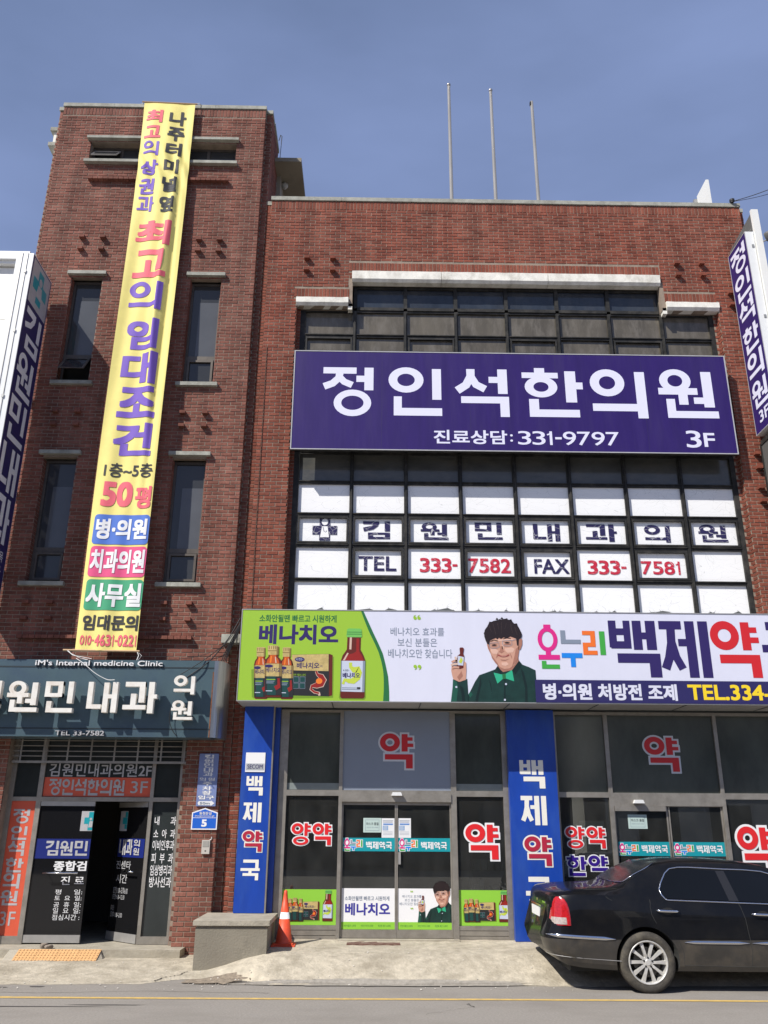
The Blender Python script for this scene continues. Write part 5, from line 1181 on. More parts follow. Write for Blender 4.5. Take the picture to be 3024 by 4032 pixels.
for s, q in (('베나치오 효과를', (.289, 4.640, 1.123, 4.771)), ('보신 분들은', (.399, 4.473, 1.010, 4.603)), ('베나치오만 찾습니다', (.174 + .08, 4.295, 1.242, 4.436))): text(s, q, Yp - .003, GREYP, ps, bold=.0)
man_art(ident, Yp - .001, ps)
rect(2.495, 3.637, SX1 - .012, 3.978, Yp - .0135, NAVYB, ps, 'navy_strip')
onnuri(2.574, 4.149, 3.632, 4.837, Yp - .002, ps)
for s, q, m in (('백', (3.69, 4.03, 4.463, 4.911), NAVY), ('제', (4.483, 4.03, 5.264, 4.911), NAVY), ('약', (5.275, 4.036, 6.03, 4.92), RED), ('국', (6.07, 4.04, 6.86, 4.91), NAVY)): text(s, q, Yp - .003, m, ps, bold=.042)
text('병·의원', (2.609, 3.676, 3.355, 3.925), Yp - .017, SIGNW, ps, bold=.035); text('처방전', (3.447, 3.676, 4.117, 3.925), Yp - .017, SIGNW, ps, bold=.035); text('조제', (4.211, 3.676, 4.657, 3.925), Yp - .017, SIGNW, ps, bold=.035)
text('TEL.334-', (4.822, 3.690, 6.09, 3.925), Yp - .017, YELP, ps, bold=.025)

# ------------------------------------------------------------------ purple clinic sign
pu = thing('clinic_sign', 'long purple clinic signboard with white letters above the white film windows', 'sign', (2.47, -.1, 8.01))
MB().box(-1.455, -.25, 8.012, 6.39, -.17, 9.975).build('housing', DARKF, pu)
for xb in (-1.2, .5, 2.4, 4.3, 6.1): MB().box(xb, -.17, 9.0, xb + .06, .14, 9.06).build('bracket', DARKF, pu)
MB().box(-1.44, -.256, 8.027, 6.375, -.25, 9.96).build('face', PURPLE, pu)
b = MB()
for q in ((-1.458, 8.010, 6.393, 8.027), (-1.458, 9.960, 6.393, 9.977), (-1.458, 8.027, -1.44, 9.96), (6.375, 8.027, 6.393, 9.96)): b.box(q[0], -.262, q[1], q[2], -.2502, q[3])
b.build('trim', SILVT, pu)
for xj in (.13, 1.70, 3.27, 4.83): MB().box(xj, -.2568, 8.03, xj + .006, -.2562, 9.958).build('panel_joint', mat('joint_purple', (.018, .009, .08), .6), pu)  # panel seams in a darker purple
for s, q in (('정', (-.923, 8.66, -.02, 9.636)), ('인', (.25, 8.685, 1.205, 9.654)), ('석', (1.453, 8.68, 2.405, 9.634)), ('한', (2.654, 8.690, 3.745, 9.673)), ('의', (3.879, 8.686, 4.888, 9.666)), ('원', (5.105, 8.703, 6.142, 9.685))): text(s, q, -.258, LILAC, pu, bold=.034)
text('진료상담', (1.049, 8.146, 2.34, 8.415), -.258, LILAC, pu, bold=.02); text(':', (2.392, 8.201, 2.438, 8.342), -.258, LILAC, pu, bold=.01)
text('331-9797', (2.528, 8.146, 4.312, 8.409), -.258, LILAC, pu, bold=.004); text('3', (5.497, 8.126, 5.763, 8.457), -.258, LILAC, pu, bold=.008); text('F', (5.810, 8.145, 6.005, 8.414), -.258, LILAC, pu, bold=.015)

# ------------------------------------------------------------------ slate board over the entrance
bd = thing('clinic_name_board', 'slate blue name board with white raised letters over the tower entrance', 'sign', (-4.6, -.25, 3.1))
MB().box(-7.3, -.48, 3.11, -2.445, -.02, 4.275).build('box', BOARD, bd)
MB().box(-7.3, -.484, 4.150, -2.447, -.4802, 4.170).build('groove', BOARDG, bd); MB().box(-7.3, -.484, 3.222, -2.447, -.4802, 3.240).build('groove', BOARDG, bd)
b = MB(); n = 10                              # rounded bright end
prev = None
for k in range(n + 1):
    a = math.pi / 2 * k / n; x = -2.444 + .185 * math.sin(a); y = -.48 + .40 * (1 - math.cos(a)) + (.0 if k else 0); i = len(b.v); b.v += [(x, y, 3.11), (x, y, 4.275)]
    if prev is not None: b.f.append((prev, i, i + 1, prev + 1)); b.a.append(.5)
    prev = i
b.box(-2.444, -.1, 3.112, -2.262, -.02, 4.273); b.build('rounded_end', CHROME if False else mat('brushed_end', (.42, .43, .42), .28, metal=.8, var=.3, scale=4, stretch=(6, 6, .3)), bd, smooth=False)
MB().box(-2.462, -.4835, 3.111, -2.446, -.4803, 4.1).build('rust_edge', RUST, bd)
text("iM's Internal medicine Clinic", (-5.217, 4.178, -3.248, 4.262), -.485, WTXT, bd, bold=.012, depth=.03)
text('TEL 33-7582', (-4.768, 3.124, -4.029, 3.196), -.485, SILVT, bd, bold=.012, depth=.03)
for s, q in (('김', (-6.06, 3.45, -5.60, 3.907)), ('원', (-5.502, 3.448, -5.030, 3.907)), ('민', (-4.938, 3.442, -4.50, 3.903)), ('내', (-4.293, 3.447, -3.845, 3.901)), ('과', (-3.748, 3.440, -3.245, 3.906)), ('의', (-3.007, 3.726, -2.685, 4.011)), ('원', (-3.013, 3.349, -2.690, 3.635))):
    text(s, (q[0], q[1], q[2], q[3]), -.60, CHANNEL, bd, bold=.035, depth=.09)
# ------------------------------------------------------------------ banner
bn = thing('hanging_banner', 'long yellow cloth rental banner hanging from the tower roof', 'banner', (-4.25, -.2, 4.4))
def banY(z): return -.10 - .26 * (15.8 - z) / 11.4
BTOP, BBOT = 15.86, 4.44
def banx(u, z):
    t = (15.86 - z) / 11.42; xl = -4.815 + .145 * t + .02 * math.sin(t * 6); xr = -3.765 + .05 * t; return xl + (xr - xl) * u
def fold(u, z):
    t = (15.86 - z) / 11.42
    f = .026 * math.sin(u * 7 + z * .55) * (1 - .6 * t) + .010 * math.sin(u * 17 - z * .8 + 1)
    env = math.exp(-((z - 11) / 3.2) ** 2); f += -.06 * env * math.exp(-((u - .72 - .05 * math.sin(z)) / .07) ** 2) + .045 * env * math.exp(-((u - .86) / .05) ** 2)
    f += .02 * math.exp(-((z - 14.2) / .5) ** 2) * math.sin(u * 25 + z * 9)
    return f * min(1, (15.86 - z) / .5 + .1)
def on_banner(x, z, lift=0.0):
    u = (x - banx(0, z)) / (banx(1, z) - banx(0, z)); return (x, banY(z) - .03 + fold(min(1, max(0, u)), z) - lift, z)
b = MB(); NU, NZ = 44, 240
for j in range(NZ + 1):
    z = BBOT + (BTOP - BBOT) * j / NZ
    for i in range(NU + 1): b.v.append(on_banner(banx(i / NU, z), z))
for j in range(NZ):
    for i in range(NU):
        a = j * (NU + 1) + i; b.f.append((a, a + 1, a + NU + 2, a + NU + 1)); b.a.append(.5)
cloth = b.build('cloth', BANNER, bn, smooth=True)
def densify(o, cell=.05):
    bm = bmesh.new(); bm.from_mesh(o.data); bmesh.ops.triangulate(bm, faces=bm.faces)
    for _ in range(5):
        es = [e for e in bm.edges if e.calc_length() > cell]
        if not es: break
        bmesh.ops.subdivide_edges(bm, edges=es, cuts=1); bmesh.ops.triangulate(bm, faces=bm.faces)
    bm.to_mesh(o.data); bm.free()
def ban_text(s, q, m, bold=.03, lift=.007, dens=.035):
    o = text(s, q, 0, m, bn, bold=bold * .8)
    # spread the joined copies so each keeps its own small lift
    ys = [v.co.y for v in o.data.vertices]
    densify(o, dens)
    for v in o.data.vertices:
        v.co = on_banner(v.co.x, v.co.z, lift - v.co.y)
def ban_rect(x0, z0, x1, z1, m, r=.06, lift=.006):
    pts = []
    for cx, cz, a in ((x1 - r, z0 + r, -90), (x1 - r, z1 - r, 0), (x0 + r, z1 - r, 90), (x0 + r, z0 + r, 180)):
        for k in range(5): t = math.radians(a + 22.5 * k); pts.append((cx + r * math.cos(t), cz + r * math.sin(t)))
    bm = bmesh.new(); vs = [bm.verts.new((p[0], 0, p[1])) for p in pts]; bm.faces.new(vs)
    me = bpy.data.meshes.new('coloured_box'); bm.to_mesh(me); bm.free(); me.materials.append(m); o = link('coloured_box', me, bn); densify(o, .035)
    for v in o.data.vertices: v.co = on_banner(v.co.x, v.co.z, lift)
for s, q, m in [('최', (-4.731, 15.318, -4.394, 15.656), BPINK), ('고', (-4.732, 14.913, -4.397, 15.231), BPINK), ('의', (-4.709, 14.469, -4.392, 14.833), BPURP), ('상', (-4.706, 13.967, -4.363, 14.333), BPURP), ('권', (-4.691, 13.485, -4.388, 13.880), BPURP), ('과', (-4.678, 13.058, -4.356, 13.423), BPURP),
                ('나', (-4.257, 15.264, -3.92, 15.626), BBLACK), ('주', (-4.254, 14.851, -3.92, 15.207), BBLACK), ('터', (-4.251, 14.445, -3.938, 14.795), BBLACK), ('미', (-4.245, 14.008, -3.96, 14.356), BBLACK), ('널', (-4.236, 13.539, -3.947, 13.922), BBLACK), ('옆', (-4.241, 13.044, -3.962, 13.431), BBLACK),
                ('최', (-4.621, 12.245, -3.95, 12.83), BPINK), ('고', (-4.591, 11.513, -3.96, 12.147), BPINK), ('의', (-4.594, 10.776, -3.96, 11.419), BPURP), ('임', (-4.542, 9.948, -3.96, 10.578), BPURP), ('대', (-4.553, 9.225, -3.918, 9.881), BPURP), ('조', (-4.527, 8.563, -3.864, 9.169), BPURP), ('건', (-4.52, 7.827, -3.85, 8.448), BPURP)]:
    ban_text(s, q, m, bold=.05)
ban_text('1층~5층', (-4.6, 7.417, -3.775, 7.683), BBLACK, .02); ban_text('50', (-4.588, 6.876, -4.071, 7.336), BPINK, .05); ban_text('평', (-4.024, 6.847, -3.75, 7.253), BPINK, .045)
ban_rect(-4.645, 6.206, -3.725, 6.73, BBLUE); ban_rect(-4.64, 5.645, -3.72, 6.17, BPINK2); ban_rect(-4.633, 5.09, -3.715, 5.601, BGREEN)
ban_text('병·의원', (-4.6, 6.293, -3.755, 6.658), BWHITE, .045, .012); ban_text('치과의원', (-4.618, 5.707, -3.74, 6.116), BWHITE, .045, .012); ban_text('사무실', (-4.612, 5.142, -3.735, 5.539), BWHITE, .045, .012)
ban_text('임대문의', (-4.61, 4.759, -3.735, 5.009), BBLACK, .04); ban_text('010-', (-4.617, 4.524, -4.40, 4.677), BPINK, .02); ban_text('4631-0221', (-4.384, 4.505, -3.725, 4.69), BPINK, .035)
b = MB(); zb = 4.45; yb = banY(zb) - .03; b.tube([(-4.86, yb, zb - .01), (-3.66, yb, zb - .02)], .017, 6); b.build('bottom_batten', WOOD, bn)
b = MB(); b.tube([(-4.86, -.13, 15.88), (-3.72, -.13, 15.84)], .015, 6); b.build('top_batten', WOOD, bn)
b = MB()
b.tube([(-4.80, yb, zb), (-4.72, yb - .03, 4.38), (-4.55, yb - .05, 4.30), (-4.42, -.50, 4.27)], .006, 4); b.tube([(-4.82, yb, zb), (-4.68, yb - .05, 4.35), (-4.36, -.50, 4.285)], .005, 4)
b.tube([(-3.70, yb, zb - .02), (-3.66, yb - .02, 4.36), (-3.68, yb - .03, 4.28)], .007, 4); b.tube([(-3.72, yb, zb), (-3.62, yb, 4.36), (-3.64, -.48, 4.28)], .004, 4)
b.build('string', ROPE, bn)
b = MB(); b.tube([(-3.80, -.13, 15.84), (-3.70, -.06, 15.93), (-3.62, .05, 15.95)], .008, 5); b.tube([(-4.80, -.13, 15.88), (-4.86, -.06, 15.94), (-4.95, .05, 15.95)], .008, 5); b.build('tie_rope', ROPE, bn)
# loose cables over the slate board
def cable(name, pts, r, lab, m=CABLE, n=14, group='cables hanging over the slate board'):
    P_ = [Vector(p) for p in pts]; out_ = []
    for k in range(len(P_) - 1):
        p0 = P_[max(k - 1, 0)]; p1, p2 = P_[k], P_[k + 1]; p3 = P_[min(k + 2, len(P_) - 1)]
        for q in range(n):
            t = q / n; out_.append(.5 * ((2 * p1) + (-p0 + p2) * t + (2 * p0 - 5 * p1 + 4 * p2 - p3) * t * t + (-p0 + 3 * p1 - 3 * p2 + p3) * t ** 3))
    out_.append(P_[-1]); b = MB(); b.tube(out_, r, 6); o = b.build(name, m, smooth=True); tag(o, lab, 'cable', group); setorigin(o, P_[-1]); return o
cable('cable', [(-4.60, -.50, 4.29), (-4.45, -.56, 4.20), (-4.25, -.60, 4.05), (-4.05, -.62, 3.95), (-3.90, -.72, 3.93)], .005, 'pale cable drooping over the top of the slate board letters', ROPE)
cable('cable', [(-2.15, -.1, 5.05), (-2.30, -.2, 4.70), (-2.48, -.42, 4.35), (-2.62, -.52, 4.18), (-2.85, -.55, 4.0)], .009, 'thicker black cable crossing the right end of the slate board')
cable('cable', [(-2.12, -.12, 5.0), (-2.32, -.25, 4.62), (-2.62, -.50, 4.28), (-2.95, -.53, 4.05)], .006, 'thin black cable crossing the right end of the slate board')
cable('cable', [(-2.98, -.53, 3.62), (-3.06, -.55, 3.45), (-3.02, -.55, 3.25), (-2.93, -.52, 3.12)], .006, 'black cable loop hanging beside the small raised letters')
for k in range(4):
    cable('cable', [(-2.05, -.3 - .03 * k, 5.10 - .05 * k), (-2.16, -.22, 4.85 - .03 * k), (-2.30, -.14, 4.60 - .05 * k), (-2.42 + .03 * k, -.10, 4.32)], .008, 'one of four black cables bundled left of the green end of the pharmacy sign', group='cable bundle beside the pharmacy sign')
cable('cable', [(-2.30, -.08, 4.62), (-2.8, -.06, 4.42), (-3.5, -.08, 4.33)], .004, 'thin dark wire slanting across the bricks below the right slit window')

# ------------------------------------------------------------------ blade signs
lb = thing('blade_sign', 'tall navy projecting sign with a teal cross at the left edge', 'sign', (-6.2, -.6, 5.7), 'projecting signs on the facades')
XL = -6.06; lz0, lz1 = 5.2, 11.37; ly0, ly1 = -1.11, -.22
MB().box(XL - .30, ly0, lz0, XL - .004, ly1, lz1).build('housing', WHITEB, lb)
MB().box(XL - .004, ly0 + .02, lz0 + .02, XL, ly1 - .015, lz1 - .02).build('face', NAVYB, lb)
b = MB()
for x in (XL - .11, XL - .205): b.box(x, ly0 - .012, lz0, x + .012, ly0, lz1)
b.build('seam', ALU2, lb)
for z in (10.95, 9.75, 8.5, 7.3): MB().box(XL - .125, ly0 - .02, z, XL - .085, ly0 - .012, z + .06).build('hinge', GALV, lb)
for z in (10.9, 9.0, 7.2, 5.8): MB().box(XL - .2, ly1, z, XL - .1, -.01, z + .05).build('bracket', GALV, lb)
def side_place(o, X, y_at, facing=1):
    """turn flat lettering made in the x/z plane to a face of constant x; facing=+1 looks to +x"""
    for v in o.data.vertices:
        x, y, z = v.co; v.co = (X - y * facing, y_at + x, z) if facing > 0 else (X + y, y_at - x, z)
    o.data.update()
def side_rect(y0, z0, y1, z1, X, m, par, name='print', th=.0015):
    return MB().box(X, y0, z0, X + th, y1, z1).build(name, m, par)
side_rect(ly0 + .05, 10.45, ly1 - .05, lz1 - .05, XL, SILVT, lb, 'grey_field')
yc = (ly0 + ly1) / 2; zc = 10.90
for q in ((yc - .30, zc - .11, yc + .30, zc + .11), (yc - .11, zc + .11, yc + .11, zc + .33), (yc - .11, zc - .33, yc + .11, zc - .11)): side_rect(q[0], q[1], q[2], q[3], XL + .002, TEAL, lb, 'teal_cross')
o = poly(ell(0, 0, .07, .08, 14), 0, SILVT, lb, 'doctor_figure'); side_place(o, XL + .004, yc); o.data.transform(Matrix.Translation((0, 0, zc + .14)))
o = poly([(-.13, -.2), (.13, -.2), (.08, .05), (-.08, .05)], 0, SILVT, lb, 'doctor_figure'); side_place(o, XL + .004, yc); o.data.transform(Matrix.Translation((0, 0, zc)))
zt = 10.36
for s, h in (('김', .86), ('원', .86), ('민', .86), ('내', .86), ('과', .86)):
    o = text(s, (-.34, zt - h * .90, .34, zt), 0, WTXT, lb, bold=.045); side_place(o, XL + .002, yc - .02); zt -= h
for k, s in enumerate(('진료과목', '내 과', '소아과', '피부과')):
    o = text(s, (-.28, zt - .20 - k * .24, .30, zt - .02 - k * .24), 0, WTXT, lb, bold=.01); side_place(o, XL + .002, yc)

rb = thing('blade_sign', 'tall purple projecting sign with white letters at the right edge', 'sign', (6.9, -.5, 8.42), 'projecting signs on the facades')
XR = 6.83; rz0, rz1 = 8.43, 12.25; ry0, ry1 = -.88, -.11
MB().box(XR + .004, ry0, rz0, XR + .155, ry1, rz1).build('housing', WHITEB, rb)
MB().box(XR, ry0 + .012, rz0 + .012, XR + .004, ry1 - .012, rz1 - .012).build('face', PURPLE, rb)
b = MB()
for q in ((ry0, rz0, ry1, rz0 + .012), (ry0, rz1 - .012, ry1, rz1), (ry0, rz0 + .012, ry0 + .012, rz1 - .012), (ry1 - .012, rz0 + .012, ry1, rz1 - .012)): b.box(XR - .004, q[0], q[1], XR + .0038, q[2], q[3])
b.build('trim', SILVT, rb)
zt = 12.14
for s in '정인석한의원':
    o = text(s, (-.30, zt - .50, .30, zt), 0, LILAC, rb, bold=.035); side_place(o, XR - .003, (ry0 + ry1) / 2, -1); zt -= .553
o = text('3F', (-.17, zt - .24, .20, zt - .02), 0, LILAC, rb, bold=.02); side_place(o, XR - .003, (ry0 + ry1) / 2, -1)
for z in (11.9, 10.4): MB().box(XR + .09, ry0 - .012, z, XR + .13, ry0, z + .06).build('hinge', GALV, rb)
for z in (11.8, 10.2, 8.8): MB().box(XR + .05, ry1, z, XR + .10, -.01, z + .05).build('bracket', GALV, rb)
# taller white box sign just behind it
wb = thing('white_box_sign', 'taller white box sign with an open bracket frame behind the purple blade', 'sign', (7.1, -.5, 7.0))
b = MB(); b.box(6.995, -.93, 6.6, 7.12, -.87, 12.72); b.box(7.06, -.87, 6.6, 7.12, -.15, 12.3); b.build('housing', WHITEP, wb)
b = MB()
for z in (12.15, 12.32): b.tube([(6.87, -.2, z), (7.02, -.90, z + .05)], .02, 4)
b.tube([(6.88, -.12, 12.35), (7.03, -.88, 12.68)], .02, 4); b.tube([(6.90, -.12, 12.3), (7.03, -.5, 12.25)], .02, 4); b.build('bracket_frame', GALV, wb)
b = MB(); b.quad([(6.90, -.10, 12.28), (7.0, -.86, 12.28), (7.0, -.86, 12.66), (6.90, -.10, 12.28)][:3] + [(6.99, -.80, 12.62)]); b.build('dark_underside', MESHG, wb)  # dark grey underside sheet beside the bracket struts
# flood lamp
fl = thing('flood_lamp', 'small grey flood lamp beside the white box sign', 'lamp', (7.16, -.98, 12.02))
b = MB(); b.lathe([(.02, -.09), (.05, -.08), (.075, .03), (.08, .06), (.03, .07)], (7.20, -1.0, 12.06), n=16); b.build('lamp_head', MESHG, fl, smooth=True)
b = MB(); b.tube([(7.1, -.9, 12.0), (7.2, -1.0, 12.0)], .012, 6); b.build('lamp_arm', GALV, fl)
# grey mesh sign box lower right
gb = thing('mesh_sign_box', 'dark grey mesh sided sign box below the purple blade sign', 'sign box', (6.9, -.4, 5.4))
MB().box(6.90, -.66, 5.4, 7.05, -.10, 8.30).build('mesh_panel', MESHG, gb)
b = MB()
for q in ((-.70, 5.4, -.66, 8.30), (-.10, 5.4, -.06, 8.30), (-.66, 8.26, -.10, 8.34), (-.66, 5.4, -.10, 5.46)): b.box(6.885, q[0], q[1], 7.06, q[2], q[3])
b.build('box_frame', DARKF, gb)
for z in (7.9, 6.4): MB().tube([(6.92, -.08, z), (6.86, .0, z - .1)], .015, 5).build('bracket', CABLE, gb)

# ------------------------------------------------------------------ signs on the pillar
t = thing('parking_sign', 'faded blue vertical sign pointing to clinic parking on the brick pillar', 'sign', (-2.5, -.03, 2.135))
MB().box(-2.655, -.035, 2.135, -2.358, -.012, 2.908).build('plate', BLUEF, t)
ky = [(2.836, 2.892), (2.771, 2.826), (2.701, 2.761), (2.633, 2.694), (2.572, 2.628)]
for s, (a, c) in zip('김원민내과', ky): text(s, (-2.575, a, -2.43, c), -.037, WTXT, t, bold=.03)
text('의', (-2.628, 2.505, -2.53, 2.552), -.037, WTXT, t, bold=.02); text('원', (-2.495, 2.505, -2.39, 2.552), -.037, WTXT, t, bold=.02)
for s, (a, c) in zip('주차장', [(2.438, 2.491), (2.365, 2.425), (2.299, 2.360)]): text(s, (-2.575, a, -2.43, c), -.037, WTXT, t, bold=.03)
text('입구', (-2.63, 2.234, -2.385, 2.289), -.037, WTXT, t, bold=.03)
poly([(-2.615, 2.150), (-2.43, 2.150), (-2.43, 2.137), (-2.375, 2.178), (-2.43, 2.220), (-2.43, 2.208), (-2.615, 2.208), (-2.63, 2.18)], -.0365, WTXT, t, 'arrow'); text('50m', (-2.60, 2.163, -2.445, 2.196), -.041, GREYP, t, bold=.01)
t = thing('address_plate', 'house shaped blue address plate with the number 5 on the brick pillar', 'sign', (-2.51, -.03, 1.795))
MB().prism([(-2.705, 1.80), (-2.315, 1.80), (-2.315, 2.045), (-2.51, 2.11), (-2.705, 2.045)], -.030, -.012).build('border', WHITE, t, fix=True)
poly([(-2.688, 1.818), (-2.332, 1.818), (-2.332, 2.033), (-2.51, 2.092), (-2.688, 2.033)], -.0305, BLUE2, t, 'blue_field'); rect(-2.688, 1.966, -2.332, 1.972, -.0325, WHITE, t, 'divider')
text('5', (-2.552, 1.842, -2.470, 1.945), -.034, WHITE, t, bold=.04); text('동점문길', (-2.592, 2.012, -2.408, 2.056), -.034, WHITE, t, bold=.015); text('Dongjeommun-gil', (-2.655, 1.980, -2.365, 2.006), -.034, WHITE, t, bold=.01)
t = thing('intercom', 'small pale grey door intercom below the address plate', 'intercom', (-2.455, -.03, 1.45))
MB().box(-2.519, -.045, 1.46, -2.40, -.010, 1.655).build('case', mat('intercom_grey', (.50, .47, .42), .5), t); MB().box(-2.505, -.049, 1.56, -2.415, -.045, 1.64).build('screen', mat('intercom_window', (.33, .32, .29), .4), t)
MB().box(-2.47, -.048, 1.495, -2.45, -.045, 1.51).build('button', BLACKP, t); MB().tube([(-2.41, -.02, 1.655), (-2.385, -.02, 1.665), (-2.38, -.02, 1.70)], .006, 5).build('wire', ROPE, t)
cable('cable', [(-1.985, -.05, 2.5), (-2.0, -.06, 1.7), (-1.99, -.05, 1.0), (-1.985, -.09, .68)], .006, 'thin black cable running down the left edge of the narrow blue sign', group=None)

# ------------------------------------------------------------------ concrete block, cone, rock
t = thing('concrete_block', 'weathered concrete pedestal block with an overhanging cap between the two entrances', 'concrete block', (-1.85, -.5, .05))
b = MB(); b.box(-2.33, -1.085, .0, -1.365, -.02, .575); b.build('body', BLOCKM, t)
b = MB(); n = 9; 
for (x, y) in ((0, 0),):
    b.box(-2.365, -1.115, .60, -1.335, -.01, .66)
b.box(-2.32, -1.07, .575, -1.375, -.03, .60); b.build('cap', CONC, t)
t = thing('traffic_cone', 'faded orange traffic cone with one white band beside the concrete block', 'traffic cone', (-1.19, -.42, .28))
b = MB(); b.box(-1.36, -.59, .277, -1.03, -.26, .300); b.box(-1.33, -.56, .300, -1.06, -.29, .316); b.build('base', CONE, t)
b = MB(); b.lathe([(.122, .03), (.113, .06), (.072, .34)], (-1.195, -.425, .285), n=28); b.build('lower_cone', CONE, t, smooth=True)
b = MB(); b.lathe([(.0715, .34), (.060, .425)], (-1.195, -.425, .285), n=28); b.build('white_band', WHITE, t, smooth=True)
b = MB(); b.lathe([(.0595, .425), (.027, .66), (.024, .70), (.012, .712)], (-1.195, -.425, .285), n=28); b.build('upper_cone', CONE, t, smooth=True)
def rock(name, c, s, lab):
    bm = bmesh.new(); bmesh.ops.create_icosphere(bm, subdivisions=3, radius=1)
    random.seed(11)
    dirs = [Vector((random.uniform(-1, 1), random.uniform(-1, 1), random.uniform(-1, 1))).normalized() for _ in range(9)]
    for v in bm.verts:
        k = min(1.0, *[(.62 + .12 * (i % 3)) / max(.01, v.co.dot(d)) if v.co.dot(d) > .3 else 1.0 for i, d in enumerate(dirs)]); v.co *= k
        v.co = Vector((v.co.x * s[0], v.co.y * s[1], max(v.co.z, -.55) * s[2]))
    me = bpy.data.meshes.new(name); bm.to_mesh(me); bm.free(); me.materials.append(ROCKM); o = link(name, me, loc=c); tag(o, lab, 'rock', 'stones by the entrance doors'); return o
rock('rock', (-4.62, -.22, .235), (.062, .05, .062), 'taller pale stone on the slab by the black doors'); rock('rock', (-4.545, -.24, .228), (.065, .05, .042), 'lower dark stone leaning against the taller one by the black doors')

# ------------------------------------------------------------------ flag poles, roof sign, wires
for k, (x, ht, lab) in enumerate(((1.59, 17.42, 'leftmost and tallest bare steel flagpole with a ball on top'), (2.525, 17.28, 'middle bare steel flagpole on the roof'), (3.43, 17.02, 'rightmost bare steel flagpole with a damaged tip'))):
    t = thing('flagpole', lab, 'flagpole', (x, .8, 12.9), 'flagpoles on the roof')
    b = MB(); b.lathe([(.048, 0), (.046, 1.35), (.040, 1.352), (.034, ht - 12.9)], (x, .8, 12.9), n=12); b.build('pole', STEEL, t, smooth=True)
    if k < 2:
        b = MB(); bm_ = [(.045 * math.sin(math.pi * q / 8), .045 - .045 * math.cos(math.pi * q / 8)) for q in range(1, 8)]; b.lathe(bm_, (x, .8, ht), n=12); b.build('ball', STEEL, t, smooth=True)
    else: MB().box(x - .045, .77, ht - .10, x - .02, .83, ht - .02).build('pulley', CABLE, t)
    if k != 1: MB().box(x - .05, .76, 14.25, x + .035, .84, 14.29).build('clamp', CABLE if k == 2 else STEEL, t)
# fin shaped white roof sign
t = thing('roof_sign', 'white fin shaped sign box standing behind the right end of the roof', 'sign', (7.1, .7, 13.4))
b = MB(); b.v += [(6.97, .60, 12.9), (7.03, .60, 12.9), (7.03, 1.12, 12.9), (6.97, 1.12, 12.9), (6.97, .60, 14.76), (7.03, .60, 14.76), (7.03, 1.12, 14.76), (6.97, 1.12, 14.76)]
for q in ((3, 2, 1, 0), (4, 5, 6, 7), (0, 1, 5, 4), (1, 2, 6, 5), (2, 3, 7, 6), (3, 0, 4, 7)): b.f.append(q); b.a.append(.5)
b.build('box', WHITEP, t); MB().box(6.90, 1.13, 12.9, 7.02, 1.2, 14.70).build('post', GALV, t)
cable('overhead_wire', [(7.12, -.05, 13.64), (7.6, -.3, 13.66), (8.4, -.8, 13.75), (10.5, -2, 14.2)], .007, 'upper black overhead wire leaving the roof corner to the right', group='overhead wires at the right')
cable('overhead_wire', [(7.10, -.05, 13.63), (7.7, -.3, 13.61), (8.6, -.8, 13.66), (10.5, -2, 14.0)], .005, 'lower black overhead wire leaving the roof corner to the right', group='overhead wires at the right')
cable('overhead_wire', [(7.2, -.9, 11.7), (8.0, -1.2, 11.3), (9.5, -1.6, 11.1)], .005, 'single wire leaving the white box sign to the right', group='overhead wires at the right')
t = MB().lathe([(.03, 0), (.05, .02), (.05, .07), (.02, .09)], (7.12, -.05, 13.615), n=10).build('insulator', CABLE, smooth=True); tag(t, 'black wire clamp on the right end of the roof coping', 'insulator'); setorigin(t, (7.12, -.05, 13.615))
b = MB(); b.tube([(-2.16, 1.0, 16.0), (-2.13, 1.0, 16.15), (-2.10, 1.0, 16.12), (-2.12, 1.0, 15.3), (-2.1, 1.2, 15.3)], .01, 5); b.build('roof_wire', CABLE, tower)

# ------------------------------------------------------------------ white neighbour
wn = thing('white_building', 'white panelled neighbour building at the far left behind the navy sign', 'building', (-9, 1, 0))
b = MB(); b.box(-14, .02, 0, -6.64, 6, 11.95); b.build('wall', CREAM, wn)
for z in (.3, 1.6, 2.9, 4.2, 5.5, 6.8, 8.1, 9.4, 10.7):
    for x in (-14, -12.4, -10.8, -9.2, -7.9):
        x2 = {-14: -12.4, -12.4: -10.8, -10.8: -9.2, -9.2: -7.9, -7.9: -6.66}[x]
        MB().box(x + .008, -.0, z + .006, x2 - .008, .03, min(z + 1.294, 11.85)).build('panel', WHITEP, wn)
b = MB(); b.box(-14, -.16, 11.95, -6.6, 6.1, 12.12); b.box(-14, -.10, 11.88, -6.6, .0, 11.95); b.build('parapet_cap', WHITEB, wn)
# building across the street (mirrored in the glass)
op = thing('street_building', 'shaded low building across the street mirrored in the dark shop windows', 'building', (0, -26, 0))
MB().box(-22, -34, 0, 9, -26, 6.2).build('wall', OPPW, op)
for k in range(9):
    x = -20.5 + k * 3.2
    f_ = MB().box(x, -25.99, 3.6, x + 1.9, -25.9, 5.0).build('window', GALV, op); MB().box(x + .08, -25.9, 3.68, x + 1.82, -25.88, 4.92).build('pane', GTW, f_)
    MB().box(x - .3, -25.99, .2, x + 2.2, -25.93, 2.6).build('shop_window', GTW2, op)
MB().box(-22.3, -34.2, 6.2, 9.3, -25.6, 6.4).build('roof', STONE, op)
op2 = thing('street_building', 'pale taller building across the street mirrored in the upper windows', 'building', (18, -28, 0))
MB().box(11, -38, 0, 30, -28, 7.5).build('wall', CREAM, op2)
for k in range(5):
    for z in (1.2, 4.4): MB().box(12.5 + k * 3.4, -28.0, z, 14.4 + k * 3.4, -27.93, z + 1.6).build('window', GTW, op2)

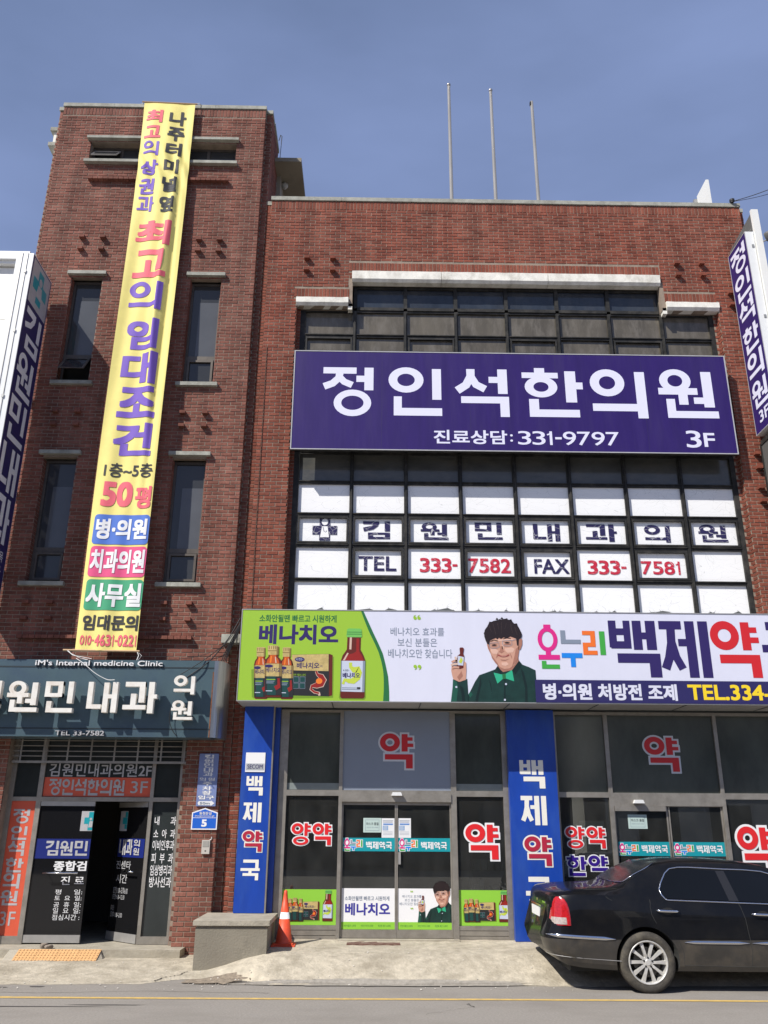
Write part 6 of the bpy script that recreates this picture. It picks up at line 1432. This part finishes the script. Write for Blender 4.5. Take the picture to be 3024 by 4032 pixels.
# ------------------------------------------------------------------ black sedan
def lerp(tab, x):
    if x <= tab[0][0]: return tab[0][1]
    for (a, va), (c, vc) in zip(tab[:-1], tab[1:]):
        if x <= c:
            t = (x - a) / (c - a); t = t * t * (3 - 2 * t) if False else t
            return va + (vc - va) * t
    return tab[-1][1]
CARX, CARY = 2.16, -1.36           # rear end, centre line
car = thing('parked_car', 'black sedan parked at the kerb in front of the pharmacy doors', 'car', (4.5, CARY, 0))
# profiles along the car, x measured from the rear end (0 .. 4.95)
ZTOP = [(0, 1.02), (.03, 1.085), (.08, 1.115), (.16, 1.128), (.5, 1.148), (1.0, 1.17), (1.12, 1.185), (1.45, 1.385), (1.62, 1.455), (1.9, 1.492), (2.35, 1.498), (2.8, 1.475), (3.1, 1.42), (3.3, 1.34), (3.85, 1.06), (4.0, 1.01), (4.5, .93), (4.8, .84), (4.93, .72), (4.95, .66)]
ZSIDE = [(0, .98), (.03, 1.035), (.08, 1.062), (.5, 1.085), (1.0, 1.075), (1.3, 1.06), (1.6, 1.045), (3.0, .975), (3.9, .95), (4.5, .86), (4.8, .76), (4.95, .62)]
YTOPW = [(0, .60), (1.0, .70), (1.12, .72), (1.5, .62), (1.7, .60), (3.0, .60), (3.3, .63), (3.85, .72), (4.95, .55)]
HALFW = [(0, .58), (.02, .68), (.05, .755), (.10, .815), (.17, .862), (.28, .893), (.5, .912), (1.2, .92), (2.5, .925), (3.6, .915), (4.3, .89), (4.7, .82), (4.88, .70), (4.95, .60)]
ZBOT = [(0, .40), (.1, .34), (.3, .295), (.6, .265), (1.0, .24), (4.3, .22), (4.8, .24), (4.95, .30)]
def section(x):
    hw, zt, zs, yt, zb = lerp(HALFW, x), lerp(ZTOP, x), lerp(ZSIDE, x), lerp(YTOPW, x), lerp(ZBOT, x)
    cabin = max(0, min(1, (zt - zs - .12) / .22))
    sh = hw - .055 - .01 * cabin                 # shoulder half width
    pts = [(0.0, zb + .02), (hw * .55, zb + .01), (hw - .07, zb), (hw - .015, zb + .06), (hw, .44), (hw + .004, .585), (hw - .002, .62), (hw - .012, .80), (hw - .03, zs - .06), (sh, zs)]
    # greenhouse or deck
    ytop = yt * cabin + (sh - .10) * (1 - cabin)
    g = [(.0, 0), (.25, .27), (.5, .53), (.78, .82), (.93, .955)]
    ze = zs + (zt - zs) * (.90 if cabin > .2 else .62 + .28 * cabin)
    pts += [(sh + (ytop - sh) * .25 - .0, zs + (ze - zs) * .27), (sh + (ytop - sh) * .5, zs + (ze - zs) * .53), (sh + (ytop - sh) * .78, zs + (ze - zs) * .82), (ytop, ze), (ytop - .06, ze + (zt - ze) * .55), (ytop * .62, zt - (zt - ze) * .18), (ytop * .3, zt - .004), (0, zt)]
    return pts
def rake(x, z):
    """the boot lid stands forward of the bumper"""
    w = max(0, 1 - x / .45)
    h = 0 if z < .66 else min(1, (z - .66) / .07) * .085 + max(0, z - .74) * .06
    lo = max(0, .52 - z) * .55 * w
    return w * h + lo * 1.0
for T9 in (ZTOP, ZSIDE, YTOPW, HALFW, ZBOT): T9[:] = [(a if a < .3 else a - .10, c) for a, c in T9]
STN = [0, .02, .05, .09, .14, .2, .27, .35, .45, .55, .65, .75, .85, .95, 1.05, 1.12, 1.2, 1.28, 1.36, 1.45, 1.55, 1.65, 1.75, 1.85, 2.0, 2.2, 2.4, 2.6, 2.8, 2.95, 3.1, 3.2, 3.3, 3.45, 3.6, 3.75, 3.85, 3.95, 4.1, 4.25, 4.4, 4.55, 4.7, 4.8, 4.83, 4.85]
def car_pt(x, y, z): return (CARX + x + rake(x, z), CARY - y, z)          # y>0 towards the road
def side_y(x, z):
    s = section(x); 
    for (y0, z0), (y1, z1) in zip(s[3:-3], s[4:-2]):
        if z0 <= z <= z1: t = (z - z0) / max(1e-6, z1 - z0); return y0 + (y1 - y0) * t
    return s[4][0]
bb = MB(); NP = None; rows_ = []
for x in STN:
    s = section(x); full = [(y, z) for y, z in s] + [(-y, z) for y, z in s[-2:0:-1]]
    NP = len(full); i = len(bb.v); rows_.append(i)
    bb.v += [car_pt(x, y, z) for y, z in full]
for a, c in zip(rows_[:-1], rows_[1:]):
    for q in range(NP):
        l = (q + 1) % NP; bb.f.append((a + q, a + l, c + l, c + q)); bb.a.append(.5)
bb.f.append(tuple(rows_[0] + q for q in range(NP - 1, -1, -1))); bb.a.append(.5); bb.f.append(tuple(rows_[-1] + q for q in range(NP))); bb.a.append(.5)
me = bb.mesh('body', PAINT, smooth=False)
bm = bmesh.new(); bm.from_mesh(me); bmesh.ops.recalc_face_normals(bm, faces=bm.faces); bm.to_mesh(me); bm.free()
body = link('body', me, car)
WX = (3.402, 3.402 + 2.84); WR = .335
# cut the wheel arches
def arch_cut(o, xw, side):
    b = MB(); n = 40; yo = CARY + side * 1.1; yi = CARY + side * .60
    ring = [(xw + .385 * math.cos(2 * math.pi * k / n), WR + .022 + .372 * math.sin(2 * math.pi * k / n)) for k in range(n)]
    b.v = [(p[0], yo, p[1]) for p in ring] + [(p[0], yi, p[1]) for p in ring]
    b.f = [tuple(range(n)), tuple(range(2 * n - 1, n - 1, -1))] + [(k, n + k, n + (k + 1) % n, (k + 1) % n) for k in range(n)]; b.a = [.5] * len(b.f)
    me = b.mesh('cutter', BLACKIN); bm = bmesh.new(); bm.from_mesh(me); bmesh.ops.recalc_face_normals(bm, faces=bm.faces); bm.to_mesh(me); bm.free()
    c = link('cutter', me); md = o.modifiers.new('b', 'BOOLEAN'); md.operation = 'DIFFERENCE'; md.object = c; md.solver = 'EXACT'; return c
cs = [arch_cut(body, xw, sd) for xw in WX for sd in (-1, 1)]
bpy.context.view_layer.update()
me2 = bpy.data.meshes.new_from_object(body.evaluated_get(bpy.context.evaluated_depsgraph_get()))
body.modifiers.clear(); body.data = me2; me2.name = 'body'
for c in cs: bpy.data.objects.remove(c)
me2.polygons.foreach_set('use_smooth', [True] * len(me2.polygons))
me2.materials.clear(); me2.materials.append(PAINT); me2.materials.append(PAINTD); me2.materials.append(BLACKIN)
for p in me2.polygons:
    c = p.center; yy_ = abs(c.y - CARY)
    inarch = any(math.hypot(c.x - xw, c.z - WR - .022) < .392 and yy_ < .925 and yy_ > .55 and abs(p.normal.y) < .6 for xw in WX)
    p.material_index = 2 if (inarch or (abs(p.normal.y) > .9 and yy_ < .62 and c.z < .75)) else (1 if c.z < .60 else 0)
    if inarch: p.use_smooth = False
bpy.context.view_layer.update()
# keep creases by marking sharp angles
bm = bmesh.new(); bm.from_mesh(me2)
for e in bm.edges:
    if len(e.link_faces) == 2 and e.calc_face_angle(0) > math.radians(32): e.smooth = False
bm.to_mesh(me2); bm.free()
# side glass and chrome outline (both sides)
def side_patch(outline, m, name, off, parent, sd=1, sub=True):
    b = MB(); pts = [(x, z) for x, z in outline]
    bm = bmesh.new(); vs = [bm.verts.new((x, 0, z)) for x, z in pts]; bm.faces.new(vs); bmesh.ops.triangulate(bm, faces=bm.faces)
    for _ in range(3):
        es = [e for e in bm.edges if e.calc_length() > .10]
        if not es: break
        bmesh.ops.subdivide_edges(bm, edges=es, cuts=1); bmesh.ops.triangulate(bm, faces=bm.faces)
    for v in bm.verts:
        y = side_y(v.co.x, v.co.z) + off; q = car_pt(v.co.x, y * sd, v.co.z); v.co = q
    me = bpy.data.meshes.new(name); bm.to_mesh(me); bm.free(); me.materials.append(m); me.polygons.foreach_set('use_smooth', [True] * len(me.polygons)); return link(name, me, parent)
DX = CARX
W1 = [(3.725, 1.045), (4.50, 1.020), (4.435, 1.355), (4.10, 1.378), (3.96, 1.378), (3.86, 1.360), (3.79, 1.310), (3.71, 1.20), (3.675, 1.140), (3.685, 1.085)]
W2 = [(4.62, 1.015), (5.55, .985), (5.63, .995), (5.42, 1.16), (5.20, 1.285), (5.02, 1.335), (4.80, 1.352), (4.545, 1.358)]
W1 = [(x - DX - .0, z) for x, z in W1]; W2 = [(x - DX, z) for x, z in W2]
PIL = [(4.50 - DX, 1.02), (4.62 - DX, 1.015), (4.545 - DX, 1.358), (4.435 - DX, 1.355)]
OUTL = [(3.70, 1.035), (3.665, 1.08), (3.650, 1.142), (3.69, 1.215), (3.775, 1.325), (3.85, 1.378), (3.96, 1.395), (4.10, 1.396), (4.55, 1.376), (4.80, 1.370), (5.03, 1.352), (5.22, 1.30), (5.45, 1.17), (5.67, .985), (5.55, .968), (4.6, .998), (3.725, 1.026)]
for sd in (1, -1):
    for w in (W1, W2): side_patch(w, CGLASS, 'side_window', .006, car, sd)
    side_patch(PIL, mat('pillar_black', (.02, .02, .022), .25) if sd == 1 else bpy.data.materials['pillar_black'], 'door_pillar', .007, car, sd)
    b = MB(); pts = []
    for x, z in OUTL + OUTL[:1]: pts.append(car_pt(x - DX, (side_y(x - DX, z) + .008) * sd, z))
    fine = []
    for p, q in zip(pts[:-1], pts[1:]):
        for k in range(4): fine.append(tuple(Vector(p).lerp(Vector(q), k / 4)))
    fine.append(pts[-1]); b.tube(fine, .0085, 6); b.build('window_chrome', CHROME, car, smooth=True)
    # rub strips, bumper strip
    def strip(x0, x1, z0, z1, h, m, nm, off=.012):
        b = MB(); n = max(4, int((x1 - x0) / .06)); prev = None
        for k in range(n + 1):
            x = x0 + (x1 - x0) * k / n; z = z0 + (z1 - z0) * k / n; t = min(1, 6 * min(k / n, 1 - k / n) + .12); hh = h * t / 2
            i = len(b.v)
            for (dz, o_) in ((-hh, -.01), (-hh, off * .7), (0, off), (hh, off * .7), (hh, -.01)): b.v.append(car_pt(x - DX, (side_y(x - DX, z) + o_) * sd, z + dz))
            if prev is not None:
                for q in range(4): b.f.append((prev + q, i + q, i + q + 1, prev + q + 1)); b.a.append(.5)
            prev = i
        return b.build(nm, m, car, smooth=True, fix=True)
    strip(3.86, 4.66, .560, .553, .034, CHROME, 'rub_strip'); strip(4.69, 5.78, .553, .545, .034, CHROME, 'rub_strip'); strip(2.20, 3.02, .628, .590, .040, CHROME, 'bumper_strip')
    # panel gaps
    def gap(pts, nm='panel_gap', r=.0028):
        b = MB(); fine = []
        P_ = [(x - DX, z) for x, z in pts]
        for p, q in zip(P_[:-1], P_[1:]):
            for k in range(6): t = k / 6; x = p[0] + (q[0] - p[0]) * t; z = p[1] + (q[1] - p[1]) * t; fine.append(car_pt(x, (side_y(x, z) + .0012) * sd, z))
        x, z = P_[-1]; fine.append(car_pt(x, (side_y(x, z) + .0012) * sd, z)); b.tube(fine, r, 4); b.build(nm, BLACKIN, car)
    gap([(3.50, 1.03), (3.49, .95), (3.50, .86), (3.545, .765)]); gap([(4.61, .99), (4.655, .82), (4.675, .60), (4.685, .45), (4.665, .30)]); gap([(3.80, .57), (3.845, .44), (3.845, .31)])
    gap([(3.845, .305), (4.66, .292), (5.75, .29)]); gap([(5.78, .96), (5.80, .70), (5.76, .50), (5.74, .30)]); gap([(2.95, 1.065), (2.98, 1.04), (3.02, 1.02)])
    # handles
    for hx_, hz_ in ((3.70, .905), (4.88, .870)):
        x = hx_ - DX; y = side_y(x, hz_)
        b = MB(); L4 = [(x - .14, .012), (x - .10, .030), (x, .036), (x + .10, .030), (x + .14, .012)]
        b.tube([car_pt(a, (side_y(a, hz_) + o_) * sd, hz_ - (a - x) * .03) for a, o_ in L4], [.012, .016, .016, .016, .012], 8); b.build('door_handle', CHROME, car, smooth=True)
        b = MB(); b.v = [car_pt(x + .075 * math.cos(2 * math.pi * k / 16), (side_y(x, hz_) + .004) * sd, hz_ + .040 * math.sin(2 * math.pi * k / 16)) for k in range(16)]; b.f = [tuple(range(16))]; b.a = [.5]; b.build('handle_recess', BLACKP, car)
    # tail lamp
    def lamp(outl, m, nm, off=.012): side_patch([(x - DX, z) for x, z in outl], m, nm, off, car, sd)
    # lamp drawn in developed coordinates: wraps round the rear corner
    b = MB(); zs_ = [.735, .79, .85, .92, .985, 1.03, 1.055]
    xr = [.305, .305, .300, .288, .262, .225, .16]; xl = [.018, .022, .030, .042, .060, .080, .11]
    def wrap(x, z, o_): return car_pt(x, (side_y(x, z) + o_) * sd, z)
    def lamp_grid(rows, m, nm, o_):
        b = MB(); n = 12; pr = None
        for z, a, c in rows:
            i = len(b.v)
            for k in range(n + 1):
                u = k / n; b.v.append(wrap(a + (c - a) * u, z, o_ * (1 if 0 < k < n else .1)))
            if pr is not None:
                for k in range(n): b.f.append((pr + k, pr + k + 1, i + k + 1, i + k)); b.a.append(.5)
            pr = i
        b.build(nm, m, car, smooth=True, fix=True)
    lamp_grid([(z, a, c) for z, a, c in zip(zs_, xl, xr)], LAMPR, 'tail_lamp', .018)
    lamp_grid([(.747, .024, .262), (.79, .028, .258), (.825, .034, .252)], LAMPW, 'reverse_lamp', .024)
# rear glass: lies on the sloping deck between roof and boot
def deck_pt(x, y, off=.006):
    s = section(x); full = [(a, z) for a, z in s[9:]]
    full = full[::-1]; yy_ = abs(y); z = full[-1][1]
    for (y0, z0), (y1, z1) in zip(full[:-1], full[1:]):
        if y0 <= yy_ <= y1: t = (yy_ - y0) / max(1e-6, y1 - y0); z = z0 + (z1 - z0) * t; break
    return car_pt(x, y, z + off)
def deck_patch(outl, m, nm, off=.007, curve=None):
    """outl = (x, halfwidth) rows"""
    b = MB(); n = 16; pr = None
    for x, hw in outl:
        i = len(b.v)
        for k in range(n + 1):
            y = -hw + 2 * hw * k / n; xx = x - (.05 * (y / .7) ** 2 if curve else 0) * curve if curve else x
            b.v.append(deck_pt(xx, y, off))
        if pr is not None:
            for k in range(n): b.f.append((pr + k, pr + k + 1, i + k + 1, i + k)); b.a.append(.5)
        pr = i
    return b.build(nm, m, car, smooth=True, fix=True)
deck_patch([(1.04, .66), (1.1, .655), (1.18, .645), (1.26, .63), (1.35, .61), (1.43, .58), (1.48, .55)], mat('rear_tinted_glass', (.012, .014, .015), .22, spec=.3), 'rear_window', .008, -1.2)
b = MB(); hw_ = [(1.04, .66), (1.18, .645), (1.35, .61), (1.48, .55)]
pts = [deck_pt(x + 1.2 * .05 * (w / .7) ** 2, w, .010) for x, w in hw_]; pts2 = [deck_pt(x + 1.2 * .05 * (w / .7) ** 2, -w, .010) for x, w in hw_[::-1]]
bot = [deck_pt(1.04 + 1.2 * .05 * (y / .7) ** 2, y, .010) for y in [-.66 + 1.32 * k / 16 for k in range(17)]]
b.tube(pts + [pts[-1]], .006, 5); b.tube(bot[8:], .005, 5); b.build('rear_window_trim', CHROME, car, smooth=True)
deck_patch([(3.26, .60), (3.4, .63), (3.55, .66), (3.72, .69)], CGLASS, 'windscreen', .008)
# rear face details: plate, boot badge bar, lid gap
xr_ = CARX + .10 + .0
b = MB(); b.box(CARX + .070, CARY - .20, .775, CARX + .092, CARY + .32, .885); b.build('number_plate', WHITE, car)
b = MB(); b.box(CARX + .07, CARY - .34, .90, CARX + .104, CARY + .34, .925); b.build('plate_garnish', CHROME, car)
b = MB(); b.box(CARX + .09, CARY - .06, .955, CARX + .112, CARY + .06, .985); b.build('boot_emblem', CHROME, car)
b = MB(); b.box(CARX + .09, CARY - .54, .955, CARX + .116, CARY - .36, .978); b.build('boot_script', CHROME, car)
b = MB(); b.tube([deck_pt(x, .765 * 0 + .74, .0) for x in (.08, .3, .6, .9, .98)], .003, 4); b.tube([deck_pt(x, -.74, .0) for x in (.08, .3, .6, .9, .98)], .003, 4); b.build('boot_gap', BLACKIN, car)
# lower bumper lip line
b = MB(); fine = []
for k in range(40):
    t = k / 39; x = .98 * (1 - t) + .0 * t; fine.append(car_pt(x, side_y(x, .345) + .002, .345 + .06 * t))
b.tube(fine, .004, 4); b.build('bumper_lip', ALU2, car)
# mirrors, front lamps, exhaust
for sd in (1, -1):
    b = MB(); q = car_pt(3.32, (side_y(3.32, .97) + .10) * sd, 1.02); bm_ = [(.06 * math.sin(math.pi * k / 8), -.08 + .16 * k / 8) for k in range(0, 9)]; b.lathe(bm_, q, axis='Y', n=14); b.build('mirror', PAINT, car, smooth=True)
    b = MB(); b.box(CARX + 4.68, CARY - sd * .78, .62, CARX + 4.80, CARY - sd * .52, .75); b.build('headlight', LAMPW, car)
# wheels
def make_wheel():
    r = .338
    root = bpy.data.objects.new('wheel', None)
    T = MB().lathe([(.232, -.085), (.255, -.105), (.29, -.112), (.322, -.100), (.334, -.080), (.338, -.04), (.338, .04), (.334, .08), (.322, .1), (.232, .1)], (0, 0, 0), axis='Y', n=48); T.f = [f for f in T.f if len(f) == 4]; T.a = [.5] * len(T.f); T = T.mesh('tyre', TYRE, smooth=True)
    b = MB(); b.lathe([(.238, -.088), (.243, -.098), (.236, -.104), (.226, -.100), (.222, -.085), (.215, -.05), (.213, .08)], (0, 0, 0), axis='Y', n=48)
    b.f = [f for f in b.f if len(f) == 4]; b.a = [.5] * len(b.f)
    rimm = b.mesh('rim', RIMM, smooth=True)
    b = MB()
    for k in range(10):
        a = math.radians(2 + 36 * k); ca, sa = math.cos(a), math.sin(a)
        def P(rr, w, y): return (rr * ca - w * sa, y, rr * sa + w * ca)
        pr = [(.045, .020, -.080), (.10, .017, -.086), (.16, .019, -.085), (.205, .024, -.080), (.228, .030, -.076)]
        prev = None
        for rr, w, y in pr:
            i = len(b.v); b.v += [P(rr, -w, y + .035), P(rr, -w * .8, y), P(rr, w * .8, y), P(rr, w, y + .035)]
            if prev is not None:
                for q in range(3): b.f.append((prev + q, i + q, i + q + 1, prev + q + 1)); b.a.append(.5)
            prev = i
    spk = b.mesh('spokes', RIMM)
    b = MB(); b.lathe([(.0, -.092), (.030, -.092), (.036, -.086), (.060, -.082), (.066, -.05), (.066, .0)], (0, 0, 0), axis='Y', n=28); hub = b.mesh('hub', RIMM, smooth=False)
    b = MB()
    for k in range(5):
        a = math.radians(20 + 72 * k); b.lathe([(.0, -.0905), (.011, -.0905), (.012, -.08)], (.052 * math.cos(a), 0, .052 * math.sin(a)), axis='Y', n=8)
    nuts = b.mesh('wheel_nuts', BLACKP)
    b = MB(); b.lathe([(.0, -.03), (.165, -.03), (.165, .0)], (0, 0, 0), axis='Y', n=32); disc = b.mesh('brake_disc', mat('brake_steel', (.10, .095, .09), .5, metal=.6))
    return T, rimm, spk, hub, nuts, disc
WM = make_wheel()
for xw in WX:
    for sd in (-1, 1):
        yw = CARY + sd * .815
        ty = link('wheel', WM[0], car); ty.location = (xw, yw, WR); 
        if sd == 1: ty.rotation_euler.z = math.pi
        ty.rotation_euler.y = math.radians(random.uniform(0, 6))
        for nm, mm in zip(('rim', 'spokes', 'hub', 'wheel_nuts', 'brake_disc'), WM[1:]):
            o = bpy.data.objects.new(nm, mm); COL.objects.link(o); o.parent = ty
# dark underbody so no daylight shows beneath the sills
MB().box(CARX + .35, CARY - .62, .20, CARX + 4.6, CARY + .62, .45).build('underbody', BLACKIN, car)
# dark marks on the road
def road_marks():
    m = mat('tar_mark', (.055, .05, .047), .9, var=.3, scale=30)
    random.seed(21)
    for (x, y, w, h) in ((-4.05, -1.95, .10, .035), (-4.45, -2.0, .06, .02), (-2.9, -3.05, .5, .018), (-4.6, -3.15, 1.6, .02)):
        b = MB(); n = 14; pts = []
        for k in range(n):
            a = 2 * math.pi * k / n; r = random.uniform(.7, 1.15); pts.append((x + w * r * math.cos(a), y + h * r * math.sin(a), .0035))
        b.quad(pts); o = b.build('road_mark', m); o['kind'] = 'structure'
road_marks()
def rcrack(pts):
    b = MB(); random.seed(77); fine = []
    for p, q in zip(pts[:-1], pts[1:]):
        for k in range(9): t = k / 9; fine.append((p[0] + (q[0] - p[0]) * t + random.uniform(-.03, .03), p[1] + (q[1] - p[1]) * t + random.uniform(-.02, .02)))
    for p, q in zip(fine[:-1], fine[1:]): b.quad([(p[0] - .004, p[1] - .004, .0045), (q[0] - .004, q[1] - .004, .0045), (q[0] + .004, q[1] + .004, .0045), (p[0] + .004, p[1] + .004, .0045)])
    o = b.build('road_crack', CRK); o['kind'] = 'structure'
rcrack([(-5.2, -2.3), (-3.9, -2.36), (-2.6, -2.22), (-1.0, -2.34)]); rcrack([(.6, -3.5), (1.2, -3.1), (1.1, -2.9)])
# litter specks on the apron
b = MB(); random.seed(5)
for k in range(170):
    x = random.uniform(-5, 3); y = random.uniform(-2.2, -.6); z = (gz(x, y) if y > -1.75 else 0) + .011; s = random.uniform(.003, .011)
    b.tube([(x, y, z), (x + s * 1.6, y + s * random.uniform(-1, 1), z + .002)], s * .6, 4)
o = b.build('grit', mat('pale_grit', (.55, .52, .46), .9, var=.4, scale=50)); o['kind'] = 'stuff'
